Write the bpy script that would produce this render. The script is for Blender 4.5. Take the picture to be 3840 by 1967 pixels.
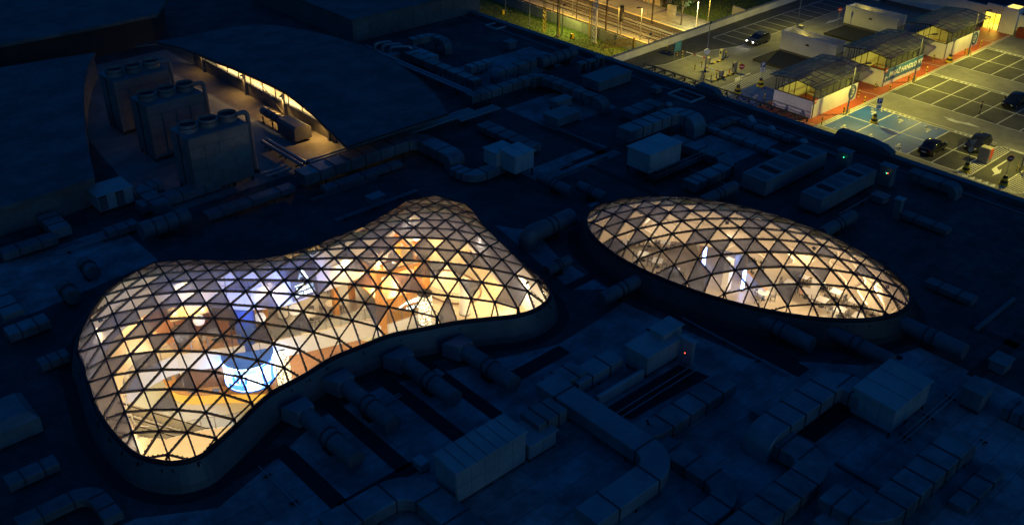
import bpy, bmesh, math, random
import numpy as np
from mathutils import Vector, Matrix
random.seed(7)
for o in list(bpy.data.objects): bpy.data.objects.remove(o)
sc = bpy.context.scene
COL = sc.collection

# ------------------------------------------------------------------ camera
# world: X runs up-right in the picture, Y up-left, Z up; mall roof is z = 0, metres
FPX, CAMZ = 3705.64, 42.0
RM = np.array([[0.7410351283696001, -0.3373824839204934, 0.5805514603081181],
               [-0.6714191366275366, -0.38255475552489876, 0.6347032393139476],
               [0.007954966535672098, -0.8601307566695444, -0.5100115684359458]])
cam = bpy.data.objects.new('camera', bpy.data.cameras.new('camera'))
COL.objects.link(cam)
cam.data.sensor_fit = 'HORIZONTAL'; cam.data.sensor_width = 36.0
cam.data.lens = FPX / 3840 * 36.0
cam.data.clip_start = 0.5; cam.data.clip_end = 4000
r_, u_, b_ = RM[:, 0], -RM[:, 1], -RM[:, 2]
cam.matrix_world = Matrix(((r_[0], u_[0], b_[0], 0), (r_[1], u_[1], b_[1], 0), (r_[2], u_[2], b_[2], CAMZ), (0, 0, 0, 1)))
sc.camera = cam

# ------------------------------------------------------------------ dusk sky, last glow, exposure
wd = bpy.data.worlds.new('World'); sc.world = wd; wd.use_nodes = True
nt = wd.node_tree; nt.nodes.clear()
sky = nt.nodes.new('ShaderNodeTexSky'); sky.sky_type = 'NISHITA'; sky.sun_disc = False
sky.sun_elevation = math.radians(2.0); sky.sun_rotation = math.radians(187); sky.air_density = 1.6; sky.ozone_density = 4.0
mulc = nt.nodes.new('ShaderNodeMix'); mulc.data_type = 'RGBA'; mulc.blend_type = 'MULTIPLY'; mulc.inputs['Factor'].default_value = 1.0
mulc.inputs['B'].default_value = (0.034, 0.80, 1.70, 1)
bg = nt.nodes.new('ShaderNodeBackground'); bg.inputs['Strength'].default_value = 0.13
wo = nt.nodes.new('ShaderNodeOutputWorld')
nt.links.new(sky.outputs[0], mulc.inputs['A']); nt.links.new(mulc.outputs['Result'], bg.inputs['Color']); nt.links.new(bg.outputs[0], wo.inputs[0])
sun = bpy.data.objects.new('sun', bpy.data.lights.new('sun', 'SUN')); COL.objects.link(sun)
sun.data.energy = 0.10; sun.data.angle = math.radians(25); sun.data.color = (0.42, 0.62, 1.0)
sun.rotation_euler = Vector((0.12, 0.98, -0.14)).to_track_quat('-Z', 'Y').to_euler()
sc.view_settings.view_transform = 'Standard'; sc.view_settings.look = 'None'
sc.view_settings.exposure = 0.0; sc.view_settings.gamma = 1.0; sc.view_settings.use_curve_mapping = False
sc.render.engine = 'CYCLES'
sc.cycles.use_denoising = True
sc.cycles.max_bounces = 6; sc.cycles.diffuse_bounces = 3; sc.cycles.glossy_bounces = 3
sc.cycles.transparent_max_bounces = 16; sc.cycles.transmission_bounces = 4
sc.cycles.sample_clamp_indirect = 4.0; sc.cycles.caustics_reflective = False; sc.cycles.caustics_refractive = False

# ------------------------------------------------------------------ helpers
def W(sx, sy, z):
    """point at height z seen at photo pixel (sx, sy)"""
    d = RM @ np.array([sx - 1920.0, sy - 983.5, FPX]); t = (z - CAMZ) / d[2]
    return np.array([d[0] * t, d[1] * t, z])
def crop(ox, oy, s): return lambda x, y, z=0.0: W(ox + x * s, oy + y * s, z)
D = crop(0, 0, 3840 / 2576)
S21 = crop(0, 0, .5302); S22 = crop(600, 50, .5303); S23 = crop(1500, 150, .4545); S24 = crop(2200, 300, .4658)
S25 = crop(0, 600, 1.0355); S26 = crop(900, 1200, .5811); S27 = crop(1900, 1000, .7324); S28 = crop(2740, 1000, .7324)
A1 = crop(200, 650, .4545); A3 = crop(1100, 650, .5303); C5 = crop(2850, 0, .3843); C6 = crop(2850, 350, .3843); C7 = crop(1700, 0, .4658)
T3 = crop(1780, 0, 600 / 2576)

def tag(o, label=None, cat=None, group=None, kind=None):
    if label: o['label'] = label
    if cat: o['category'] = cat
    if group: o['group'] = group
    if kind: o['kind'] = kind
    return o

def worigin(p):
    v = Vector((0, 0, 0))
    while p is not None: v = v + p.location; p = p.parent
    return v

class MB:
    def __init__(s): s.v = []; s.f = []
    def add(s, vs, fs):
        b = len(s.v); s.v.extend([tuple(map(float, q)) for q in vs]); s.f.extend([tuple(b + i for i in f) for f in fs]); return s
    def box(s, x0, x1, y0, y1, z0, z1):
        return s.add([(x0, y0, z0), (x1, y0, z0), (x1, y1, z0), (x0, y1, z0), (x0, y0, z1), (x1, y0, z1), (x1, y1, z1), (x0, y1, z1)],
                     [(3, 2, 1, 0), (4, 5, 6, 7), (0, 1, 5, 4), (1, 2, 6, 5), (2, 3, 7, 6), (3, 0, 4, 7)])
    def bbox(s, x0, x1, y0, y1, z0, z1, b=.05):
        """box with chamfered top edges"""
        vs = [(x0, y0, z0), (x1, y0, z0), (x1, y1, z0), (x0, y1, z0), (x0, y0, z1 - b), (x1, y0, z1 - b), (x1, y1, z1 - b), (x0, y1, z1 - b),
              (x0 + b, y0 + b, z1), (x1 - b, y0 + b, z1), (x1 - b, y1 - b, z1), (x0 + b, y1 - b, z1)]
        fs = [(3, 2, 1, 0), (8, 9, 10, 11)]
        for i in range(4):
            j = (i + 1) % 4; fs += [(i, j, 4 + j, 4 + i), (4 + i, 4 + j, 8 + j, 8 + i)]
        return s.add(vs, fs)
    def beam(s, p, q, w, h, up=(0, 0, 1)):
        p, q, up = np.array(p, float), np.array(q, float), np.array(up, float)
        t = q - p; t /= np.linalg.norm(t) + 1e-9
        sd = np.cross(t, up); n = np.linalg.norm(sd)
        if n < 1e-4: sd = np.cross(t, (1, 0, 0)); n = np.linalg.norm(sd)
        sd /= n; un = np.cross(sd, t)
        vs = []
        for c in (p, q):
            for a, b in ((-1, -1), (1, -1), (1, 1), (-1, 1)): vs.append(c + sd * a * w / 2 + un * b * h / 2)
        return s.add(vs, [(0, 1, 2, 3), (7, 6, 5, 4), (0, 4, 5, 1), (1, 5, 6, 2), (2, 6, 7, 3), (3, 7, 4, 0)])
    def prism(s, poly, z0, z1):
        n = len(poly)
        a = sum(poly[i][0] * poly[(i + 1) % n][1] - poly[(i + 1) % n][0] * poly[i][1] for i in range(n))
        if a < 0: poly = poly[::-1]
        vs = [(p[0], p[1], z0) for p in poly] + [(p[0], p[1], z1) for p in poly]
        return s.add(vs, [tuple(range(n))[::-1], tuple(range(n, 2 * n))] + [(i, (i + 1) % n, n + (i + 1) % n, n + i) for i in range(n)])
    def sweep(s, path, prof, up=(0, 0, 1), caps=True, closed=False):
        path = [np.array(p, float) for p in path]; m = len(path); k = len(prof); vs = []
        T = []
        for i in range(m):
            a = path[i - 1] if (i > 0 or closed) else path[i]; b = path[(i + 1) % m] if (i < m - 1 or closed) else path[i]
            d = b - a; T.append(d / (np.linalg.norm(d) + 1e-9))
        un = np.array(up, float); un = un - T[0] * un.dot(T[0])
        if np.linalg.norm(un) < 1e-3: un = np.array((1., 0, 0)); un -= T[0] * un.dot(T[0])
        un /= np.linalg.norm(un)
        for i in range(m):
            un = un - T[i] * un.dot(T[i]); un /= np.linalg.norm(un) + 1e-9
            sd = np.cross(T[i], un)
            for a, b in prof: vs.append(path[i] + sd * a + un * b)
        fs = []
        for i in range(m if closed else m - 1):
            for j in range(k):
                i2 = (i + 1) % m; j2 = (j + 1) % k
                fs.append((i * k + j, i * k + j2, i2 * k + j2, i2 * k + j))
        if caps and not closed: fs += [tuple(range(k))[::-1], tuple(range((m - 1) * k, m * k))]
        return s.add(vs, fs)
    def tube(s, path, r, n=8, caps=True, closed=False):
        return s.sweep(path, [(r * math.cos(2 * math.pi * i / n), r * math.sin(2 * math.pi * i / n)) for i in range(n)], caps=caps, closed=closed)
    def lathe(s, c, prof, n=12, cap=True):
        vs = []
        for r, z in prof:
            for i in range(n): vs.append((c[0] + r * math.cos(2 * math.pi * i / n), c[1] + r * math.sin(2 * math.pi * i / n), c[2] + z))
        m = len(prof); fs = []
        for j in range(m - 1):
            for i in range(n):
                i2 = (i + 1) % n; fs.append((j * n + i, j * n + i2, (j + 1) * n + i2, (j + 1) * n + i))
        if cap: fs += [tuple(range(n))[::-1], tuple(range((m - 1) * n, m * n))]
        return s.add(vs, fs)
    def build(s, name, mat, parent=None, smooth=False):
        me = bpy.data.meshes.new(name)
        if parent is None and s.v:
            a = np.array(s.v); org = Vector(((a[:, 0].min() + a[:, 0].max()) / 2, (a[:, 1].min() + a[:, 1].max()) / 2, a[:, 2].min()))
        else: org = worigin(parent)
        me.from_pydata([(x - org.x, y - org.y, z - org.z) for x, y, z in s.v], [], s.f)
        me.materials.append(mat); me.update()
        if smooth:
            me.polygons.foreach_set('use_smooth', [True] * len(me.polygons))
            me.set_sharp_from_angle(angle=math.radians(40))
        o = bpy.data.objects.new(name, me); COL.objects.link(o)
        if parent is None: o.location = org
        else: o.parent = parent
        return o

def thing(name, label, cat, loc=(0, 0, 0), group=None):
    o = bpy.data.objects.new(name, None); COL.objects.link(o); o.empty_display_size = .3
    o.location = Vector([float(q) for q in loc]); return tag(o, label, cat, group)
def dup(root, loc, rotz=None, label=None, scale=None):
    r = root.copy(); COL.objects.link(r); r.location = Vector([float(q) for q in loc])
    if rotz is not None: r.rotation_euler = (0, 0, rotz)
    if scale: r.scale = (scale,) * 3
    if label: r['label'] = label
    def rec(a, b):
        for ch in list(a.children):
            c = ch.copy(); COL.objects.link(c); c.parent = b; rec(ch, c)
    rec(root, r); return r
def sheet(name, mat, outer, z, holes=(), parent=None, flip=False):
    bm = bmesh.new(); es = []
    for lp in [outer] + list(holes):
        vs = [bm.verts.new((float(p[0]), float(p[1]), z)) for p in lp]
        es += [bm.edges.new((vs[i], vs[(i + 1) % len(vs)])) for i in range(len(vs))]
    bmesh.ops.triangle_fill(bm, use_beauty=True, use_dissolve=False, edges=es)
    bmesh.ops.recalc_face_normals(bm, faces=bm.faces)
    up = sum(f.normal.z * f.calc_area() for f in bm.faces)
    if (up < 0) != flip: bmesh.ops.reverse_faces(bm, faces=bm.faces)
    me = bpy.data.meshes.new(name); bm.to_mesh(me); bm.free(); me.materials.append(mat)
    if parent is not None:
        org = worigin(parent); me.transform(Matrix.Translation(-org))
    o = bpy.data.objects.new(name, me); COL.objects.link(o)
    if parent is not None: o.parent = parent
    return o
def text_mesh(name, txt, size, mat, parent, mw, depth=.012, align='CENTER', bold=0.0, shear=0.0):
    cu = bpy.data.curves.new(name, 'FONT'); cu.body = txt; cu.size = size; cu.extrude = depth; cu.align_x = align; cu.align_y = 'CENTER'
    cu.offset = bold; cu.shear = shear; cu.resolution_u = 3
    t = bpy.data.objects.new(name + '_tmp', cu); COL.objects.link(t)
    bpy.context.view_layer.update()
    me = bpy.data.meshes.new_from_object(t.evaluated_get(bpy.context.evaluated_depsgraph_get()))
    bpy.data.objects.remove(t); me.name = name; me.materials.clear(); me.materials.append(mat)
    me.transform(mw)
    if parent is not None: me.transform(Matrix.Translation(-worigin(parent)))
    o = bpy.data.objects.new(name, me); COL.objects.link(o); o.parent = parent; return o
def frame_m(org, right, up):
    r = Vector(right).normalized(); u = Vector(up).normalized(); n = r.cross(u)
    return Matrix(((r.x, u.x, n.x, org[0]), (r.y, u.y, n.y, org[1]), (r.z, u.z, n.z, org[2]), (0, 0, 0, 1)))
def catmull(pts, n=8, closed=True):
    pts = np.array(pts, float); m = len(pts); out = []
    for i in range(m if closed else m - 1):
        if closed: p0, p1, p2, p3 = pts[i - 1], pts[i], pts[(i + 1) % m], pts[(i + 2) % m]
        else: p0, p1, p2, p3 = pts[max(i - 1, 0)], pts[i], pts[i + 1], pts[min(i + 2, m - 1)]
        for t in np.arange(n) / n:
            out.append(.5 * ((2 * p1) + (-p0 + p2) * t + (2 * p0 - 5 * p1 + 4 * p2 - p3) * t * t + (-p0 + 3 * p1 - 3 * p2 + p3) * t ** 3))
    if not closed: out.append(pts[-1])
    return np.array(out)
def offset(poly, d):
    p = np.array(poly); a = (p[:, 0] * np.roll(p[:, 1], -1) - np.roll(p[:, 0], -1) * p[:, 1]).sum()
    t = np.roll(p, -1, 0) - np.roll(p, 1, 0); t /= np.linalg.norm(t, axis=1)[:, None]
    n = np.stack([t[:, 1], -t[:, 0]], 1) * (1 if a > 0 else -1)
    return p + n * d

# ------------------------------------------------------------------ materials
def mat(name, col, rough=.6, metal=0.0, vary=.0, vscale=1.5, bump=0.0, bscale=20., emit=None, spec=.5, wood=False, stain=0.0, seams=None):
    m = bpy.data.materials.new(name); m.use_nodes = True; t = m.node_tree; b = t.nodes['Principled BSDF']
    b.inputs['Base Color'].default_value = (*col, 1); b.inputs['Roughness'].default_value = rough; b.inputs['Metallic'].default_value = metal
    b.inputs['Specular IOR Level'].default_value = spec
    L = t.links.new
    if emit: b.inputs['Emission Color'].default_value = (*emit[0], 1); b.inputs['Emission Strength'].default_value = emit[1]
    if vary or bump or wood or stain:
        g = t.nodes.new('ShaderNodeNewGeometry')
    if vary or wood or stain:
        n = t.nodes.new('ShaderNodeTexNoise'); n.inputs['Scale'].default_value = vscale; n.inputs['Detail'].default_value = 6; n.inputs['Roughness'].default_value = .65
        src = g.outputs['Position']
        if wood:
            mp = t.nodes.new('ShaderNodeMapping'); mp.inputs['Scale'].default_value = (1, 8, 1); L(src, mp.inputs[0]); src = mp.outputs[0]
        L(src, n.inputs['Vector'])
        r = t.nodes.new('ShaderNodeMapRange'); r.inputs['From Min'].default_value = .3; r.inputs['From Max'].default_value = .7
        r.inputs['To Min'].default_value = 1 - vary; r.inputs['To Max'].default_value = 1 + vary; L(n.outputs['Fac'], r.inputs['Value'])
        x = t.nodes.new('ShaderNodeMix'); x.data_type = 'RGBA'; x.blend_type = 'MULTIPLY'; x.inputs['Factor'].default_value = 1; x.inputs['A'].default_value = (*col, 1)
        L(r.outputs[0], x.inputs['B']); res = x.outputs['Result']
        if stain:
            n2 = t.nodes.new('ShaderNodeTexNoise'); n2.inputs['Scale'].default_value = .28; n2.inputs['Detail'].default_value = 8; n2.inputs['Roughness'].default_value = .7
            L(g.outputs['Position'], n2.inputs['Vector'])
            r2 = t.nodes.new('ShaderNodeMapRange'); r2.inputs['From Min'].default_value = .42; r2.inputs['From Max'].default_value = .62
            r2.inputs['To Min'].default_value = 1 - stain; r2.inputs['To Max'].default_value = 1.1; L(n2.outputs['Fac'], r2.inputs['Value'])
            x2 = t.nodes.new('ShaderNodeMix'); x2.data_type = 'RGBA'; x2.blend_type = 'MULTIPLY'; x2.inputs['Factor'].default_value = 1
            L(res, x2.inputs['A']); L(r2.outputs[0], x2.inputs['B']); res = x2.outputs['Result']
        if seams:
            bk = t.nodes.new('ShaderNodeTexBrick'); bk.inputs['Scale'].default_value = 1; bk.inputs['Brick Width'].default_value = seams[0]; bk.inputs['Row Height'].default_value = seams[1]
            bk.inputs['Mortar Size'].default_value = seams[2]; bk.inputs['Color1'].default_value = (1, 1, 1, 1); bk.inputs['Color2'].default_value = (.86, .86, .86, 1); bk.inputs['Mortar'].default_value = (.55, .55, .55, 1)
            L(g.outputs['Position'], bk.inputs['Vector']); x3 = t.nodes.new('ShaderNodeMix'); x3.data_type = 'RGBA'; x3.blend_type = 'MULTIPLY'; x3.inputs['Factor'].default_value = 1
            L(res, x3.inputs['A']); L(bk.outputs['Color'], x3.inputs['B']); res = x3.outputs['Result']
        L(res, b.inputs['Base Color'])
    if bump:
        n = t.nodes.new('ShaderNodeTexNoise'); n.inputs['Scale'].default_value = bscale; n.inputs['Detail'].default_value = 4; L(g.outputs['Position'], n.inputs['Vector'])
        bp = t.nodes.new('ShaderNodeBump'); bp.inputs['Strength'].default_value = bump; bp.inputs['Distance'].default_value = .02
        L(n.outputs['Fac'], bp.inputs['Height']); L(bp.outputs[0], b.inputs['Normal'])
    return m
def glass(name, trans, milk, milkcol, gloss=1.0):
    m = bpy.data.materials.new(name); m.use_nodes = True; t = m.node_tree; t.nodes.clear(); L = t.links.new
    o = t.nodes.new('ShaderNodeOutputMaterial'); tr = t.nodes.new('ShaderNodeBsdfTransparent'); tr.inputs[0].default_value = (*trans, 1)
    tl = t.nodes.new('ShaderNodeBsdfTranslucent'); tl.inputs[0].default_value = (*milkcol, 1)
    a = t.nodes.new('ShaderNodeMixShader'); a.inputs[0].default_value = milk; L(tr.outputs[0], a.inputs[1]); L(tl.outputs[0], a.inputs[2])
    gl = t.nodes.new('ShaderNodeBsdfGlossy'); gl.inputs['Roughness'].default_value = .04; gl.inputs[0].default_value = (gloss, gloss, gloss, 1)
    lw = t.nodes.new('ShaderNodeLayerWeight'); lw.inputs[0].default_value = .5
    pw = t.nodes.new('ShaderNodeMath'); pw.operation = 'POWER'; L(lw.outputs['Facing'], pw.inputs[0]); pw.inputs[1].default_value = 4.0
    fr = t.nodes.new('ShaderNodeMapRange'); fr.inputs['To Min'].default_value = .03; fr.inputs['To Max'].default_value = .75; L(pw.outputs[0], fr.inputs['Value'])
    b = t.nodes.new('ShaderNodeMixShader'); L(fr.outputs[0], b.inputs[0]); L(a.outputs[0], b.inputs[1]); L(gl.outputs[0], b.inputs[2]); L(b.outputs[0], o.inputs[0])
    return m
M = {}
M['roof'] = mat('roof_membrane', (.085, .083, .082), .8, vary=.3, vscale=.9, bump=.3, bscale=6, stain=.5, seams=(9, 1.6, .035))
M['plate'] = mat('roof_plate', (.34, .34, .34), .75, vary=.22, vscale=.8, bump=.3, bscale=6, stain=.5, seams=(9, 1.6, .035))
M['kerb_d'] = mat('dark_kerb', (.06, .062, .065), .5, .2, vary=.1, vscale=1, stain=.25)
M['roof2'] = mat('upper_roof_membrane', (.135, .14, .145), .75, vary=.18, vscale=.7, bump=.2, bscale=5, stain=.35, seams=(12, 1.1, .03))
M['gutter'] = mat('dark_gutter', (.022, .022, .023), .85, vary=.35, vscale=1.2)
M['duct'] = mat('galvanised_duct', (.27, .28, .29), .45, .3, vary=.12, vscale=1.1, bump=.15, bscale=3, stain=.2)
M['duct2'] = mat('dull_duct', (.20, .205, .21), .55, .2, vary=.2, vscale=1.6, bump=.3, bscale=4, stain=.35)
M['duct3'] = mat('streaked_duct', (.24, .25, .255), .4, .4, vary=.16, vscale=.7, bump=.2, bscale=2.5, stain=.45)
M['flange'] = mat('duct_flange', (.05, .05, .055), .6, .3)
M['insul'] = mat('insulated_duct', (.15, .155, .16), .55, .2, vary=.2, vscale=2, bump=.4, bscale=4, stain=.2)
M['ahu'] = mat('white_casing', (.36, .36, .36), .5, .1, vary=.06, vscale=2, stain=.18)
M['ahu_w'] = mat('bright_casing', (.46, .455, .45), .5, .05, vary=.06, vscale=2, stain=.15)
M['ahu2'] = mat('grey_casing', (.22, .225, .23), .5, .1, vary=.1, vscale=2, stain=.25)
M['tower'] = mat('tower_panel', (.20, .195, .195), .55, .1, vary=.08, vscale=2, stain=.25)
M['dark'] = mat('dark_metal', (.03, .03, .032), .5, .4)
M['black'] = mat('black_rubber', (.012, .012, .012), .7)
M['steel'] = mat('steel', (.28, .28, .28), .4, .6, vary=.1)
M['pipe'] = mat('clad_pipe', (.27, .28, .29), .4, .5, vary=.1, vscale=2)
M['mull'] = mat('mullion', (.012, .013, .015), .5, .0, spec=.3)
M['kerb'] = mat('kerb_cladding', (.135, .14, .145), .5, .2, vary=.1, vscale=1, stain=.25)
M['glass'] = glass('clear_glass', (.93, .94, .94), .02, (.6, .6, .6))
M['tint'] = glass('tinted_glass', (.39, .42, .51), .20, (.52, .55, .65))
M['sglass'] = glass('canopy_glass', (.80, .84, .82), .26, (.55, .58, .55), .6)
M['cream'] = mat('cream_floor', (.64, .52, .36), .25, vary=.05, vscale=.6)
M['grey_floor'] = mat('grey_floor', (.36, .34, .32), .3, vary=.12, vscale=.5)
M['wood_floor'] = mat('wood_floor', (.36, .17, .08), .35, vary=.25, vscale=1.5, wood=True)
M['wood'] = mat('wood_panel', (.55, .25, .06), .4, vary=.2, vscale=1.2, wood=True)
M['wood_d'] = mat('wood_dark', (.20, .10, .055), .4, vary=.2, vscale=1.2, wood=True)
M['atrium_white'] = mat('atrium_plaster', (.55, .54, .56), .5, vary=.04)
M['emblem'] = mat('emblem_blue', (.03, .07, .14), .5)
M['darkred'] = mat('dark_red', (.13, .012, .010), .5)
M['white'] = mat('white_plaster', (.72, .71, .70), .5, vary=.03)
M['beige'] = mat('beige_wall', (.50, .42, .33), .6, vary=.03)
M['beige_l'] = mat('pale_relief', (.68, .61, .50), .6)
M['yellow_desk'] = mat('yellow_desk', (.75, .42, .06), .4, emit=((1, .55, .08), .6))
M['table'] = mat('white_table', (.80, .78, .74), .3)
M['chair'] = mat('grey_chair', (.16, .15, .15), .6)
M['railglass'] = glass('rail_glass', (.90, .93, .93), .0, (.5, .5, .5))
M['gold'] = mat('gold_shade', (.75, .55, .28), .3, .5, emit=((1, .75, .4), 1.2))
M['opal'] = mat('opal_lamp', (.8, .78, .72), .3, emit=((1, .9, .75), .5))
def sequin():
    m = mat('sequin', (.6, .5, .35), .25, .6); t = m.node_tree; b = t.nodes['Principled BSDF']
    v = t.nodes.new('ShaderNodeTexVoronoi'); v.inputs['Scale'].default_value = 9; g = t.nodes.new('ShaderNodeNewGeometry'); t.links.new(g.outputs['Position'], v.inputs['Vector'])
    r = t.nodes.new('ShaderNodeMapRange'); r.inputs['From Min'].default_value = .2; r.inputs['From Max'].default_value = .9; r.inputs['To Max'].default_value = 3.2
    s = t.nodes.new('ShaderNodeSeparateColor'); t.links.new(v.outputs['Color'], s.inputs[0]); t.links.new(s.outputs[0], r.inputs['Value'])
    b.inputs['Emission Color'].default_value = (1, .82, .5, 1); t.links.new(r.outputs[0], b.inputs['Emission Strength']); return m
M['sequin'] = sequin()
def led_screen():
    m = mat('led_screen', (.05, .05, .08), .3); t = m.node_tree; b = t.nodes['Principled BSDF']; L = t.links.new
    g = t.nodes.new('ShaderNodeNewGeometry'); sp = t.nodes.new('ShaderNodeSeparateXYZ'); L(g.outputs['Position'], sp.inputs[0])
    n = t.nodes.new('ShaderNodeTexNoise'); n.inputs['Scale'].default_value = 1.1; n.inputs['Detail'].default_value = 5; L(g.outputs['Position'], n.inputs['Vector'])
    br = t.nodes.new('ShaderNodeTexBrick'); br.inputs['Scale'].default_value = 2.2; br.inputs['Mortar Size'].default_value = .03
    cr = t.nodes.new('ShaderNodeValToRGB'); e = cr.color_ramp.elements
    e[0].position = .40; e[0].color = (.03, .16, .75, 1); e[1].position = .52; e[1].color = (.55, .76, 1, 1)
    L(n.outputs['Fac'], cr.inputs[0]); L(cr.outputs[0], b.inputs['Emission Color']); b.inputs['Emission Strength'].default_value = 20
    return m
M['screen'] = led_screen()
M['navy'] = mat('navy_top', (.03, .13, .62), .4)
M['led_blue'] = mat('led_blue', (.1, .2, .8), .4, emit=((.25, .4, 1), 14))
M['led_white'] = mat('led_white', (.8, .8, .8), .4, emit=((.75, 1, .95), 5))
M['led_red'] = mat('led_red', (.8, .05, .05), .4, emit=((1, .08, .03), 4))
M['led_green'] = mat('led_green', (.05, .8, .3), .4, emit=((.05, 1, .4), 4))
M['lamp_glow'] = mat('lamp_glow', (.9, .8, .5), .4, emit=((1, .78, .35), 6))
M['asphalt'] = mat('deck_asphalt', (.075, .075, .07), .8, vary=.18, vscale=1.2, bump=.25, bscale=25, stain=.25)
M['lane'] = mat('lane_concrete', (.21, .205, .185), .7, vary=.12, vscale=.8, bump=.15, bscale=20, stain=.22)
M['bluepaint'] = mat('blue_bay_paint', (.015, .085, .40), .55, vary=.15, vscale=1.5, stain=.25)
M['redpaint'] = mat('red_walk_paint', (.38, .07, .022), .55, vary=.12, vscale=1.5, stain=.2)
M['line'] = mat('white_marking', (.62, .62, .58), .6, vary=.15, vscale=3)
M['wallwhite'] = mat('white_render', (.66, .63, .62), .7, vary=.04, vscale=1.5, stain=.1)
M['plinth'] = mat('dark_plinth', (.10, .09, .10), .7)
M['teal'] = mat('blue_sign', (.03, .12, .27), .5)
M['signblue'] = mat('sign_blue', (.03, .08, .35), .4)
M['signred'] = mat('sign_red', (.45, .03, .025), .4)
M['signwhite'] = mat('sign_white', (.75, .75, .75), .4)
M['yblack'] = mat('black_band', (.02, .02, .02), .5)
M['yel'] = mat('yellow_plastic', (.70, .50, .02), .5)
M['orange'] = mat('orange_plastic', (.75, .22, .03), .5)
M['ywall'] = mat('stair_wall', (.72, .68, .35), .6)
M['ballast'] = mat('ballast', (.075, .055, .038), .9, vary=.45, vscale=9, bump=.9, bscale=14)
M['rail'] = mat('rail_steel', (.20, .15, .11), .35, .7)
M['sleeper'] = mat('concrete_sleeper', (.26, .24, .20), .8, vary=.1)
M['platform'] = mat('platform_paving', (.26, .235, .18), .75, vary=.1, vscale=1, stain=.15)
M['edge_y'] = mat('platform_edge', (.75, .52, .18), .6)
M['grass'] = mat('grass_ground', (.10, .14, .02), .9, vary=.4, vscale=1.6, bump=.8, bscale=8)
M['blade'] = mat('grass_blade', (.11, .17, .02), .8, vary=.4, vscale=2)
M['concrete'] = mat('concrete_fence', (.33, .31, .26), .8, vary=.1, vscale=2, stain=.15)
M['ground'] = mat('town_ground', (.04, .042, .03), .9, vary=.3, vscale=.4)
M['ygrey'] = mat('galvanised_post', (.28, .29, .27), .5, .3)
M['ypost'] = mat('yellow_post', (.80, .45, .04), .5)
M['leaf'] = mat('leaf', (.035, .06, .03), .7, vary=.4, vscale=2)
M['bark'] = mat('bark', (.07, .05, .035), .9, vary=.3, vscale=4, bump=.5)
M['carblack'] = mat('car_paint_black', (.012, .013, .016), .18, .2, spec=.6)
M['cargrey'] = mat('car_paint_grey', (.10, .105, .10), .22, .4, spec=.6)
M['carglass'] = mat('car_glass', (.01, .012, .014), .05, spec=.8)
M['headlight'] = mat('headlight_on', (.9, .9, .9), .2, emit=((1, .95, .8), 12))
M['lens'] = mat('lamp_lens', (.5, .5, .5), .15)
M['tail'] = mat('tail_lens', (.25, .01, .01), .2)
M['bin_red'] = mat('red_panel', (.55, .06, .03), .5)
M['esc'] = mat('escalator_steel', (.58, .53, .40), .3, .2)
M['skin'] = mat('skin', (.45, .27, .2), .6)
M['cloth_d'] = mat('dark_cloth', (.04, .04, .045), .8)
M['cloth_r'] = mat('coral_cloth', (.75, .20, .12), .8)
# ------------------------------------------------------------------ footprints of the two glass roofs
FRONT = [(15.04, 59.61), (14.38, 56.97), (13.65, 53.26), (13.56, 50.07), (13.84, 47.9), (14.99, 46.09), (16.46, 45.48), (17.85, 45.91), (19.75, 46.7), (21.28, 47.43), (23.06, 48.03), (25.26, 48.18), (27.7, 48.58), (29.88, 48.44), (32.41, 48.19), (34.58, 47.33), (37.04, 46.3), (39.31, 44.98), (40.85, 44.1), (42.52, 43.75), (44.42, 44.32)]
BACK = [(45.6, 46.3), (46.1, 49), (46.8, 52), (47.9, 56), (49.1, 60), (48.2, 62.9), (45.5, 63.8), (41.6, 62.3), (38.2, 61.6), (35.2, 61.8), (32.0, 62), (29.3, 63.4), (27.2, 65.8), (25.2, 67.7), (22.7, 68.2), (19.8, 66.9), (17.0, 63.9), (15.4, 61.3)]
FOOT1 = catmull(FRONT + BACK, 4)
ECX, ECY, EA, EB, ETH, EH, EP = 60.459, 38.905, 13.54, 7.33, -1.31695, 2.837, .764
def EBS(t): return EB * (.94 if math.sin(t) > 0 else 1.)
FOOT2 = np.array([(ECX + EA * math.cos(t) * math.cos(ETH) - EBS(t) * math.sin(t) * math.sin(ETH), ECY + EA * math.cos(t) * math.sin(ETH) + EBS(t) * math.sin(t) * math.cos(ETH)) for t in np.linspace(0, 2 * math.pi, 96, endpoint=False)])
ZR = 1.9
def inside(poly, x, y):
    px, py = poly[:, 0], poly[:, 1]; qx, qy = np.roll(px, -1), np.roll(py, -1); r = np.zeros(np.shape(x), bool)
    for a, b, c, d in zip(px, py, qx, qy): r ^= ((b > y) != (d > y)) & (x < (c - a) * (y - b) / (d - b + 1e-12) + a)
    return r
def membrane(poly, h=.4, it=2500):
    x0, y0 = poly.min(0) - 1; x1, y1 = poly.max(0) + 1
    X, Y = np.meshgrid(np.arange(x0, x1, h), np.arange(y0, y1, h), indexing='ij'); m = inside(poly, X, Y); u = np.zeros(X.shape)
    for _ in range(it):
        v = .25 * (np.roll(u, 1, 0) + np.roll(u, -1, 0) + np.roll(u, 1, 1) + np.roll(u, -1, 1) + h * h); u = np.where(m, v, 0)
    return x0, y0, h, u
G1 = membrane(FOOT1)
def samp(g, p):
    x0, y0, h, u = g; fx = (p[0] - x0) / h; fy = (p[1] - y0) / h; i, j = int(fx), int(fy); a, b = fx - i, fy - j
    if not (0 <= i < u.shape[0] - 1 and 0 <= j < u.shape[1] - 1): return 0.
    return (1 - a) * (1 - b) * u[i, j] + a * (1 - b) * u[i + 1, j] + (1 - a) * b * u[i, j + 1] + a * b * u[i + 1, j + 1]
LAT1 = (np.array((14.2671, 49.62915)), np.array((1.208396, -1.194239)), np.array((.420553, 1.910916)))
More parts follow.
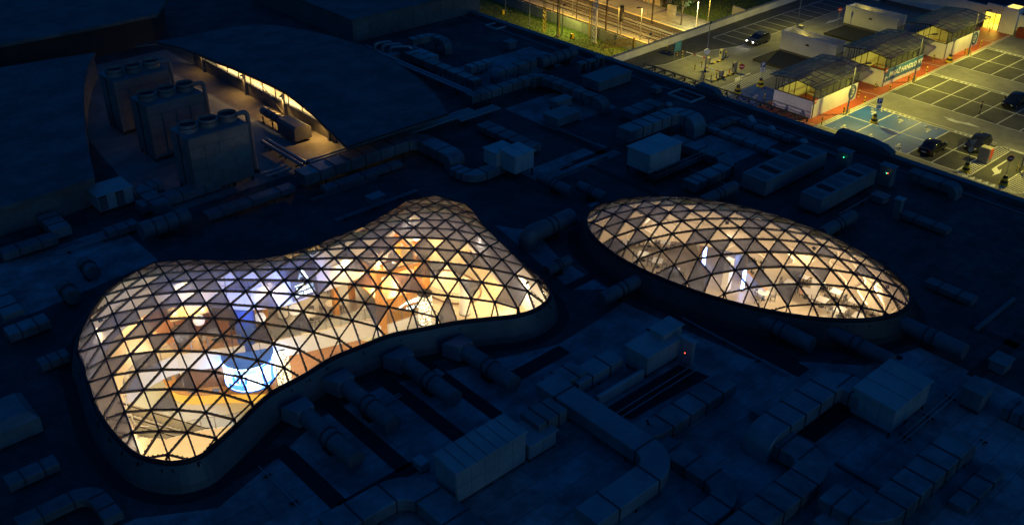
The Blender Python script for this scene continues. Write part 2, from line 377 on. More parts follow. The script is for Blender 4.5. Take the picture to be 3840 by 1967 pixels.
LAT2 = (np.array((54.773788, 49.857471)), np.array((-.450474, -1.693139)), np.array((1.241731, -1.258621)))
KN1 = "0,-1,2.13 1,-1,2.17 2,-1,2.19 0,0,2.30 1,0,2.45 2,0,2.44 3,0,2.20 0,1,2.53 1,1,2.75 2,1,2.82 3,1,2.75 4,1,2.32 0,2,2.76 1,2,2.97 2,2,3.12 3,2,3.22 4,2,2.89 5,2,2.41 0,3,2.82 1,3,3.12 2,3,3.38 3,3,3.52 4,3,3.29 5,3,2.95 0,4,2.84 1,4,3.25 2,4,3.58 3,4,3.77 4,4,3.79 5,4,3.45 6,4,3.11 0,5,2.71 1,5,3.21 2,5,3.79 3,5,3.97 4,5,4.03 5,5,3.93 6,5,3.61 7,5,3.28 8,5,2.84 9,5,2.27 0,6,2.60 1,6,3.10 2,6,3.64 3,6,4.00 4,6,4.14 5,6,4.11 6,6,3.98 7,6,3.83 8,6,3.53 9,6,3.15 10,6,2.76 1,7,3.05 2,7,3.57 3,7,3.97 4,7,4.19 5,7,4.24 6,7,4.19 7,7,4.11 8,7,3.97 9,7,3.75 10,7,3.51 2,8,3.32 3,8,3.74 4,8,4.06 5,8,4.18 6,8,4.22 7,8,4.24 8,8,4.21 9,8,4.14 10,8,4.01 11,8,3.79 3,9,3.45 4,9,3.80 5,9,4.04 6,9,4.10 7,9,4.16 8,9,4.21 9,9,4.27 10,9,4.26 11,9,4.23 3,10,3.14 4,10,3.46 5,10,3.72 6,10,3.85 7,10,3.95 8,10,4.06 9,10,4.16 10,10,4.22 11,10,4.30 12,8,3.59 13,8,3.21 14,8,2.94 15,8,2.70 16,8,2.37 12,9,4.00 13,9,3.85 14,9,3.63 15,9,3.45 16,9,3.26 17,9,3.06 18,9,2.94 19,9,2.67 12,10,4.33 13,10,4.20 14,10,4.08 15,10,3.98 16,10,3.82 17,10,3.76 18,10,3.64 19,10,3.30 20,10,2.76 12,11,4.33 13,11,4.36 14,11,4.31 15,11,4.27 16,11,4.24 17,11,4.11 18,11,4.02 19,11,3.73 20,11,3.20 13,12,4.22 14,12,4.33 15,12,4.35 16,12,4.41 17,12,4.35 18,12,4.24 19,12,4.01 20,12,3.45 14,13,4.09 15,13,4.24 16,13,4.30 17,13,4.38 18,13,4.41 19,13,4.27 20,13,3.75 16,14,4.12 17,14,4.32 18,14,4.45 19,14,4.28 17,15,3.99 18,15,4.24 19,15,4.23"
KN1 = [tuple(map(float, q.split(','))) for q in KN1.split()]
KP1 = np.array([LAT1[0] + i * LAT1[1] + j * LAT1[2] for i, j, z in KN1])
def zmodel1(p):
    u = max(samp(G1, p), 0); return ZR + .30 * math.sqrt(u) + .026 * u
KR1 = np.array([z - zmodel1(p) for p, (i, j, z) in zip(KP1, KN1)])
def z1(p):
    u = max(samp(G1, p), 0); w = np.exp(-((KP1 - p) ** 2).sum(1) / (2 * 1.7 ** 2))
    return zmodel1(p) + float(w @ KR1) / (w.sum() + .15) * min(1, math.sqrt(u / 3))
def z2(p):
    d = p - np.array((ECX, ECY)); a = d[0] * math.cos(ETH) + d[1] * math.sin(ETH); b = -d[0] * math.sin(ETH) + d[1] * math.cos(ETH)
    return ZR + EH * max(1 - (a / EA) ** 2 - (b / (EB * (.94 if b > 0 else 1.))) ** 2, 0) ** EP

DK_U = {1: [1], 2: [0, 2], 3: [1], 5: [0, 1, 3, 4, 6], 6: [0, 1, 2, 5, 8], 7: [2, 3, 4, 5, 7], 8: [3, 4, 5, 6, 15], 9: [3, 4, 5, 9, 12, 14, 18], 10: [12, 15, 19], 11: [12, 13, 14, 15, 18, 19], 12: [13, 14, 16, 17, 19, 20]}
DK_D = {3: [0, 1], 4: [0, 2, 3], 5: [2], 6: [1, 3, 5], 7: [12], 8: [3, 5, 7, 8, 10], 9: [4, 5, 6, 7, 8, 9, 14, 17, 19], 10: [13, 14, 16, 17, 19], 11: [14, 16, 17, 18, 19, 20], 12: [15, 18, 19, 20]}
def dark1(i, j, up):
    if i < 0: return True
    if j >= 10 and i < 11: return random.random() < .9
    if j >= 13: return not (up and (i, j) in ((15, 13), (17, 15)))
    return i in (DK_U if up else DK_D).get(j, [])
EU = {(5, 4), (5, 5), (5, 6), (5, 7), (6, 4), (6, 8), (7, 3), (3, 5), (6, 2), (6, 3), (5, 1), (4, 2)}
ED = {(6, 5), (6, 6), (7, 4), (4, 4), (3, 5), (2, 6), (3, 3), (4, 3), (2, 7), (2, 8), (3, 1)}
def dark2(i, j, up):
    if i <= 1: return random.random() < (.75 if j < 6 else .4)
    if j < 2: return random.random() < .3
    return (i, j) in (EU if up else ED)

def glass_dome(name, label, foot, lat, zf, tri_of, dark, irange, jrange, npane, kmat):
    c = foot.mean(0); root = thing(name, label, 'glass roof', (c[0], c[1], 0))
    p0, a, b = lat
    pos = {}; ins = {}
    def node(i, j):
        if (i, j) not in pos:
            p = p0 + i * a + j * b; k = bool(inside(foot, np.array([p[0]]), np.array([p[1]]))[0]); ins[(i, j)] = k
            pos[(i, j)] = np.array((p[0], p[1], zf(p) if k else ZR))
        return pos[(i, j)], ins[(i, j)]
    cache = {}
    def cut(A, B):      # A inside, B outside -> point on the outline
        key = (round(A[0], 3), round(A[1], 3), round(B[0], 3), round(B[1], 3))
        if key not in cache: cache[key] = cut_(A, B)
        return cache[key].copy()
    def cut_(A, B):
        lo, hi = A[:2].copy(), B[:2].copy()
        for _ in range(12):
            m = (lo + hi) / 2
            if inside(foot, m[:1], m[1:])[0]: lo = m
            else: hi = m
        return np.array((lo[0], lo[1], ZR))
    edges = {}; panes = []
    for i in irange:
        for j in jrange:
            for up in (True, False):
                ks = tri_of(i, j, up); nd = [node(*k) for k in ks]
                if not any(n[1] for n in nd): continue
                poly = []
                for q in range(3):
                    (A, ia), (B, ib) = nd[q], nd[(q + 1) % 3]
                    if ia: poly.append(A)
                    if ia != ib: poly.append(cut(A, B) if ia else cut(B, A))
                    e = tuple(sorted((ks[q], ks[(q + 1) % 3])))
                    if e not in edges and (ia or ib): edges[e] = (A if ia else cut(B, A), B if ib else cut(A, B), ia, ib)
                if len(poly) < 3: continue
                ar = 0; n = np.zeros(3)
                for q in range(1, len(poly) - 1): n += np.cross(poly[q] - poly[0], poly[q + 1] - poly[0])
                ar = np.linalg.norm(n) / 2
                if ar < .06: continue
                n /= np.linalg.norm(n)
                if n[2] < 0: n = -n; poly = poly[::-1]
                panes.append((ar, poly, n, dark(i, j, up)))
    campos = np.array((0, 0, CAMZ))
    panes.sort(key=lambda q: -q[0] * max(.05, abs(q[2].dot((campos - q[1][0]) / np.linalg.norm(campos - q[1][0])))))
    def pane_geo(mb, poly, n):
        ctr = sum(poly) / len(poly); pl = [ctr + (p - ctr) * (1 - .03 / max(.3, np.linalg.norm(p - ctr))) for p in poly]; k = len(pl)
        mb.add([p - n * .015 for p in pl] + [p + n * .015 for p in pl], [tuple(range(k))[::-1], tuple(range(k, 2 * k))] + [(q, (q + 1) % k, k + (q + 1) % k, k + q) for q in range(k)])
    rest = {True: MB(), False: MB()}
    for q, (ar, poly, n, dk) in enumerate(panes):
        if q < npane:
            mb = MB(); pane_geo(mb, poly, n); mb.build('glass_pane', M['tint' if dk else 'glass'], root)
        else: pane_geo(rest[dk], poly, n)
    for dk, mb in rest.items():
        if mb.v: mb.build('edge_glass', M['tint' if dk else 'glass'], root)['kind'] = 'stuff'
    lt = MB(); cl = MB()
    for A, B, ia, ib in edges.values():
        def nrm(p):
            e = .15; q = p[:2]
            return np.array((-(zf(q + (e, 0)) - zf(q - (e, 0))) / (2 * e), -(zf(q + (0, e)) - zf(q - (0, e))) / (2 * e), 1.))
        m = (A + B) / 2
        if np.linalg.norm(A - B) < .12: continue
        n = nrm(m); n /= np.linalg.norm(n); t = (B - A) / np.linalg.norm(B - A)
        A2 = A if ia else A - t * .5 - np.array((0, 0, .12)); B2 = B if ib else B + t * .5 - np.array((0, 0, .12))
        lt.beam(A2 - n * .05, B2 - n * .05, .09, .16, n)
        L = np.linalg.norm(B - A)
        if L > 1:
            for f in (.2, .4, .6, .8): p = A + (B - A) * f; cl.beam(p + n * .035 - t * .05, p + n * .035 + t * .05, .115, .035, n)
    for k, p in pos.items():
        if ins[k]: lt.lathe(p - np.array((0, 0, .1)), [(.13, 0), (.13, .15), (.06, .18)], 8)
    lt.build('lattice_frame', M['mull'], root)
    cl.build('clamp_caps', M['mull'], root)
    ring = offset(foot, .02)
    MB().tube([(p[0], p[1], ZR - .02) for p in ring], .15, 8, closed=True).build('ring_beam', M['mull'], root, True)
    # sloping kerb cladding in panels
    n = len(foot); st = max(1, round(n / 40)); o1 = offset(foot, .22); o2 = offset(foot, .62); o3 = offset(foot, .70)
    for s in range(0, n, st):
        idx = [(s + q) % n for q in range(min(st, n - s) + 1)]; mb = MB(); vs = []; fs = []
        for q in idx: vs += [(o1[q][0], o1[q][1], ZR - .12), (o2[q][0], o2[q][1], .55), (o3[q][0], o3[q][1], .0), (foot[q][0], foot[q][1], ZR - .12)]
        k = len(idx)
        for q in range(k - 1):
            for r in range(2): fs.append((q * 4 + r, (q + 1) * 4 + r, (q + 1) * 4 + r + 1, q * 4 + r + 1))
            fs.append((q * 4 + 3, (q + 1) * 4 + 3, (q + 1) * 4, q * 4))
        mb.add(vs, fs); mb.build('kerb_panel', kmat, root)
    return root
def tri1(i, j, up): return [(i, j), (i + 1, j), (i + 1, j + 1)] if up else [(i, j + 1), (i, j), (i + 1, j + 1)]
def tri2(i, j, up): return [(i, j), (i, j + 1), (i - 1, j + 1)] if up else [(i, j), (i + 1, j), (i, j + 1)]
glass_dome('glass_dome', 'large peanut-shaped glass lattice roof lit from below, left of the oval one', FOOT1, LAT1, z1, tri1, dark1, range(-6, 27), range(-5, 22), 300, M['kerb'])
glass_dome('glass_dome', 'smaller oval glass lattice roof with restaurant tables visible below', FOOT2, LAT2, z2, tri2, dark2, range(-8, 14), range(-4, 17), 300, M['kerb_d'])

# ------------------------------------------------------------------ mall roof slab, ceiling and walls of the two atria
RX0, RX1, RY0, RY1 = -70., 91., -60., 190.
PIT = [(28, 82.2), (52, 82.2), (52, 130), (28, 130)]
tag(sheet('mall_roof', M['roof'], [(RX0, RY0), (RX1, RY0), (RX1, RY1), (RX0, RY1)], 0., [FOOT1, FOOT2]), kind='structure')
for pl in ([(-30, -20), (62, -20), (62, 23.5), (57, 25), (51.5, 31), (50.2, 42), (46.8, 41.6), (42.5, 41.3), (36.5, 43.5), (30, 45.8), (25, 45.8), (20, 44), (16, 42.8), (12, 45.2), (-30, 45)], [(48.5, 46), (50.8, 44), (51.2, 50), (53, 55), (51, 58)], [(60, 61), (71, 61), (71, 64.5), (60, 64.5)], [(76, 52), (87.5, 52), (87.5, 58), (76, 58)], [(70, 84), (87, 84), (87, 92), (70, 92)], [(70, 70), (80, 70), (80, 78), (70, 78)], [(8, 70), (26, 72), (26, 80), (8, 80)]):
    tag(sheet('roof_plate', M['plate'], pl, .002), kind='structure')
tag(sheet('hall_ceiling', M['white'], [(-20, -10), (90.5, -10), (90.5, 100), (-20, 100)], -2.2, [offset(FOOT1, .05), offset(FOOT2, .05)], flip=True), kind='structure')
for nm, ft, m in (('atrium_wall', FOOT1, M['atrium_white']), ('atrium_wall', FOOT2, M['beige'])):
    o = offset(ft, .05); mb = MB(); n = len(o); k = 6; zs = np.linspace(ZR - .1, -2.2, k); vs = []; fs = []
    for p in o:
        for z in zs: vs.append((p[0], p[1], z))
    for q in range(n):
        for r in range(k - 1): fs.append((q * k + r, ((q + 1) % n) * k + r, ((q + 1) % n) * k + r + 1, q * k + r + 1))
    mb.add(vs, fs); aw = tag(mb.build(nm, m, None, True), kind='structure')
    if ft is FOOT2:        # wavy pale relief bands on the wall of the oval atrium
        for s in range(0, 96, 3):
            pth = []
            for q in range(12):
                z = -2.1 + q * .33; f = s + .8 * math.sin(q * .9 + s) + q * .22; i0 = int(math.floor(f)) % 96; fr = f - math.floor(f)
                p = offset(ft, -.0)[i0] * (1 - fr) + offset(ft, -.0)[(i0 + 1) % 96] * fr; pth.append((p[0], p[1], z))
            MB().sweep(pth, [(-.08, -.03), (.08, -.03), (.08, .03), (-.08, .03)]).build('relief_band', M['beige_l'], aw)
# ------------------------------------------------------------------ inside the mall, seen through the glass
ZU, ZL = -5.5, -10.5
VOID = [(17.2, 58.6), (17.6, 61), (18.2, 63.2), (18.8, 64.4), (19.6, 65.3), (20.5, 66), (21.5, 66.2), (22.6, 66.4), (23.8, 66.3), (29, 63.6), (30.8, 62.8), (32.8, 62.0), (34.9, 61.3), (36.9, 60.6), (38.9, 60), (39.3, 58.5), (42.5, 57.9), (42.5, 55), (38, 53), (30, 53.5), (23, 55.2), (21, 56.3), (18.6, 57.1)]
tag(sheet('upper_floor', M['cream'], [(2, 25), (53, 25), (53, 82), (2, 82)], ZU, [VOID]), kind='structure')
tag(sheet('lower_floor', mat('lower_stone', (.50, .47, .36), .3, vary=.08, vscale=.5), [(2, 25), (53, 25), (53, 82), (2, 82)], ZL), kind='structure')
tag(sheet('restaurant_floor', mat('restaurant_floor', (.40, .33, .24), .35, vary=.1, vscale=.6), [(53.2, 15), (82, 15), (82, 70), (53.2, 70)], ZU), kind='structure')
mb = MB()
for x0, x1, y0, y1 in ((1.7, 2, 25, 82), (53, 53.2, 15, 82), (2, 53, 82, 82.3), (2, 53, 24.7, 25), (82, 82.3, 15, 70), (53.2, 82, 70, 70.3), (53.2, 82, 14.7, 15)): mb.box(x0, x1, y0, y1, ZL - .1, -2.2)
tag(mb.build('hall_walls', M['white']), kind='structure')
tag(sheet('grey_lounge_floor', M['grey_floor'], [(30.9, 62.85), (34.9, 61.4), (38.9, 60.1), (44, 64.5), (44, 76), (31, 76)], ZU + .004), kind='structure')
tag(sheet('wood_deck_floor', M['wood_floor'], [(23.9, 66.4), (29, 63.7), (30.8, 62.9), (30.9, 76), (24.2, 76)], ZU + .004), kind='structure')
# edge band of the void
v2 = VOID; mb = MB(); n = len(v2)
for q in range(n):
    p, r = v2[q], v2[(q + 1) % n]; mb.beam((p[0], p[1], ZU - .9), (r[0], r[1], ZU - .9), .16, 1.75)
tag(mb.build('balcony_fascia', M['white']), kind='structure')
t = thing('glass_balustrade', 'curved glass balustrade with slim posts around the open atrium void', 'balustrade', (v2[0][0], v2[0][1], ZU))
mp = MB(); mr = MB()
for q in range(n):
    p, r = np.array(v2[q]), np.array(v2[(q + 1) % n]); L = np.linalg.norm(r - p)
    mr.beam((*p, ZU + 1.1), (*r, ZU + 1.1), .06, .05)
    MB().beam((*p, ZU + .55), (*(p + (r - p) * .97), ZU + .55), .02, .95).build('glass_panel', M['railglass'], t)
    for s in np.arange(0, L, 1.3): c = p + (r - p) * s / L; mp.box(c[0] - .03, c[0] + .03, c[1] - .03, c[1] + .03, ZU, ZU + 1.1)
mr.build('handrail', M['steel'], t); mp.build('posts', M['steel'], t)
t = thing('glass_balustrade', 'round glass balustrade around the small oval opening on the cream floor', 'balustrade', (47, 59.6, ZU))
ring = [(47 + 2.3 * math.cos(a), 59.6 + 3.3 * math.sin(a)) for a in np.linspace(0, 2 * math.pi, 28, endpoint=False)]
MB().tube([(x, y, ZU + 1.1) for x, y in ring], .035, 6, closed=True).build('handrail', M['steel'], t)
MB().sweep([(x, y, ZU + .5) for x, y in ring], [(-.01, -.48), (.01, -.48), (.01, .48), (-.01, .48)], closed=True).build('glass_panel', M['railglass'], t)
MB().sweep([(x, y, ZU + .06) for x, y in ring], [(-.06, -.05), (.06, -.05), (.06, .05), (-.06, .05)], closed=True).build('kerb_ring', M['wood_d'], t)
# hanging cylindrical screen
cx, cy, r = 28.5, 63.3, 2.05; ZS0, ZS1 = -8.5, -5.95
t = thing('led_cylinder', 'bright blue and white cylindrical video screen hanging in the atrium', 'screen', (cx, cy, ZS0))
def cyl_wall(mb, a0, a1, rr, z0, z1, n=20):
    vs = []; fs = []
    for q in range(n + 1):
        a = a0 + (a1 - a0) * q / n; x, y = cx + rr * math.cos(a), cy + rr * math.sin(a); vs += [(x, y, z0), (x, y, z1)]
    for q in range(n): fs.append((2 * q, 2 * q + 2, 2 * q + 3, 2 * q + 1))
    return mb.add(vs, fs)
scr = cyl_wall(MB(), 0, 2 * math.pi, r, ZS0 + .15, ZS1 - .15, 48).build('screen', M['screen'], t, True)
MB().lathe((cx, cy, 0), [(r + .06, ZS0), (r + .06, ZS0 + .16), (r - .3, ZS0 + .16)], 48).build('bottom_rim', M['navy'], t)
MB().lathe((cx, cy, 0), [(r + .06, ZS1 - .16), (r + .06, ZS1), (r - .15, ZS1), (r - .15, ZS1 - .5)], 48).build('top_rim', M['navy'], t)
blue_p = mat('screen_blue', (.02, .05, .3), .3, emit=((.03, .15, .85), 5)); wht_p = mat('screen_white', (.5, .5, .5), .3, emit=((.8, .9, 1), 6))
fa = math.atan2(-cy, -cx)   # side facing the street side of the hall
cyl_wall(MB(), fa + .45, fa + 1.15, r + .02, ZS0 + .2, ZS1 - .2).build('blue_panel', blue_p, t)
for q in range(7): cyl_wall(MB(), fa + .52, fa + .52 + random.uniform(.3, .55), r + .035, ZS1 - .55 - q * .24, ZS1 - .45 - q * .24).build('text_line', wht_p, t)
cyl_wall(MB(), fa - 1.1, fa - .2, r + .02, ZS0 + .2, ZS0 + .75).build('blue_panel', blue_p, t)
for q in range(4): cyl_wall(MB(), fa - .75 + q * .16, fa - .63 + q * .16, r + .035, ZS0 + .9, ZS0 + 1.5 + .2 * (q % 2)).build('picture_patch', blue_p, t)
cyl_wall(MB(), fa - .7, fa + .25, r + .03, ZS1 - .75, ZS1 - .3).build('picture_grid', mat('screen_mid', (.1, .2, .5), .3, emit=((.25, .45, .9), 3)), t)
mb = MB()
for a in (0.3, 1.9, 3.5, 5.1): mb.tube([(cx + 1.5 * math.cos(a), cy + 1.5 * math.sin(a), ZS1 - .1), (cx + 1.2 * math.cos(a), cy + 1.2 * math.sin(a), 1.2)], .025, 6)
mb.build('hanger_cables', M['dark'], t)
tc = thing('blue_column', 'wide blue-lit column rising out of the video cylinder', 'column', (29.2, 64.3, ZL)); MB().lathe((29.2, 64.3, ZL), [(.85, 0), (.85, -2.2 - ZL)], 24).build('shaft', mat('blue_cladding', (.03, .08, .34), .4), tc, True); MB().lathe((29.2, 64.3, ZL), [(.95, 0), (.95, .2)], 24).build('base', M['dark'], tc)
# sequin columns
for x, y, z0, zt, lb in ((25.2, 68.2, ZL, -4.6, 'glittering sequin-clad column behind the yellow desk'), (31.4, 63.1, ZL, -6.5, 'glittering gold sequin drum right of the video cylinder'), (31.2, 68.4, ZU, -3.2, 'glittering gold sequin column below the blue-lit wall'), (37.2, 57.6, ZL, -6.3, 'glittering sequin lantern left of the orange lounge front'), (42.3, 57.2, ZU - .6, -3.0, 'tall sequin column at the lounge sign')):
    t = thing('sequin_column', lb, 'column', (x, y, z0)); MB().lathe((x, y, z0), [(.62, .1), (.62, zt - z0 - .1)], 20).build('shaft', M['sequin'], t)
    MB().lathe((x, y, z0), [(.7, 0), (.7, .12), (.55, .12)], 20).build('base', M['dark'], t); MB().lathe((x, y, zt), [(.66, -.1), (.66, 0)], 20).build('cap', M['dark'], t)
# yellow curved reception desk on the lower floor
desk = catmull([(24.2, 70.2), (23.7, 68.6), (23.8, 67.0), (24.7, 65.8), (26.3, 64.6), (28.0, 63.1), (29.6, 61.8)], 5, False)
t = thing('reception_desk', 'curved glowing yellow reception desk on the lower floor', 'desk', (25, 66.5, ZL))
MB().sweep([(p[0], p[1], ZL + .5) for p in desk], [(-.35, -.5), (.35, -.5), (.35, .5), (-.35, .5)]).build('front_panel', M['yellow_desk'], t, True)
MB().sweep([(p[0], p[1], ZL + 1.04) for p in desk], [(-.5, -.04), (.5, -.04), (.5, .04), (-.5, .04)]).build('counter_top', M['wood'], t, True)
for q in range(4, len(desk) - 3, 5):
    p = desk[q]; d = desk[q + 1] - desk[q]; d = d / np.linalg.norm(d)
    MB().beam((*(p - d * .3), ZL + 1.1), (*(p + d * .3), ZL + 1.1), .45, .03).build('desk_mat', M['chair'], t)
tag(sheet('lower_wood_floor', M['wood_floor'], [(24.6, 70), (24.4, 67.4), (26.4, 65.3), (29.4, 62.6), (40, 56), (43, 60), (32, 75)], ZL + .004), kind='structure')
# wooden front below the deck
t = thing('wood_wall', 'brown vertical wood panelling below the upper deck', 'wall', (26.5, 65.5, ZL))
for q in range(12):
    a = np.array((24.1, 66.6)) + np.array((4.9, -2.72)) * q / 12; b = np.array((24.1, 66.6)) + np.array((4.9, -2.72)) * (q + .96) / 12
    MB().beam((*a, -8.1), (*b, -8.1), .12, 4.7).build('wood_panel', M['wood_d'], t)
# escalators
for k, lb in ((0, 'escalator nearest the left rim with bright steel balustrades'), (1, 'escalator on the inner side beside the open void')):
    s = np.array((16.0 + k * 1.5, 60.7 + k * .75)); e = s + np.array((6.4, -4.1)); dv = (e - s) / np.linalg.norm(e - s); nv = np.array((-dv[1], dv[0])); zt, zb = ZU, ZL
    t = thing('escalator', lb, 'escalator', (*s, zb))
    MB().beam((*s, zt - .5), (*e, zb + .1), 1.3, .7).build('truss', M['esc'], t)
    for sd in (-1, 1):
        o = nv * .62 * sd
        MB().beam((*(s + o), zt + .35), (*(e + o), zb + .9), .08, 1.0).build('balustrade', M['esc'], t)
        MB().beam((*(s + o - dv * .5), zt + .95), (*(e + o), zb + 1.5), .12, .1).build('handrail', M['black'], t)
    st = MB(); N = 26
    for q in range(N):
        f = (q + .5) / N; c = s + (e - s) * f; z = zt - .12 + (zb + .5 - zt) * f
        st.beam((*(c - dv * .11), z + .1), (*(c + dv * .05), z + .1), 1.0, .14)
    st.build('steps', mat('step_metal', (.20, .18, .13), .4, .3), t)
# neon sign on the rear wall under the glass
wr = np.array((.998, -.06)); wc = np.array((33.55, 61.72))
t = thing('neon_sign', 'white neon sign reading AVENUE LOUNGE under a big letter A', 'sign', (*wc, -1.9))
MB().beam((*(wc - wr * 1.15), -.45), (*(wc + wr * 1.15), -.45), .08, 2.9).build('sign_panel', mat('sign_panel', (.10, .10, .115), .6), t)
fo = wc + np.array((0, -.06))
text_mesh('letters', 'A', 1.45, M['led_white'], t, frame_m((*(fo + wr * -.1), .28), (*wr, 0), (0, 0, 1)))
text_mesh('letters', 'AVENUE', .44, M['led_white'], t, frame_m((*fo, -.95), (*wr, 0), (0, 0, 1)), bold=.008)
text_mesh('letters', 'LOUNGE', .44, M['led_white'], t, frame_m((*fo, -1.45), (*wr, 0), (0, 0, 1)), bold=.008)
MB().beam((*(fo - wr * .85), -.55), (*(fo + wr * .1), -.55), .03, .05).build('light_bar', M['led_white'], t)
# orange timber lounge pavilion
t = thing('lounge_pavilion', 'orange timber lounge pavilion with open beams and pendant lamps', 'pavilion', (41, 60.5, ZU)); ZD = -3.1
f0, f1 = np.array((38.7, 58.7)), np.array((43.3, 57.9))
for q in range(9):
    a = f0 + (f1 - f0) * q / 9; b = f0 + (f1 - f0) * (q + .97) / 9; MB().beam((*a, -5.6), (*b, -5.6), .14, 5.0).build('facade_board', M['wood'], t)
MB().prism([(38.7, 58.8), (43.3, 58.0), (44.2, 63.6), (39.2, 64.2)], ZD - .15, ZD).build('deck', M['wood_floor'], t)
for x, y in ((38.8, 58.9), (43.3, 58.2), (44.1, 63.4), (39.3, 63.9), (36.8, 62.6), (44.6, 61.2)): MB().box(x - .22, x + .22, y - .22, y + .22, ZU, -.4).build('column', M['wood'], t)
for a, b in (((38.8, 58.9), (43.3, 58.2)), ((43.3, 58.2), (44.1, 63.4)), ((44.1, 63.4), (39.3, 63.9)), ((39.3, 63.9), (38.8, 58.9)), ((36.8, 62.6), (39.3, 63.9))): MB().beam((*a, -.7), (*b, -.7), .3, .35).build('beam', M['wood'], t)
MB().beam((38.9, 58.9, ZD + .6), (43.2, 58.15, ZD + .6), .04, 1.0).build('rail_glass', M['railglass'], t)
text_mesh('letters', 'AVENUE', .5, M['led_white'], t, frame_m((42.0, 58.0, -4.0), (.985, -.17, 0), (0, 0, 1)))
text_mesh('letters', 'LOUNGE', .5, M['led_white'], t, frame_m((42.0, 58.0, -4.6), (.985, -.17, 0), (0, 0, 1)))
MB().beam((40.2, 58.3, -4.3), (41.2, 58.12, -3.9), .05, .07).build('light_bar', M['led_white'], t)
def pendant(x, y, z, r, m, lb, power=0):
    t = thing('pendant_lamp', lb, 'lamp', (x, y, z), 'pendant lamps in the lounge')
    MB().lathe((x, y, z), [(r, 0), (r * .95, .06), (r * .3, .3), (.04, .42)], 16).build('shade', m, t, True)
    MB().lathe((x, y, z), [(r * .35, -.12), (r * .35, 0)], 12).build('bulb', M['lamp_glow'], t)
    MB().tube([(x, y, z + .4), (x, y, z + 2.2)], .015, 5).build('cord', M['dark'], t)
    if power:
        l = bpy.data.objects.new('bulb_light', bpy.data.lights.new('bulb_light', 'POINT')); COL.objects.link(l); l.parent = t; l.location = (0, 0, -.35)
        l.data.energy = power; l.data.color = (1, .58, .2); l.data.shadow_soft_size = .15
for q, (x, y, z, r) in enumerate(((40.2, 61.6, -1.7, .6), (41.3, 60.4, -1.5, .7), (42.6, 61.8, -1.6, .55), (41.0, 62.9, -1.7, .6), (40.0, 59.9, -1.8, .5))):
    pendant(x, y, z, r, M['gold'], 'gold disc pendant lamp hanging inside the timber lounge', 800 if q in (0, 1, 2) else 0)
for x, y, z, r in ((27.0, 69.6, -3.4, .6), (28.3, 70.4, -3.4, .6), (26.2, 71.3, -3.5, .55)):
    pendant(x, y, z, r, M['gold'], 'gold glass pendant lamp above the wooden deck bar', 120)
for x, y, z, r in ((26.6, 67.3, -3.9, .5), (30.6, 64.4, -4.0, .5), (33.6, 64.0, -4.3, .5)):
    t = thing('globe_lamp', 'white ball floor lamp on the upper deck', 'lamp', (x, y, ZU), 'white ball lamps')
    MB().lathe((x, y, z), [(.1, -.45), (r * .8, -.3), (r, 0), (r * .8, .3), (.1, .45)], 14).build('globe', M['opal'], t, True)
    MB().tube([(x, y, ZU), (x, y, z - .4)], .03, 6).build('stem', M['dark'], t)
# bar table under the deck lamps
t = thing('bar_table', 'bright timber bar table under gold lamps on the wooden deck', 'table', (27, 70.5, ZU))
MB().prism([(25.0, 69.4), (28.4, 68.6), (29.4, 71.4), (26, 72.4)], ZU + 1.0, ZU + 1.08).build('table_top', M['cream'], t)
for x, y in ((25.4, 69.7), (28.1, 69.0), (28.8, 71.1), (26.3, 71.9)): MB().box(x - .06, x + .06, y - .06, y + .06, ZU, ZU + 1.0).build('leg', M['wood_d'], t)
# leaning timber fins beside the blue column
t = thing('timber_fin', 'slanting orange timber fin standing on the wooden deck', 'fin', (31.4, 66.4, ZU))
for k in range(3): MB().beam((30.4 + k * .45, 65.4 - k * .2, ZU), (32.3 + k * .45, 68.2 - k * .2, -2.3), .35, .5).build('fin_board', M['wood'] if k != 1 else M['wood_d'], t)
# round columns
for x, y, z0, m, lb in ((33.2, 65.4, ZU, M['white'], 'white round column tinted blue beside the neon sign'), (29.6, 71.8, ZU, M['white'], 'white round column behind the wooden deck'), (45.2, 55.4, ZU, M['white'], 'white round column on the cream floor by the far end'), (20.6, 74.5, ZU, M['white'], 'white round column at the back of the left cream floor')):
    t = thing('round_column', lb, 'column', (x, y, z0)); MB().lathe((x, y, z0), [(.45, 0), (.45, -2.2 - z0)], 18).build('shaft', m, t, True); MB().lathe((x, y, z0), [(.5, 0), (.5, .12)], 18).build('base', M['steel'], t)
# wood slat wall at the right
t = thing('slat_wall', 'pale and brown striped slat wall at the right end of the atrium', 'wall', (52, 58.5, ZU))
for q in range(14): MB().box(51.9, 52.15, 54.5 + q * .6, 54.85 + q * .6, ZU, -2.3).build('slat', M['wood_d'] if q % 2 else M['beige_l'], t)
# bare branch sculpture
t = thing('branch_sculpture', 'dark bare branch sculpture rising beside the video cylinder', 'sculpture', (29.4, 66.6, ZU)); mb = MB(); random.seed(5)
for q in range(9):
    a = random.uniform(0, 6.28); h = random.uniform(2.5, 4.2); p = [(29.4 + random.uniform(-.15, .15), 66.6 + random.uniform(-.15, .15), ZU)]
    for s in (.35, .7, 1): p.append((29.4 + math.cos(a) * s * s * 1.5 + random.uniform(-.15, .15), 66.6 + math.sin(a) * s * s * 1.5 + random.uniform(-.15, .15), ZU + h * s))
    mb.tube(p, .035, 5)
mb.build('branches', M['dark'], t); MB().lathe((29.4, 66.6, ZU), [(.5, 0), (.6, .5), (.4, .5)], 14).build('pot', M['dark'], t)
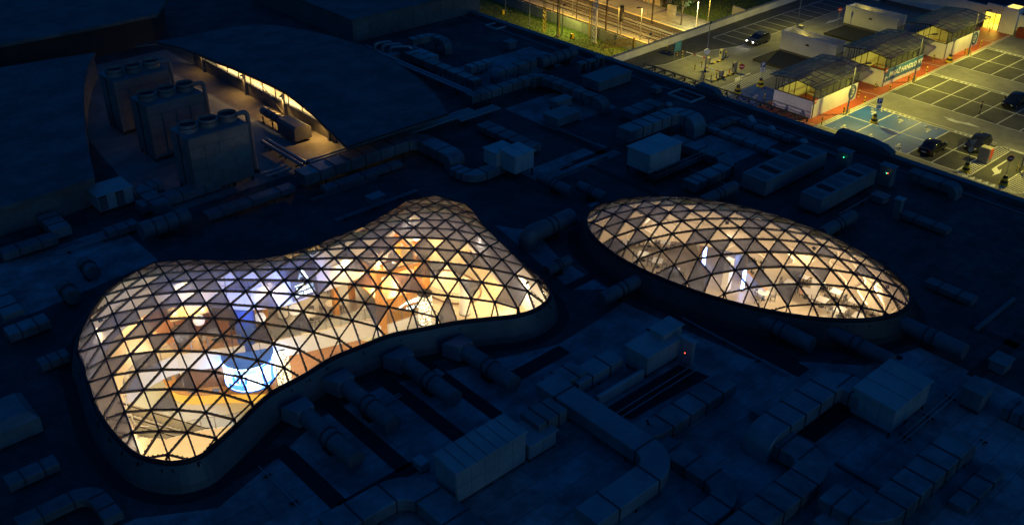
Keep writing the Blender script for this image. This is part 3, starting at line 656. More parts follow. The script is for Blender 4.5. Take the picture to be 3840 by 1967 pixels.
# tables and chairs
def make_table(square, w=.85):
    t = thing('restaurant_table', 'x', 'table', (0, 0, 0), 'white tables')
    if square: MB().bbox(-w / 2, w / 2, -w / 2, w / 2, .71, .75, .01).build('table_top', M['table'], t)
    else: MB().lathe((0, 0, 0), [(w / 2, .71), (w / 2, .75)], 20).build('table_top', M['table'], t)
    MB().tube([(0, 0, .03), (0, 0, .71)], .05, 8).build('pedestal', M['dark'], t); MB().lathe((0, 0, 0), [(.28, 0), (.28, .03)], 14).build('foot_plate', M['dark'], t)
    return t
def make_chair():
    t = thing('restaurant_chair', 'x', 'chair', (0, 0, 0), 'restaurant chairs')
    MB().bbox(-.23, .23, -.23, .23, .43, .47, .02).build('seat', M['chair'], t)
    MB().sweep([(-.22, -.2, .72), (-.12, -.25, .72), (.12, -.25, .72), (.22, -.2, .72)], [(-.02, -.17), (.02, -.17), (.02, .17), (-.02, .17)]).build('backrest', M['chair'], t)
    for x in (-.2, .2):
        for y in (-.2, .2): MB().box(x - .018, x + .018, y - .018, y + .018, 0, .43 if y > 0 else .86).build('leg', M['dark'], t)
    return t
tq, tr_, ch = make_table(True, .95), make_table(False, 1.1), make_chair(); random.seed(11)
first = {}
def place(proto, loc, rz, label, group):
    if proto.name not in first:
        first[proto.name] = 1; proto.location = Vector([float(q) for q in loc]); proto.rotation_euler = (0, 0, rz); proto['label'] = label; proto['group'] = group; return proto
    o = dup(proto, loc, rz, label); o['group'] = group; return o
EGT = [(64.9, 54.0), (66.1, 52.6), (67.0, 51.3), (63.6, 51.2), (63.7, 49.5), (63.6, 47.4), (69.7, 39.0), (71.6, 38.8), (71.5, 35.4), (69.4, 35.5), (71.4, 33.5), (71.5, 31.7), (69.2, 33.6), (69.5, 32.0), (69.6, 37.2), (72.2, 36.9)]
for q, (x, y) in enumerate(EGT):
    rz = .12 if q > 5 else .5
    side = 'left end' if q < 6 else 'right end'
    place(tq, (x, y, ZU), rz, f'small square white table at the {side} of the oval restaurant', f'square tables {side} of the oval restaurant')
    for a in ((0, math.pi) if q % 3 else (0, math.pi, math.pi / 2)):
        d = (math.sin(rz + a), -math.cos(rz + a)); place(ch, (x + d[0] * .72, y + d[1] * .72, ZU), rz + a, f'dark chair at a square table, {side} of the oval restaurant', f'chairs {side} of the oval restaurant')
for x, y in ((71.4, 44.1), (69.5, 43.0), (66.5, 39.6)):
    place(tr_, (x, y, ZU), 0, 'round white table in the middle of the oval restaurant', 'round tables of the oval restaurant')
    for a in (.6, 2.7, 4.8): place(ch, (x + math.sin(a) * .85, y - math.cos(a) * .85, ZU), a, 'dark chair at a round table in the oval restaurant', 'chairs at round restaurant tables')
for x, y in ((33.6, 66.5), (36.9, 63.4), (38.0, 66.6), (34.6, 63.2), (29.8, 65.2), (27.2, 66.2)):
    place(tr_, (x, y, ZU + .004), 0, 'round table on the lounge level inside the large atrium', 'lounge tables of the large atrium')
    for a in (.4, 2.5, 4.5): place(ch, (x + math.sin(a) * .85, y - math.cos(a) * .85, ZU + .004), a, 'chair at a round lounge table inside the large atrium', 'lounge chairs of the large atrium')
# restaurant partition screens, light columns, planters
for x, y, lb in ((66.9, 46.6, 'left bluish light column in the oval restaurant'), (71.5, 46.0, 'rear bluish light column in the oval restaurant'), (66.3, 41.7, 'front bluish light column in the oval restaurant')):
    t = thing('light_column', lb, 'lamp', (x, y, ZU)); MB().box(x - .16, x + .16, y - .07, y + .07, ZU + .15, ZU + 2.1).build('light_panel', M['led_blue'], t); MB().box(x - .2, x + .2, y - .12, y + .12, ZU, ZU + .15).build('base', M['dark'], t)
for pts, lb in (([(70.1, 50.1), (68.7, 48.4), (66.6, 46.9), (64.7, 44.7)], 'curved white low partition left of the light columns'), ([(72.2, 45.6), (70.9, 44.4), (68.7, 43.3), (67.7, 41.9), (66.6, 39.4)], 'curved white low partition right of the light columns')):
    t = thing('low_partition', lb, 'partition', (*pts[0], ZU)); c = catmull(pts, 5, False)
    MB().sweep([(p[0], p[1], ZU + .5) for p in c], [(-.06, -.5), (.06, -.5), (.06, .5), (-.06, .5)]).build('panel', M['white'], t); MB().sweep([(p[0], p[1], ZU + 1.03) for p in c], [(-.1, -.03), (.1, -.03), (.1, .03), (-.1, .03)]).build('capping', M['wood'], t)
for x, y, lb in ((65.2, 42.7, 'white square column between the light columns of the restaurant'), (63.8, 54.0, 'white square column at the left tip of the restaurant'), (69.5, 36.4, 'white square column among the right restaurant tables')):
    t = thing('square_column', lb, 'column', (x, y, ZU)); MB().box(x - .3, x + .3, y - .3, y + .3, ZU, -2.2).build('shaft', M['white'], t); MB().box(x - .34, x + .34, y - .34, y + .34, ZU, ZU + .15).build('base', M['steel'], t)
t = thing('planter', 'round planter with a green shrub in the oval restaurant', 'planter', (71.7, 45.2, ZU)); MB().lathe((71.7, 45.2, ZU), [(.35, 0), (.45, .6), (.38, .6)], 14).build('pot', M['white'], t)
mb = MB()
for q in range(70):
    a, b, r = random.uniform(0, 6.28), random.uniform(0, 1), random.uniform(.1, .5); c = np.array((71.7 + r * math.cos(a), 45.2 + r * math.sin(a), ZU + .65 + b * .6)); e = np.array((random.uniform(-.15, .15), random.uniform(-.15, .15), .1)); g = np.array((-e[1], e[0], .02)) * .5
    mb.add([c - e, c + g, c + e, c - g], [(0, 1, 2, 3)])
mb.build('leaves', mat('indoor_leaf', (.05, .12, .04), .6), t)
# ---- lamps of the two halls: floodlights on the atrium walls below the glass, plus added blue fill
def flood(x, y, z, tx, ty, tz, power, col, lb, grp, cone=150, rad=.12):
    t = thing('floodlight', lb, 'lamp', (x, y, z), grp); d = Vector((tx - x, ty - y, tz - z)).normalized()
    MB().beam((x, y, z), (x - d.x * .25, y - d.y * .25, z - d.z * .25), .3, .18).build('housing', M['dark'], t)
    l = bpy.data.objects.new('flood_light', bpy.data.lights.new('flood_light', 'SPOT')); COL.objects.link(l); l.parent = t; l.location = d * .12
    l.rotation_euler = d.to_track_quat('-Z', 'Y').to_euler(); l.data.energy = power; l.data.color = col; l.data.spot_size = math.radians(cone); l.data.spot_blend = .6; l.data.shadow_soft_size = rad
WARM = (1, .71, .36); WARM2 = (1, .76, .42)
o = offset(FOOT1, -.25); n = len(o)
for q in range(16):
    i = int(q * n / 16); p = o[i]; c = np.array((min(max(p[0], 20), 43), 56.)); c = p + (c - p) * .6
    flood(p[0], p[1], .6, c[0], c[1], -5.2, 2100 if p[0] > 36 else 1650, WARM2 if p[0] > 36 else WARM, 'warm floodlight on the inner wall below the large glass roof', 'floodlights of the large atrium')
for x, y, tx, ty, lb in ((23.5, 48.7, 27.6, 65.2, 'left one of three added blue fill lights under the front rim'), (26.5, 49.1, 30.4, 62.8, 'middle one of three added blue fill lights under the front rim'), (29.3, 49.1, 33.2, 61.9, 'right one of three added blue fill lights under the front rim')):
    flood(x, y, -1.5, tx, ty, -.7, 14000, (.08, .27, 1), lb, 'added blue fill lights of the large atrium', 27)  # made-up blue spots that tint the rear wall
o = offset(FOOT2, -.25); n = len(o)
for q in range(10):
    p = o[int(q * n / 10)]; c = p + (np.array((ECX, ECY)) - p) * .85
    flood(p[0], p[1], .6, c[0], c[1], -4.6, 2200 if p[1] < 42 else 600, (1, .73, .40) if p[1] < 42 else (1, .82, .62), 'warm floodlight on the inner wall below the oval glass roof', 'floodlights of the oval restaurant')
# recessed ceiling panels around the openings
def panel_light(x, y, z, w, power, col, lb, grp):
    t = thing('ceiling_light', lb, 'lamp', (x, y, z), grp); MB().box(x - w / 2 - .1, x + w / 2 + .1, y - w / 2 - .1, y + w / 2 + .1, z, z + .1).build('frame', M['white'], t)
    l = bpy.data.objects.new('panel_light', bpy.data.lights.new('panel_light', 'AREA')); COL.objects.link(l); l.parent = t; l.location = (0, 0, -.03); l.data.size = w; l.data.energy = power; l.data.color = col
for x, y, pw in ((23, 73, 420), (16, 70, 300), (11, 60, 250), (36, 67.5, 260), (42, 69, 260), (51, 66, 420), (51, 56, 420), (50, 48, 420), (29, 74, 260)):
    panel_light(x, y, -2.32, 2.0, pw, WARM, 'square ceiling light panel under the roof around the large atrium', 'ceiling panels around the large atrium')
for x, y in ((20.5, 69), (15, 62.5), (33, 66), (40.5, 62.5), (24, 52.5), (18, 55)):
    panel_light(x, y, ZU - .32, 1.2, 420, (1, .84, .5), 'small added fill light panel under the upper floor edge', 'added lower fill panels of the large atrium')  # panels added to brighten the dim lower floor
for x, y, pw in ((72.5, 43, 260), (73, 36, 300), (71, 29, 260), (67, 54, 120)):
    panel_light(x, y, -2.32, 1.6, pw, (1, .76, .46), 'square ceiling light panel under the roof around the oval restaurant', 'ceiling panels around the oval restaurant')
# ------------------------------------------------------------------ things on the mall roof
def roundpath(pts, r, n=6):
    pts = [np.array(p, float) for p in pts]; out = [pts[0]]
    for i in range(1, len(pts) - 1):
        a, b, c = pts[i - 1], pts[i], pts[i + 1]; u = a - b; v = c - b; lu, lv = np.linalg.norm(u), np.linalg.norm(v); u /= lu; v /= lv
        cs = max(-1, min(1, u.dot(v))); ang = math.acos(cs)
        if ang > 3.0: out.append(b); continue
        d = min(r / math.tan(ang / 2), lu * .49, lv * .49); rr = d * math.tan(ang / 2)
        bis = (u + v); bis /= np.linalg.norm(bis); ctr = b + bis * rr / math.sin(ang / 2); p = b + u * d; q = b + v * d
        e1 = (p - ctr) / rr; e2 = (q - ctr) / rr; th = math.acos(max(-1, min(1, e1.dot(e2))))
        for k in range(n + 1):
            t = k / n; out.append(ctr + rr * (math.sin((1 - t) * th) * e1 + math.sin(t * th) * e2) / math.sin(th))
    out.append(pts[-1]); return out
def snap(pts):
    out = [np.array(pts[0][:2], float)]
    for p in pts[1:]:
        q = np.array(p[:2], float); d = abs(q - out[-1])
        if d[0] > d[1]: q[1] = out[-1][1]
        else: q[0] = out[-1][0]
        out.append(q)
    return out
FLM = {}; DN = [0]
def rect_duct(label, c, px, ztop, w, h, r=.9, drop0=False, drop1=False, name='air_duct', m='duct', fl=1.5, post=3.6, snapit=True, rise1=None):
    pts = [c(x, y, ztop) for x, y in px]; pts = snap(pts) if snapit else [np.array(p[:2]) for p in pts]; zc = ztop - h / 2
    P3 = [np.array((p[0], p[1], zc)) for p in pts]
    if drop0: P3 = [np.array((pts[0][0], pts[0][1], .02))] + P3
    if drop1: P3 = P3 + [np.array((pts[-1][0], pts[-1][1], .02))]
    if rise1: P3 = P3 + [np.array((pts[-1][0], pts[-1][1], rise1))]
    t = thing(name, label, 'duct', (pts[0][0], pts[0][1], 0)); ch = .05
    hw, hh = w / 2, h / 2; DN[0] += 1; m = ('duct', 'duct2', 'duct3')[DN[0] % 3] if m == 'duct' else m
    prof = [(-hw, -hh + ch), (-hw + ch, -hh), (hw - ch, -hh), (hw, -hh + ch), (hw, hh - ch), (hw - ch, hh), (-hw + ch, hh), (-hw, hh - ch)]
    up = (0, 0, 1) if not drop0 else ((pts[1] - pts[0])[0], (pts[1] - pts[0])[1], 0)
    if drop0: prof = [(a, -b) for a, b in prof][::-1]
    MB().sweep(roundpath(P3, r + hw), prof, up=up).build('casing', M[m], t, True)
    key = (round(w, 2), round(h, 2))
    if key not in FLM:
        b = MB().box(-hw - .05, hw + .05, -.035, .035, -hh - .05, hh + .05); me = bpy.data.meshes.new('flange'); me.from_pydata(b.v, [], b.f); me.materials.append(M['flange']); FLM[key] = me
    org = worigin(t); sup = MB(); ns = 0
    for a, b in zip(pts[:-1], pts[1:]):
        L = np.linalg.norm(b - a)
        if L < 1.2: continue
        d = (b - a) / L; rz = math.atan2(d[1], d[0]) - math.pi / 2; mg = min(r + hw, L * .3); k = max(1, int((L - 2 * mg) / fl))
        for q in range(k + 1):
            s = mg + (L - 2 * mg) * q / max(k, 1); p = a + d * s
            o = bpy.data.objects.new('flange', FLM[key]); COL.objects.link(o); o.parent = t; o.location = (p[0] - org.x, p[1] - org.y, zc - org.z); o.rotation_euler = (0, 0, rz)
        nn = max(1, int(L / post)); sd = np.array((-d[1], d[0]))
        if zc - hh > .12:
            for q in range(nn):
                p = a + d * L * (q + .5) / nn; sup = MB()
                for s in (-1, 1): e = p + sd * s * hw * .8; sup.box(e[0] - .05, e[0] + .05, e[1] - .05, e[1] + .05, 0, zc - hh)
                sup.beam((*(p - sd * hw), zc - hh - .04), (*(p + sd * hw), zc - hh - .04), .08, .08); sup.build('support_stand', M['dark'], t)
    return t
def round_duct(label, c, px, zc, r, bend=.8, drop0=False, drop1=False, m='insul', clamps=2, hood=None, name='round_duct', snapit=True, cap=None):
    pts = [c(x, y, zc) for x, y in px]; pts = snap(pts) if snapit else [np.array(p[:2]) for p in pts]
    P3 = [np.array((p[0], p[1], zc)) for p in pts]
    if drop0: P3 = [np.array((*pts[0], .02))] + P3
    if drop1: P3 = P3 + [np.array((*pts[-1], .02))]
    t = thing(name, label, 'duct', (*pts[0], 0))
    MB().tube(roundpath(P3, bend + r), r, 14).build('pipe', M[m], t, True)
    L = np.linalg.norm(pts[1] - pts[0]); d = (pts[1] - pts[0]) / L
    for q in range(clamps):
        s = L * (.45 + .12 * q) if clamps <= 2 else L * (q + 1) / (clamps + 1); p = pts[0] + d * s
        MB().tube([(*(p - d * .05), zc), (*(p + d * .05), zc)], r + .06, 14).build('clamp_ring', M['flange'], t)
    if hood:      # tapering transition towards the kerb of a glass roof
        e = pts[0] - d * hood; w = r * 1.5; sd = np.array((-d[1], d[0])); vs = []
        for s, ww, z0, z1 in ((0, r, zc - r, zc + r), (1, w, .15, zc + r * .4)):
            q = pts[0] + (e - pts[0]) * s
            vs += [(*(q - sd * ww), z0), (*(q + sd * ww), z0), (*(q + sd * ww), z1), (*(q - sd * ww), z1)]
        MB().add(vs, [(0, 1, 2, 3), (7, 6, 5, 4), (0, 4, 5, 1), (1, 5, 6, 2), (2, 6, 7, 3), (3, 7, 4, 0)]).build('transition_hood', M['duct'], t)
    n = max(1, int(L / 3))
    for q in range(n): p = pts[0] + d * L * (q + .6) / (n + .2); MB().box(p[0] - r * .7, p[0] + r * .7, p[1] - r * .7, p[1] + r * .7, 0, max(.05, zc - r + .08)).build('saddle', M['dark'], t)
    return t
def unit(name, label, cat, x0, y0, lx, ly, z0, h, m='ahu', npx=3, npy=2, rows=1, cap=True, legs=True, louver=False, fans=0, vents=0, gap=.05, cham=.04, tops=0):
    t = thing(name, label, cat, (x0 + lx / 2, y0 + ly / 2, 0)); x1, y1, z1 = x0 + lx, y0 + ly, z0 + h
    MB().bbox(x0, x1, y0, y1, z0, z1, cham).build('casing', M[m], t)
    for r in range(rows):
        hh = h - cham + .04; za, zb = z0 + gap + (hh - gap) * r / rows, z0 + (hh - gap) * (r + 1) / rows
        for q in range(npx):
            a, b = x0 + gap + (lx - gap) * q / npx, x0 + (lx - gap) * (q + 1) / npx
            if louver and q % 2 == 0:
                pn = MB().box(a, b, y0 - .02, y0 + .01, za, zb).build('louvre_frame', M['dark'], t)
                for s in range(int((zb - za) / .16)): MB().beam((a + .03, y0 - .05, za + .1 + s * .16), (b - .03, y0 - .05, za + .1 + s * .16), .06, .03).build('louvre_blade', M[m], t)
            else: MB().box(a, b, y0 - .025, y0 + .01, za, zb).build('access_panel', M[m], t)
        for q in range(npy):
            a, b = y0 + gap + (ly - gap) * q / npy, y0 + (ly - gap) * (q + 1) / npy
            MB().box(x0 - .025, x0 + .01, a, b, za, zb).build('access_panel', M[m], t)
    if cap: MB().bbox(x0 - .12, x1 + .12, y0 - .12, y1 + .12, z1 + .003, z1 + .08, .02).build('roof_cap', M[m], t)
    zt = z1 + (.08 if cap else 0)
    for q in range(fans):
        cx, cy, r = x0 + lx * (q + .5) / fans, y0 + ly / 2, min(lx / fans, ly) * .38
        f = MB().lathe((cx, cy, zt), [(r, 0), (r, .18), (r * .94, .18), (r * .94, .02)], 16).build('fan_ring', M[m], t)
        MB().lathe((cx, cy, zt), [(r * .93, .02), (r * .93, .05)], 16).build('fan_grille', M['dark'], f)
    for q in range(tops):
        a = x0 - .1 + (lx + .2) * q / tops; w_ = (lx + .2) / tops - .07; MB().add([(a, y0 - .1, zt + .004), (a + w_, y0 - .1, zt + .004), (a + w_, y1 + .1, zt + .004), (a, y1 + .1, zt + .004), (a, y0 - .1, zt + .05), (a + w_, y0 - .1, zt + .05), (a + w_, y1 + .1, zt + .16), (a, y1 + .1, zt + .16)], [(3, 2, 1, 0), (4, 5, 6, 7), (0, 1, 5, 4), (1, 2, 6, 5), (2, 3, 7, 6), (3, 0, 4, 7)]).build('roof_panel', M[m], t)
    for q in range(vents):
        a = x0 + lx * (q + .2) / vents; MB().box(a, a + lx * .55 / vents, y0 + ly * .12, y0 + ly * .88, zt - .01, zt + .03).build('vent_grille', M['gutter' if q % 3 == 1 else 'insul'], t)
    if legs and z0 > .05:
        lg = MB(); nx = max(2, int(lx / 2.2) + 1)
        for q in range(nx):
            for yy in (y0 + .1, y1 - .1): a = x0 + .1 + (lx - .2) * q / (nx - 1); lg.box(a - .06, a + .06, yy - .06, yy + .06, 0, z0)
        lg.box(x0, x1, y0 + .03, y0 + .13, z0 - .12, z0 - .002).box(x0, x1, y1 - .13, y1 - .03, z0 - .12, z0 - .002); lg.build('base_frame', M['dark'], t)
    return t
def upx(name, label, cat, c, nb, xe, ye, z0, h, **k):
    a, b, d = c(*nb, z0), c(*xe, z0), c(*ye, z0); return unit(name, label, cat, a[0], a[1], b[0] - a[0], d[1] - a[1], z0, h, **k)
def platform(label, x0, x1, y0, y1, z):
    t = thing('steel_platform', label, 'platform', ((x0 + x1) / 2, (y0 + y1) / 2, 0)); MB().box(x0, x1, y0, y1, z - .1, z).build('grating', M['dark'], t); mb = MB()
    for x in np.linspace(x0 + .1, x1 - .1, 4):
        for y in (y0 + .1, y1 - .1): mb.box(x - .06, x + .06, y - .06, y + .06, 0, z - .1)
    mb.build('legs', M['dark'], t); mb = MB()
    for a, b in (((x0, y0), (x1, y0)), ((x0, y0), (x0, y1))):
        mb.beam((*a, z + .95), (*b, z + .95), .05, .05).beam((*a, z + .5), (*b, z + .5), .04, .04)
        L = math.dist(a, b)
        for s in np.arange(0, L + .1, 1.5): f = min(1, s / L); mb.box(a[0] + (b[0] - a[0]) * f - .025, a[0] + (b[0] - a[0]) * f + .025, a[1] + (b[1] - a[1]) * f - .025, a[1] + (b[1] - a[1]) * f + .025, z, z + .95)
    mb.build('railing', M['steel'], t); return t

# dark gutters and walkways laid in the membrane, plus painted shade under ducts
def strip(c, a, b, w, z=.004):
    p, q = c(*a), c(*b); d = q - p
    if abs(d[0]) > abs(d[1]): y = (p[1] + q[1]) / 2; pl = [(p[0], y - w / 2), (q[0], y - w / 2), (q[0], y + w / 2), (p[0], y + w / 2)]
    else: x = (p[0] + q[0]) / 2; pl = [(x - w / 2, p[1]), (x + w / 2, p[1]), (x + w / 2, q[1]), (x - w / 2, q[1])]
    tag(sheet('gutter_and_shade_sheet', M['gutter'], pl, z), kind='structure')
for a, b, w in (((300, 860), (640, 1190), 1.1), ((560, 520), (1060, 960), 1.1), ((900, 360), (1420, 760), 1.1), ((1230, 270), (1640, 640), 1.0), ((-100, 1010), (330, 830), .9), ((640, 1200), (1180, 930), 1.0)): strip(S26, a, b, w)
for a, b, w in (((200, 360), (120, 640), 1.2), ((790, 130), (1500, 560), 1.5), ((730, 330), (950, 215), .9), ((300, 100), (560, 0), .9)): strip(S27, a, b, w, .006)
for a, b, w in (((1220, 300), (1502, 420), .8), ((1230, 560), (1502, 350), 1.0), ((0, 330), (330, 500), 1.6)): strip(S28, a, b, w, .008)
for a, b, w in (((1300, 1060), (1750, 900), .8), ((1180, 700), (1650, 950), 1.0), ((1530, 1040), (2200, 1300), .8)): strip(S23, a, b, w, .005)
for kz, (c, q) in enumerate(((S27, [(480, 740), (880, 500), (1040, 560), (640, 780)]), (S28, [(560, 620), (650, 740), (430, 900), (300, 830)]))): tag(sheet('gutter_and_shade_sheet', M['gutter'], [c(x, y, 0)[:2] for x, y in q], .016 + .004 * kz), kind='structure')  # near-black sheets standing in for shade under ducts and conduits
for nm, ft in (('kerb_gutter', FOOT1), ('kerb_gutter', FOOT2)):
    o1, o2 = offset(ft, .6), offset(ft, 1.55); tag(sheet(nm, M['gutter'], o2, .012, [o1]), kind='structure')
# small dark roof blemishes: drains and patches
random.seed(3)
for q in range(20):
    x, y = random.uniform(8, 85), random.uniform(20, 80); p = np.array([x]), np.array([y])
    if inside(offset(FOOT1, 2.2), *p)[0] or inside(offset(FOOT2, 2.2), *p)[0]: continue
    r = random.uniform(.10, .3); t = tag(MB().lathe((x, y, .002), [(r, 0), (r, .05), (r * .7, .07)], 10).build('roof_drain', M['gutter']), 'small dark round drain in the open roof membrane', 'drain', 'roof drains')

# parapet along the edge towards the car park
t = thing('roof_parapet', 'long dark parapet along the roof edge facing the car park', 'parapet', (90.6, 60, 0))
for q in range(40):
    y0 = -30 + q * 5; MB().box(90.2, 90.9, y0 + .01, y0 + 4.99, 0, .4).build('parapet_wall', M['insul'], t)
    MB().box(90.1, 91.0, y0 + .01, y0 + 4.99, .402, .46).build('coping', M['insul'], t)
for y0, y1, h, lb in ((41.8, 48.4, 1.0, 'curved dark fairing on the roof edge beside the blue bays'), (63.6, 67.0, .8, 'short dark fairing on the roof edge near the pergola')):
    pr = [(y0, 0), (y0, h * .35), (y0 + (y1 - y0) * .15, h * .8), (y0 + (y1 - y0) * .4, h), (y1 - .4, h), (y1, 0)]; n = len(pr); mb = MB()
    mb.add([(89.9, y, .465 + z) for y, z in pr] + [(90.95, y, .465 + z) for y, z in pr], [tuple(range(n))[::-1], tuple(range(n, 2 * n))] + [(i, (i + 1) % n, n + (i + 1) % n, n + i) for i in range(n)])
    tag(mb.build('parapet_fairing', M['insul']), lb, 'fairing')
t = thing('cable_tray', 'thin pale lightning strip running along the roof edge', 'cable', (88.6, 60, 0)); MB().box(88.55, 88.65, 20, 150, .05, .12).build('strip', M['pipe'], t)
for c, pts, lb in ((T3, [(200, 405), (340, 465), (560, 400), (390, 345)], 'pale rectangular hatch frame at the far end of the roof edge'), (S24, [(665, 100), (840, 175), (930, 135), (765, 65)], 'pale rectangular hatch frame on the roof edge by the pergola')):
    p = [c(x, y, .2) for x, y in pts]; xs, ys = [q[0] for q in p], [q[1] for q in p]; x0, x1, y0, y1 = min(xs), max(xs), min(ys), max(ys); t = thing('hatch_frame', lb, 'hatch', (x0, y0, 0))
    for b in ((x0, x0 + .14, y0, y1), (x1 - .14, x1, y0, y1), (x0 + .15, x1 - .15, y0, y0 + .14), (x0 + .15, x1 - .15, y1 - .14, y1)): MB().box(*b, 0, .22).build('frame_bar', M['ahu_w'], t)
    MB().box(x0 + .2, x1 - .2, y0 + .2, y1 - .2, 0, .08).build('cover', M['gutter'], t)

rect_duct('long duct parallel to the roof edge ending in a rounded drop at the right', C6, [(1480, 740), (1920, 900)], 1.3, 1.3, .8, r=.6, drop1=True)
# ---------------- upper roof with the lens-shaped opening, and the service yard below it
ZC = 2.95
canopy = [D(x, y, ZC)[:2] for x, y in ((1128, 285), (1100, 240), (1050, 195), (990, 152), (920, 117), (850, 95), (780, 78), (700, 64), (640, 60), (560, 72), (480, 88), (400, 104), (340, 113))] + [S22(x, y, ZC)[:2] for x, y in ((-20, 205), (140, 240), (280, 290), (385, 332), (490, 372), (590, 414), (690, 458), (790, 505), (895, 560), (1000, 640), (1080, 705), (1160, 790), (1240, 865), (1322, 942))]
t = thing('curved_canopy_roof', 'large dark curved canopy roof overhanging a warm lit window band', 'roof', (56, 92, 0))
MB().prism([tuple(p) for p in canopy], ZC - .35, ZC).build('roof_slab', M['roof2'], t)
MB().tube([(p[0], p[1], ZC - .05) for p in canopy], .1, 6, closed=True).build('edge_trim', M['dark'], t)
leftroof = [D(x, y, ZC)[:2] for x, y in ((-300, 250), (0, 170), (120, 150), (240, 132), (222, 165), (212, 210), (210, 260), (214, 320), (224, 380), (238, 445), (140, 480), (-300, 610))]
t = thing('flat_wing_roof', 'dark flat wing roof at the left edge with a curved inner rim', 'roof', (15, 110, 0))
MB().prism([tuple(p) for p in leftroof], ZC - .35, ZC).build('roof_slab', M['roof2'], t); mb = MB()
pl = [np.array(p) for p in leftroof]; ctr = sum(pl) / len(pl); mb.prism([tuple(ctr + (p - ctr) * .96) for p in pl], 0, ZC - .36); mb.build('supporting_wall', M['insul'], t)
t = thing('flat_wing_roof', 'dark flat roof in the top left corner behind the wing roof', 'roof', (40, 150, 0))
bk = [D(x, y, 4.0)[:2] for x, y in ((-300, 130), (0, 112), (200, 75), (395, 36), (425, -10), (300, -60), (-300, -60))]
MB().prism([tuple(p) for p in bk], 3.6, 4.0).build('roof_slab', M['roof2'], t); bc = sum(np.array(p) for p in bk) / len(bk); MB().prism([tuple(bc + (np.array(p) - bc) * .94) for p in bk], 0, 3.59).build('supporting_wall', M['gutter'], t)
# yard wall with lit window band
XW = 50.4
t = thing('yard_wall', 'low yard wall carrying a warm lit strip window under the canopy', 'wall', (XW, 98, 0))
MB().box(XW, XW + .3, 82.5, 114, 0, 1.5).build('wall_base', M['insul'], t)
for y in (92.3, 100.9, 111.2, 83.5): MB().box(XW - .25, XW, y - .14, y + .14, 0, 2.6).build('column', M['ahu2'], t)
for q in range(10):
    y = 86 + q * 2.75; MB().box(XW + .05, XW + .12, y, y + .12, 1.5, 2.6).build('mullion', M['dark'], t)
    MB().box(XW + .07, XW + .10, y + .13, y + 2.74, 1.51, 2.58).build('window_pane', M['glass'], t)
MB().box(XW, XW + .3, 82.5, 114, 2.59, 2.6).build('head_rail', M['dark'], t)
MB().tube([(XW - .1, 92.5, .1), (XW - .1, 97.2, 2.5)], .05, 6).build('brace', M['steel'], t)
t = thing('corridor_room', 'bright corridor glimpsed behind the strip window', 'room', (XW + 3, 100, 0))
MB().box(XW + .35, XW + 3.5, 84, 112.5, .02, .06).build('floor', M['cream'], t); MB().box(XW + 3.5, XW + 3.6, 84, 112.5, .02, 2.58).build('back_wall', M['cream'], t)
MB().box(XW + 3.3, XW + 3.45, 93, 93.8, 1.3, 2.2).build('poster', M['signred'], t)
for y in (88, 95, 102, 109):
    l = bpy.data.objects.new('tube_light', bpy.data.lights.new('tube_light', 'AREA')); COL.objects.link(l); l.data.shape = 'RECTANGLE'; l.data.size = .3; l.data.size_y = 4; l.data.energy = 520; l.data.color = (1, .74, .36)
    l.parent = t; l.location = Vector((XW + 2.2, y, 2.5)) - t.location
    MB().box(XW + 2.0, XW + 2.4, y - 2, y + 2, 2.52, 2.57).build('lamp_housing', M['white'], t)
tag(sheet('yard_floor', M['lane'], [(29, 79), (XW, 79), (XW, 122), (34, 122)], .01), kind='structure')
for x, y, pw, lb in ((XW - .4, 84.5, 560, 'bracket lamp at the near end of the yard wall'), (XW - .4, 92.4, 520, 'bracket lamp on the yard column nearest the camera'), (XW - .4, 101, 240, 'bracket lamp on the middle yard column'), (XW - .4, 111.3, 80, 'bracket lamp on the farthest yard column'), (36.0, 101.0, 60, 'bracket lamp under the wing roof left of the cooling towers')):
    t = thing('bracket_lamp', lb, 'lamp', (x, y, 2.3)); MB().lathe((x, y, 2.25), [(.12, 0), (.15, .1), (.05, .2)], 10).build('shade', M['dark'], t); MB().lathe((x, y, 2.2), [(.07, 0), (.07, .06)], 8).build('bulb', M['lamp_glow'], t)
    MB().beam((x, y, 2.42), (x + .4 if x > 40 else x - .4, y, 2.42), .05, .05).build('arm', M['dark'], t)
    l = bpy.data.objects.new('bulb_light', bpy.data.lights.new('bulb_light', 'SPOT')); COL.objects.link(l); l.parent = t; l.location = (0, 0, -.15); l.rotation_euler = (0, math.radians(-20) if x < 40 else math.radians(38), 0); l.data.spot_size = math.radians(150); l.data.spot_blend = .5
    l.data.energy = pw; l.data.color = (1, .52, .12); l.data.shadow_soft_size = .06
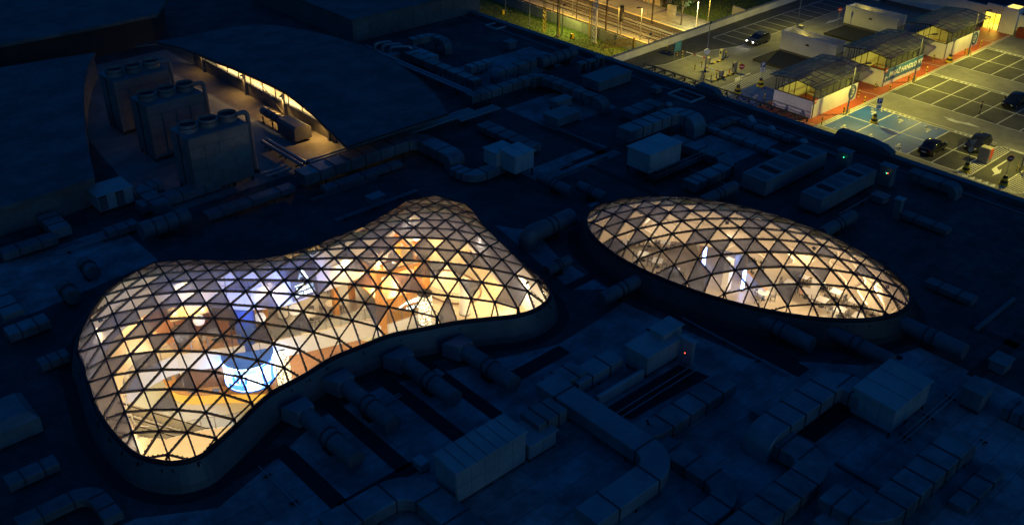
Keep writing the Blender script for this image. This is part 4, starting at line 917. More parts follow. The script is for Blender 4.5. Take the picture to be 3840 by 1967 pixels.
# cooling towers
def tower(lb, nb, xe):
    lx = 6.0; ly = 3.6; h = 5.9; x0, y0 = nb; x1, y1 = x0 + lx, y0 + ly
    t = thing('cooling_tower', lb, 'cooling tower', (x0 + lx / 2, y0 + ly / 2, 0))
    MB().bbox(x0, x1, y0, y1, .4, h, .04).build('casing', M['tower'], t)
    for q in range(4):
        for r in range(4):
            MB().box(x0 + .1 + (lx - .1) * q / 4, x0 + (lx - .1) * (q + 1) / 4, y0 - .05, y0 + .01, .5 + (h - 1.5) * r / 4, .44 + (h - 1.5) * (r + 1) / 4).build('side_panel', M['tower'], t)
    for q in range(5): MB().box(x0 + .02 + (lx - .14) * q / 4, x0 + .12 + (lx - .14) * q / 4, y0 - .11, y0 - .052, .3, h - 1.0).build('rib', M['ahu2'], t)
    MB().box(x0, x1, y0 - .07, y0 - .002, h - .95, h - .05).build('top_band', M['tower'], t)
    for q in range(2):
        for r in range(4): MB().box(x0 - .05, x0 + .01, y0 + .15 + q * (ly - .2) / 2, y0 + (ly - .15) / 2 + q * (ly - .1) / 2, .5 + (h - .8) * r / 4, .42 + (h - .8) * (r + 1) / 4).build('end_panel', M['tower'], t)
    MB().box(x0 - .1, x0 - .052, y0 + ly / 2 - .08, y0 + ly / 2 + .08, .3, h).build('end_post', M['dark'], t)
    for q in range(3):
        c = (x0 + lx * (q + .5) / 3, y0 + ly / 2, h + .005); r = min(lx / 6, ly / 2) * .86
        f = MB().lathe(c, [(r * 1.04, 0), (r, .25), (r, .75), (r * .95, .75), (r * .95, .3)], 24).build('fan_stack', M['tower'], t, True); MB().lathe(c, [(r * .94, .32), (r * .94, .36)], 24).build('fan_grille', M['dark'], f)
        MB().lathe(c, [(r * 1.03, .42), (r * 1.03, .48)], 24).build('stack_band', M['dark'], f)
    mb = MB()
    for q in range(4):
        for yy in (y0 + .15, y1 - .15): a_ = x0 + .15 + (lx - .3) * q / 3; mb.box(a_ - .1, a_ + .1, yy - .1, yy + .1, 0, .4)
    mb.build('base_frame', M['dark'], t)
    return x1, y0, y1
for lb, nb, xe, pl in (('cooling tower nearest the camera, three fan stacks on top', (33.7, 80.3), None, 'riser pipe of the nearest cooling tower'), ('middle cooling tower between two others', (34.3, 90.2), None, 'riser pipe of the middle cooling tower'), ('farthest cooling tower at the back of the yard', (34.7, 98.8), None, 'riser pipe of the farthest cooling tower')):
    x1, y0, y1 = tower(lb, nb, xe); ym = (y0 + y1) / 2
    t = thing('riser_pipe', pl, 'pipe', (x1 + .8, ym, 0)); MB().tube(roundpath([(x1 - .3, ym, 6.2), (x1 + 1.0, ym, 6.2), (x1 + 1.0, ym - .3, .3)], .45), .22, 10).build('pipe', M['tower'], t, True)
    MB().tube([(x1 + .4, y1 - .5, 0), (x1 + .4, y1 - .5, 4.2)], .16, 10).build('pipe', M['tower'], t); MB().lathe((x1 + 1.0, ym - .28, 0), [(.34, 0), (.34, .3)], 12).build('base_flange', M['dark'], t)
# pump and horizontal tank in the yard
p = S22(960, 930, 0); t = thing('yard_tank', 'dark hooded machine standing on the warm lit yard floor', 'machine', (p[0], p[1], 0))
x0, y0 = p[0], p[1]
MB().add([(x0, y0, .3), (x0 + 2.0, y0, .3), (x0 + 2.0, y0, 1.5), (x0 + 1.4, y0, 1.9), (x0 + .2, y0, 1.9), (x0, y0, 1.6), (x0, y0 + 3.4, .3), (x0 + 2.0, y0 + 3.4, .3), (x0 + 2.0, y0 + 3.4, 1.5), (x0 + 1.4, y0 + 3.4, 1.9), (x0 + .2, y0 + 3.4, 1.9), (x0, y0 + 3.4, 1.6)],
         [(0, 1, 2, 3, 4, 5), (11, 10, 9, 8, 7, 6), (0, 6, 7, 1), (1, 7, 8, 2), (2, 8, 9, 3), (3, 9, 10, 4), (4, 10, 11, 5), (5, 11, 6, 0)]).build('hood', M['insul'], t)
MB().tube([(x0 + 1, y0 + 3.4, 1.1), (x0 + 1, y0 + 8.0, 1.1)], .5, 12).build('barrel', M['insul'], t)
for s in (3.6, 4.6, 5.6, 6.8): MB().tube([(x0 + 1, y0 + s, 1.1), (x0 + 1, y0 + s + .1, 1.1)], .56, 12).build('band', M['dark'], t)
mb = MB()
for s in (.3, 3, 4.2, 5.4, 7.4):
    for xx in (.5, 1.5): mb.box(x0 + xx - .06, x0 + xx + .06, y0 + s - .06, y0 + s + .06, 0, .75).box(x0 + xx - .2, x0 + xx + .2, y0 + s - .2, y0 + s + .2, 0, .04)
mb.build('legs', M['dark'], t)
# penthouse block
a = D(890, 108, 0); t = thing('plant_penthouse', 'large dark plant penthouse block at the top of the picture', 'building', (a[0], a[1], 0))
MB().bbox(a[0], a[0] + 22, a[1], a[1] + 26, 0, 3.0, .06).build('block', M['insul'], t); MB().box(a[0] - .15, a[0] + 22.15, a[1] - .15, a[1] + 26.15, 3.003, 3.15).build('roof_edge', M['roof2'], t)
for q in range(9): MB().box(a[0] + .3 + q * 2.4, a[0] + 2.6 + q * 2.4, a[1] - .04, a[1] - .002, .2, 2.9).build('wall_panel', M['insul'], t)

# ---------------- ducts (paths read along their tops)
rect_duct('long low duct beside the canopy turning down near the grey unit', S22, [(985, 1125), (1850, 872), (2090, 985)], 1.7, 1.9, 1.1, r=.7, drop1=True)
rect_duct('duct curling round below the central grey unit', S23, [(455, 1040), (560, 1120), (900, 1010)], .95, 1.4, .8, r=.8)
rect_duct('duct from the roof middle turning towards the ribbed unit', S23, [(565, 455), (1110, 268), (1700, 480)], 1.6, 1.3, .9, r=.6, drop1=True)
rect_duct('short kinked duct ending at the stacked small boxes', S23, [(1060, 330), (1190, 290), (1290, 470)], 1.3, 1.4, .9, r=.6)
rect_duct('wide duct above the box units bending down at its right end', S24, [(300, 395), (700, 222), (870, 300)], 2.1, 1.9, 1.2, r=1.0, drop1=True)
rect_duct('flat wide duct lying behind the wide bent duct', S24, [(330, 255), (640, 195)], 1.1, 2.2, .8)
rect_duct('hairpin duct right of the white box unit', S24, [(690, 455), (1215, 640), (960, 745), (760, 790)], 1.2, 1.6, .9, r=1.1)
rect_duct('long thin duct parallel to the roof edge', S24, [(930, 352), (1640, 610)], .7, .7, .5, r=.5)
rect_duct('low broad duct under the small vent cowls', S24, [(1000, 370), (1290, 330), (1640, 470)], .7, 1.1, .5, r=.5)
rect_duct('duct at the top centre with a kink', S23, [(70, 95), (330, 160), (640, 330)], 1.5, 1.3, .9, r=.6, snapit=True)
rect_duct('short duct stub joining the kinked duct at the top centre', S23, [(560, 215), (735, 165)], 1.3, 1.3, .9)
rect_duct('square duct feeding the big round duct at the roof edge', S23, [(790, 250), (1130, 165)], 1.5, 1.2, 1.0, r=.5, drop0=True)
rect_duct('looping duct at the top by the penthouse', S22, [(1770, 180), (1880, 130), (2010, 190)], 1.9, 1.2, .9, r=.7, drop1=True)
rect_duct('low wide duct behind the double pipes at the top', S22, [(1760, 230), (1990, 290)], 1.2, 1.3, .8)
rect_duct('broad flat duct between the pipe bundle and the grey unit', S23, [(680, 680), (1180, 850)], .9, 1.8, .7, r=.6)
rect_duct('flat duct below the large glass roof turning off the bottom edge', S26, [(560, 1330), (1140, 1050), (1560, 1360)], 1.2, 1.9, .9, r=1.0)
rect_duct('long duct crossing the lower middle and turning back left', S27, [(200, 570), (800, 1000), (430, 1290)], 1.5, 1.8, 1.0, r=.9, fl=4)
rect_duct('lower parallel duct in the bottom middle', S27, [(650, 800), (1150, 1160), (900, 1340)], .8, 1.6, .7, r=.9)
rect_duct('segmented duct right of the unit with the red light', S27, [(1130, 570), (700, 820), (660, 790)], 1.1, 1.6, .9, r=.7, drop0=False)
rect_duct('short duct entering the unit with the red light', S27, [(330, 575), (600, 470)], 1.2, 1.5, .9, fl=2.5)
rect_duct('duct rising from the long white unit', S26, [(1870, 640), (2060, 540)], 1.9, 1.7, 1.0, fl=1.2)
rect_duct('duct linking the white unit to the crossing duct', S26, [(2000, 400), (2240, 330)], 1.4, 1.6, .9, fl=2)
rect_duct('broad duct leaving the lower right box unit to the left', S28, [(700, 640), (560, 545), (120, 810)], 1.9, 1.9, 1.1, r=.7, drop1=True)
rect_duct('S-shaped broad duct running off the bottom right edge', S28, [(225, 850), (480, 985), (-40, 1340)], 1.4, 1.9, 1.0, r=1.0)
rect_duct('broad duct climbing to the right at the lower right', S28, [(500, 1140), (740, 1270), (1160, 860)], 1.6, 1.9, 1.1, r=1.0, drop1=True)
rect_duct('duct stub at the bottom edge right of the crossing duct', S28, [(480, 1330), (720, 1190)], .8, 1.5, .7)
rect_duct('faint duct at the far right lower edge', S28, [(1420, 690), (1560, 760)], 1.0, 1.5, .9)
rect_duct('low faint duct along the lower right roof', S28, [(1160, 1220), (1400, 1050)], .5, 1.2, .4)
rect_duct('dim duct left of the grey louvred unit', A1, [(-60, 330), (150, 420)], 1.2, 1.6, .9)
rect_duct('dim bent duct behind the grey louvred unit', A1, [(880, 60), (720, 110), (900, 250)], 1.3, 1.5, .9, r=.6)
rect_duct('dim duct at the bottom left corner', S25, [(60, 1310), (330, 1180), (480, 1250)], .8, 1.1, .6, r=.7, m='insul')
rect_duct('dim duct along the far left edge', S25, [(-20, 470), (250, 480)], 1.1, 1.5, .9)
rect_duct('dim duct above the large glass roof', A1, [(700, 250), (1330, 30)], 1.0, 1.5, .8)
rect_duct('dim low duct next to the left end of the large glass roof', S25, [(20, 620), (190, 590)], .9, 1.4, .7)
for lb, c, px, kw in (
    ('first round duct from the left below the large glass roof', S26, [(430, 620), (710, 930)], dict(hood=1.6)),
    ('second round duct from the left below the large glass roof', S26, [(690, 430), (1000, 670)], dict(hood=1.6)),
    ('third round duct from the left below the large glass roof', S26, [(1080, 280), (1400, 500)], dict(hood=1.6)),
    ('fourth round duct from the left below the large glass roof', S26, [(1460, 200), (1775, 410)], dict(hood=1.6)),
    ('round duct left of the oval glass roof ending in a flange', S27, [(690, 60), (480, 165)], dict(r=.55)),
    ('round duct at the back right of the large glass roof', A3, [(1660, 440), (1850, 250)], dict(r=.8, drop0=True)),
    ('round duct at the right tip of the large glass roof', A3, [(1790, 690), (1960, 620)], dict(r=.45)),
    ('round duct behind the oval glass roof', S24, [(920, 985), (1215, 865)], dict(r=.55)),
    ('round duct at the back right of the oval glass roof', S24, [(1890, 1235), (2185, 1105)], dict(r=.55)),
    ('round duct in front of the oval glass roof, left one', S28, [(90, 235), (395, 415)], dict(r=.6)),
    ('round duct in front of the oval glass roof, middle one', S28, [(470, 310), (820, 490)], dict(r=.55)),
    ('round duct in front of the oval glass roof, right one', S28, [(850, 275), (1190, 445)], dict(r=.6)),
    ('big round duct with clamps near the railway side roof edge', S23, [(1150, 190), (1430, 100)], dict(r=.75, clamps=4)),
    ('dim round duct left of the large glass roof', A1, [(720, 480), (1150, 380)], dict(r=.8, clamps=3)),
    ('dim insulated duct above the left end of the large glass roof', A1, [(250, 740), (420, 790)], dict(r=.6)),
    ('dim insulated duct at the far left of the large glass roof', A1, [(80, 930), (230, 1000)], dict(r=.6)),
    ('dark round duct left of the oval glass roof tip', S24, [(-60, 850), (170, 940)], dict(r=.5)),
    ('dark round duct between the two glass roofs', S24, [(-380, 780), (-120, 900)], dict(r=.5))):
    k = dict(r=.62); k.update(kw); rr = k.pop('r'); round_duct(lb, c, px, rr + .35, rr, **k)
# pipe bundles
def pipes(label, c, a, b, n, r, z, gap):
    p, q = snap([c(*a, z), c(*b, z)]); d = (q - p) / np.linalg.norm(q - p); s = np.array((-d[1], d[0])); t = thing('pipe_bundle', label, 'pipes', (*p, 0))
    for k in range(n):
        o = s * gap * (k - (n - 1) / 2); MB().tube([(*(p + o), z), (*(q + o), z)], r, 10).build('pipe', M['pipe'], t, True)
    L = np.linalg.norm(q - p)
    for f in np.arange(1, L, 3.): e = p + d * f; MB().beam((*(e - s * (gap * n / 2 + .1)), z - r - .05), (*(e + s * (gap * n / 2 + .1)), z - r - .05), .1, .1).box(e[0] - .06, e[0] + .06, e[1] - .06, e[1] + .06, 0, z - r - .06).build('rack', M['dark'], t)
pipes('three parallel clad pipes along the foot of the canopy', S22, (1060, 1060), (2240, 700), 3, .17, .9, .55)
pipes('two clad pipes along the far side of the canopy', S22, (1530, 280), (2170, 590), 2, .2, .9, .6)
pipes('three short pipes right of the canopy corner', S23, (470, 660), (770, 540), 3, .16, .8, .5)
pipes('two pipes running from the nearest cooling tower', S22, (740, 900), (1020, 1070), 2, .2, .7, .6)
pipes('two pale pipes at the foot of the nearest cooling tower', S22, (735, 1145), (910, 1085), 2, .12, .5, .8)
pipes('thin conduit pair beside the unit with the red light', S27, (555, 770), (960, 505), 2, .05, .3, .5)
pipes('thin conduit beside the lower right box unit', S28, (855, 900), (1190, 630), 2, .05, .5, .3)
pipes('thin conduit beside the right condenser', S24, (2030, 1080), (2330, 905), 1, .05, .4, .3)
# loops of hose by the penthouse
t = thing('hose_loops', 'pale looping pipes in front of the penthouse', 'pipes', (*S22(1560, 260, 0)[:2], 0)); 
for k in range(3):
    a, b = S22(1520 + k * 55, 275 + k * 12, .3), S22(1640 + k * 70, 255 + k * 20, .3); MB().tube(roundpath([(a[0], a[1], 0), (a[0], a[1], 1.4), (b[0], b[1], 1.4), (b[0], b[1], 0)], .5), .2, 8).build('pipe', M['pipe'], t, True)

# ---------------- box units
a, b, e = S23(952, 968, 2.6), S23(1108, 912, 2.6), S23(668, 880, 2.6); unit('air_handling_unit', 'pale grey box unit in the middle of the roof, by the curled duct', 'air unit', a[0], a[1], b[0] - a[0], (e[1] - a[1]) * .52, .8, 1.75, m='ahu_w', npx=3, npy=2, tops=2)
unit('intake_hood', 'narrower rear half of the middle grey unit with a lower hood', 'hood', a[0] - .5, a[1] + (e[1] - a[1]) * .53, b[0] - a[0], (e[1] - a[1]) * .47, .9, 1.45, m='ahu_w', npx=2, npy=3)
upx('air_handling_unit', 'white box unit on a steel platform above the oval glass roof', 'air unit', S24, (500, 755), (735, 640), (345, 670), .8, 1.9, m='ahu_w', npx=3, npy=2)
a = S24(500, 755, .7); platform('steel grating platform under the white box unit', a[0] - .6, a[0] + 7.5, a[1] - 1.4, a[1] + .0 - .05, .7)
upx('condenser_unit', 'left one of two long condensers with dark roof vents', 'condenser', S24, (1430, 935), (1940, 700), (1250, 850), .4, 1.5, m='ahu2', npx=6, npy=2, vents=6, cap=False)
upx('condenser_unit', 'right one of two long condensers with dark roof vents', 'condenser', S24, (1870, 1080), (2320, 840), (1712, 1010), .4, 1.5, m='ahu2', npx=6, npy=2, vents=6, cap=False)
upx('control_cabinet', 'control cabinet with one green light beside the left condenser', 'cabinet', S24, (2080, 745), (2122, 725), (1992, 715), .1, 2.0, m='ahu2', npx=1, npy=1, legs=False)
upx('control_cabinet', 'control cabinet with green and red lights beside the right condenser', 'cabinet', S24, (2430, 870), (2468, 850), (2322, 840), .1, 2.0, m='ahu2', npx=1, npy=1, legs=False)
def led(cabinet_pt, c, z, m, lb):
    p = c(*cabinet_pt, z); tag(MB().lathe((p[0] - .04, p[1] - .04, z), [(.02, -.045), (.05, 0), (.02, .045)], 8).build('indicator_light', M[m]), lb, 'indicator')
led((2068, 620), S24, 1.75, 'led_green', 'single green indicator light on the left cabinet'); led((2413, 747), S24, 1.75, 'led_green', 'green indicator light on the right cabinet'); led((2424, 749), S24, 1.75, 'led_red', 'red indicator light next to the green one')
upx('air_handling_unit', 'large box unit at the lower right with a tilted side panel', 'air unit', S28, (815, 850), (985, 690), (600, 745), .5, 1.8, npx=3, npy=3, tops=3)
upx('air_handling_unit', 'small dim box at the far lower right', 'air unit', S28, (1265, 745), (1315, 690), (1178, 690), .2, 1.4, m='ahu2', npx=1, npy=2)
upx('air_handling_unit', 'long white two-tier unit at the bottom centre', 'air unit', S26, (1400, 1180), (1850, 915), (1245, 1080), .25, 2.3, npx=5, npy=2, rows=2, tops=7)
a, b = S26(1860, 905, .25), S26(2030, 800, .25); unit('air_handling_unit', 'lower end section of the long white unit', 'air unit', a[0] + .1, a[1], b[0] - a[0], 2.0, .25, 1.1, npx=2, npy=1)
for q in range(5):
    p, e = S26(1310 + q * 118, 905 - q * 64, 2.66), S26(1480 + q * 90, 960 - q * 60, 2.66)
p = S26(1170, 985, .1); unit('junction_box', 'small pale box at the left end of the long white unit', 'box', p[0], p[1], .7, .9, .1, .6, npx=1, npy=1, cap=False)
upx('air_handling_unit', 'pale unit with hooded end beside the red light cabinet', 'air unit', S27, (715, 555), (880, 460), (610, 490), .3, 1.5, npx=3, npy=2)
upx('air_handling_unit', 'taller rear section of the unit beside the red light cabinet', 'air unit', S27, (790, 470), (890, 415), (735, 425), .3, 2.0, npx=2, npy=1)
upx('low_casing', 'low narrow white casing left of the red light unit', 'casing', S27, (470, 715), (705, 575), (455, 705), .1, .8, npx=5, npy=1, cap=False, legs=False)
upx('control_cabinet', 'pale cabinet with a red light near the lower middle', 'cabinet', S27, (940, 510), (952, 500), (884, 475), .1, 2.0, npx=1, npy=1, legs=False)
led((912, 438), S27, 1.75, 'led_red', 'single red indicator light on the lower middle cabinet')
p = A1(390, 320, .3); upx('louvred_unit', 'pale louvred unit left of the cooling towers', 'air unit', A1, (390, 320), (700, 255), (290, 240), .3, 1.5, npx=4, npy=2, louver=True)
p = S25(-30, 1060, .1); unit('rounded_unit', 'pale box unit cut by the left picture edge', 'air unit', p[0], p[1], 3.2, 3.4, .1, 1.6, m='ahu2', npx=3, npy=3, cap=False, cham=.5)
upx('small_air_unit', 'upper of two small boxes in the middle of the roof', 'air unit', S23, (1290, 580), (1410, 535), (1240, 555), .4, .9, m='ahu2', npx=2, npy=1)
upx('small_air_unit', 'lower of two small boxes in the middle of the roof', 'air unit', S23, (1300, 720), (1470, 650), (1180, 670), .2, .9, m='ahu2', npx=3, npy=1)
upx('ribbed_unit', 'ribbed grey unit near the roof edge beside three chimneys', 'air unit', S23, (1640, 430), (1880, 330), (1500, 380), .1, 1.2, m='ahu2', npx=7, npy=3)
for k, (x, y) in enumerate(((1495, 300), (1570, 280), (1640, 250))):
    p = S23(x, y, .0); t = thing('chimney_hood', ('left', 'middle', 'right')[k] + ' one of three rectangular chimney hoods by the ribbed unit', 'chimney', (p[0], p[1], 0))
    MB().box(p[0] - .5, p[0] + .5, p[1] - .35, p[1] + .35, 0, 1.7).build('shaft', M['ahu2'], t); MB().box(p[0] - .55, p[0] + .55, p[1] - .4, p[1] + .4, 1.703, 1.8).build('cap', M['ahu2'], t)
    MB().box(p[0] - .38, p[0] + .38, p[1] - .37, p[1] - .345, .5, 1.6).build('opening', M['gutter'], t)
for x, y, lb in ((662, 190, 'white roof bubble near the pale hatch frame'), (1490, 382, 'white roof bubble on the low broad duct'), (1750, 485, 'tiny white cowl near the left condenser')):
    p = S24(x, y, .8); t = thing('roof_bubble', lb, 'vent', (p[0], p[1], 0)); MB().lathe((p[0], p[1], .55), [(.4, 0), (.45, .15), (.3, .35), (.1, .42)], 14).build('dome_cap', M['ahu'], t, True); MB().lathe((p[0], p[1], 0), [(.3, 0), (.3, .56)], 12).build('upstand', M['ahu2'], t)
p = S24(1340, 330, .7); t = thing('vent_cowl', 'pale angled vent cowl near the roof edge', 'vent', (p[0], p[1], 0)); MB().box(p[0] - .4, p[0] + .4, p[1] - .9, p[1] + .9, .1, .5).build('body', M['ahu2'], t); MB().add([(p[0] - .4, p[1] - .3, .5), (p[0] + .4, p[1] - .3, .5), (p[0] + .4, p[1] + .5, .5), (p[0] - .4, p[1] + .5, .5), (p[0] - .4, p[1] + .5, 1.2), (p[0] + .4, p[1] + .5, 1.2)], [(0, 1, 5, 4), (1, 2, 5), (0, 4, 3), (3, 4, 5, 2), (3, 2, 1, 0)]).build('cowl', M['ahu'], t)
p = S24(2490, 1110, 0); t = thing('vent_post', 'slim white vent post at the right behind the oval roof', 'vent', (p[0], p[1], 0)); MB().box(p[0] - .3, p[0] + .3, p[1] - .3, p[1] + .3, 0, 1.9).build('shaft', M['ahu2'], t); MB().bbox(p[0] - .4, p[0] + .4, p[1] - .4, p[1] + .4, 1.903, 2.05, .05).build('cap', M['ahu'], t)

# thin conduits, low kerbs and service boxes that clutter the roof
for lb, c, a, b, n, r, z, g in (('thin conduit along the gutter left of the bottom ducts', S26, (120, 940), (420, 1240), 1, .05, .2, .3), ('thin conduit pair crossing between the round ducts', S26, (760, 620), (1040, 480), 2, .05, .2, .25), ('thin conduit below the oval glass roof', S27, (900, 260), (1450, 560), 1, .06, .2, .3), ('conduit beside the middle grey unit', S23, (1120, 1130), (1420, 1020), 2, .06, .3, .3), ('conduit from the white box unit to the condensers', S24, (760, 690), (1180, 870), 1, .07, .3, .3), ('conduit along the roof edge near the fairing', S24, (1500, 420), (2050, 640), 2, .06, .25, .35), ('thin conduit behind the large glass roof', A3, (300, 330), (860, 110), 2, .06, .25, .3), ('conduit at the left side of the large glass roof', A1, (20, 660), (520, 560), 2, .07, .3, .4), ('conduit beside the broad duct at the lower right', S28, (1020, 1150), (1380, 880), 1, .06, .3, .3), ('pipe pair left of the louvred unit', S21, (330, 1260), (600, 1180), 2, .1, .4, .5), ('pipes in front of the penthouse block', S22, (1450, 230), (1560, 330), 2, .12, .4, .4)): pipes(lb, c, a, b, n, r, z, g)
def kerb_line(lb, c, a, b):
    p, q = snap([c(*a, 0), c(*b, 0)]); t = tag(MB().beam((*p, .11), (*q, .11), .28, .22).build('roof_kerb', M['insul']), lb, 'kerb')
for lb, c, a, b in (('low roof kerb below the central grey unit', S23, (1190, 1180), (1700, 970)), ('low roof kerb along the middle of the roof', S23, (1180, 690), (1640, 930)), ('low roof kerb behind the left condenser', S24, (1180, 880), (1480, 740)), ('low roof kerb left of the oval glass roof', S27, (560, 40), (760, 160)), ('low roof kerb under the broad right duct', S28, (540, 1010), (830, 1180)), ('low roof kerb at the back of the large glass roof', A3, (120, 200), (640, 60)), ('low roof kerb right of the oval glass roof', S28, (1250, 330), (1480, 180))): kerb_line(lb, c, a, b)
for lb, c, q, sx, sy, h in (('small service box beside the third round duct', S26, (1250, 420), .8, .6, .5), ('small service box between the ducts at the bottom', S26, (960, 1230), .7, .7, .5), ('pair-sized grey box behind the large glass roof', A3, (560, 240), 1.4, .9, .7), ('small grey box in front of the penthouse', S22, (1640, 350), 1.2, 1.0, .8), ('grey box near the far roof edge', S23, (900, 90), 1.3, 1.1, .9), ('small grey box left of the hatch frame', S24, (560, 120), .9, .9, .6), ('low grey box right of the right condenser', S24, (2380, 1010), 1.0, 1.2, .6), ('small box at the left of the oval glass roof', S24, (60, 1080), .9, .7, .5), ('grey box at the lower right edge', S28, (1390, 560), 1.3, 1.1, .8), ('grey box by the crossing duct', S27, (1290, 800), 1.0, .8, .6)):
    p = c(*q, 0); unit('service_box', lb, 'box', p[0], p[1], sx, sy, .08, h, m='ahu2', npx=1, npy=1, cap=True, legs=False)

for lb, c, px, z, w, h in (('dim insulated duct behind the back of the large glass roof', A1, [(1250, 330), (2000, 110)], .9, 1.2, .6), ('dim duct stub left of the cooling towers', A1, [(430, 470), (690, 400)], .9, 1.2, .6), ('dim duct at the left edge above the rounded unit', S25, [(0, 330), (190, 260)], 1.0, 1.3, .7), ('dim duct next to the left curve of the large glass roof', S25, [(140, 730), (250, 700)], .8, 1.1, .6), ('dim duct below the rounded unit at the left edge', S25, [(20, 1160), (210, 1090)], .8, 1.1, .6), ('dim duct between the canopy foot and the large glass roof', S22, [(1150, 1230), (1720, 1060)], .7, 1.1, .5), ('dim duct in the dark area right of the oval glass roof', S28, [(1010, 60), (1240, 170)], .7, 1.1, .5), ('dim duct at the far right above the oval glass roof', C6, [(1400, 1150), (1900, 1290)], .7, 1.1, .5)): rect_duct(lb, c, px, z, w, h, m='insul', fl=2.6)
# ------------------------------------------------------------------ car park deck beyond the roof edge
ZP = -5.0
T2 = crop(2480, 60, 500 / 2200); T4 = crop(2900, 0, 600 / 2576); T5 = crop(3400, 0, 440 / 2234); T6 = crop(3380, 430, 460 / 2024)
tag(sheet('ground', M['ground'], [(-1500, -1500), (2500, -1500), (2500, 2500), (-1500, 2500)], -10.6), kind='structure')
tag(MB().box(90.2, 90.98, -60, 190, -10.6, -.01).build('mall_facade', M['insul']), 'long dark mall facade below the roof edge', 'facade')
def wy(x): return 89.2 + (x - 91) * .033      # line of the deck's railway-side wall
tag(sheet('parking_deck', M['lane'], [(91, -60), (200, -60), (200, wy(200)), (91, wy(91))], ZP), kind='structure')
tag(MB().prism([(91, wy(91) + .5), (200, wy(200) + .5), (200, wy(200) - .0), (91, wy(91))], -10.6, ZP - .01).build('deck_edge_wall', M['concrete']), 'concrete retaining wall under the car park edge', 'wall')
t = thing('deck_parapet', 'pale concrete parapet between car park and railway', 'parapet', (120, wy(120), ZP))
for q in range(24):
    x0, x1 = 91 + q * 4.5, 91 + q * 4.5 + 4.46; MB().prism([(x0, wy(x0)), (x1, wy(x1)), (x1, wy(x1) + .35), (x0, wy(x0) + .35)], ZP, -3.95).build('wall_panel', M['wallwhite'], t)
    MB().prism([(x0, wy(x0) - .08), (x1, wy(x1) - .08), (x1, wy(x1) + .43), (x0, wy(x0) + .43)], -3.947, -3.85).build('coping', M['concrete'], t)
def pad(name, m, x0, x1, y0, y1, z): return tag(sheet(name, m, [(x0, y0), (x1, y0), (x1, y1), (x0, y1)], ZP + z), kind='structure')
YW = 58.25
pad('asphalt_bays', M['asphalt'], 104, 114.3, 20, 46.5, .004); pad('asphalt_bays', M['asphalt'], 120.6, 131.3, 20, 58, .004); pad('asphalt_bays', M['asphalt'], 137.4, 148.2, 20, 58, .004)
pad('blue_bays', M['bluepaint'], 104, 114.3, 46.5, 57.6, .004); pad('red_walkway', M['redpaint'], 101, 157.6, 58.3, 66.5, .004)
pad('blue_bays', M['bluepaint'], 98, 110, 66.9, 71.6, .004)
tag(sheet('asphalt_lane', M['asphalt'], [(91, 84.5), (103.5, 85.8), (106.5, 84.7), (114.9, 84.8), (120.9, 82.7), (175, 83.2), (175, wy(175)), (91, wy(91))], ZP + .004), kind='structure')
ZM = ZP + .010
def marks(name, segs, w=.13):
    mb = MB()
    for x0, y0, x1, y1 in segs:
        d = np.array((x1 - x0, y1 - y0)); L = np.linalg.norm(d); d /= L; s = np.array((-d[1], d[0])) * w / 2; a, b = np.array((x0, y0)), np.array((x1, y1))
        mb.add([(*(a - s), ZM), (*(b - s), ZM), (*(b + s), ZM), (*(a + s), ZM)], [(0, 1, 2, 3)])
    return tag(mb.build(name, M['line']), kind='structure')
L = [(102.3, 57.85, 157, 58.35), (102.3, 58.12, 157, 58.62)]
marks('walkway_edge_line', L, .11)
ys1 = [57.6, 53.9, 50.2, 46.5, 43.5, 40.6]
marks('bay_lines', [(104, y, 114.3, y) for y in ys1] + [(109.2, 57.6, 109.2, 40.6), (104, 57.6, 104, 40.6), (114.3, 57.6, 114.3, 40.9), (114.95, 57.6, 114.95, 41)])
for xa, xb in ((120.6, 131.3), (137.4, 148.1)):
    xm = (xa + xb) / 2; marks('bay_lines', [(xa, 58 - 2.86 * k, xb, 58 - 2.86 * k) for k in range(13)] + [(xm, 58, xm, 22), (xa, 58, xa, 22), (xb, 58, xb, 22), (xb + .7, 58, xb + .7, 22)])
marks('bay_lines', [(121.3 + 2.6 * k, 82.9, 121.3 + 2.6 * k, 87.9) for k in range(18)] + [(121.3, 87.9, 168, 88.4), (121, 82.8, 168, 83.6)], .11)
marks('lane_line', [(91, 84.5, 103.5, 85.8), (103.5, 85.8, 106.5, 84.7), (106.5, 84.7, 114.9, 84.8), (114.9, 84.8, 120.9, 82.7)], .11)
marks('walkway_cross_line', [(118.5, 58.4, 117.2, 66.4), (135.5, 58.4, 134.4, 66.4), (152, 58.4, 150.8, 66), (103.6, 58.4, 102.4, 63)], .09)
def polymark(name, pts, z=ZM): return tag(sheet(name, M['line'], pts, z), kind='structure')
def chevs(x, ylist):
    for y in ylist:
        for k in range(4):
            yy = y - k * .62; polymark('chevron_mark', [(x + .06, yy), (x + .32, yy + .28), (x + .6, yy), (x + .6, yy - .28), (x + .32, yy), (x + .06, yy - .28)])
chevs(114.33, (55.9, 53.2, 45.9)); chevs(131.33, (56.4, 53.6, 48)); chevs(148.13, (56.5, 53.8))
def arrow(c, pts): polymark('lane_arrow', [c(x, y, ZM)[:2] for x, y in pts])
arrow(T6, [(690, 25), (750, 45), (790, 60), (830, 62), (900, 95), (1060, 135), (1100, 130), (1310, 218), (1180, 190), (1060, 160), (905, 118), (985, 155), (840, 115), (720, 72), (790, 85)])
arrow(T6, [(1735, 745), (1742, 765), (1575, 870), (1610, 918), (1660, 895), (1630, 965), (1490, 1008), (1540, 970), (1488, 900), (1560, 850)])
arrow(T2, [(1465, 938), (1472, 950), (1310, 1020), (1340, 1045), (1170, 1110), (1215, 1075), (1210, 1030), (1265, 1008)])
arrow(T4, [(1110, 280), (1112, 292), (990, 345), (975, 352), (838, 386), (905, 335), (930, 342)])
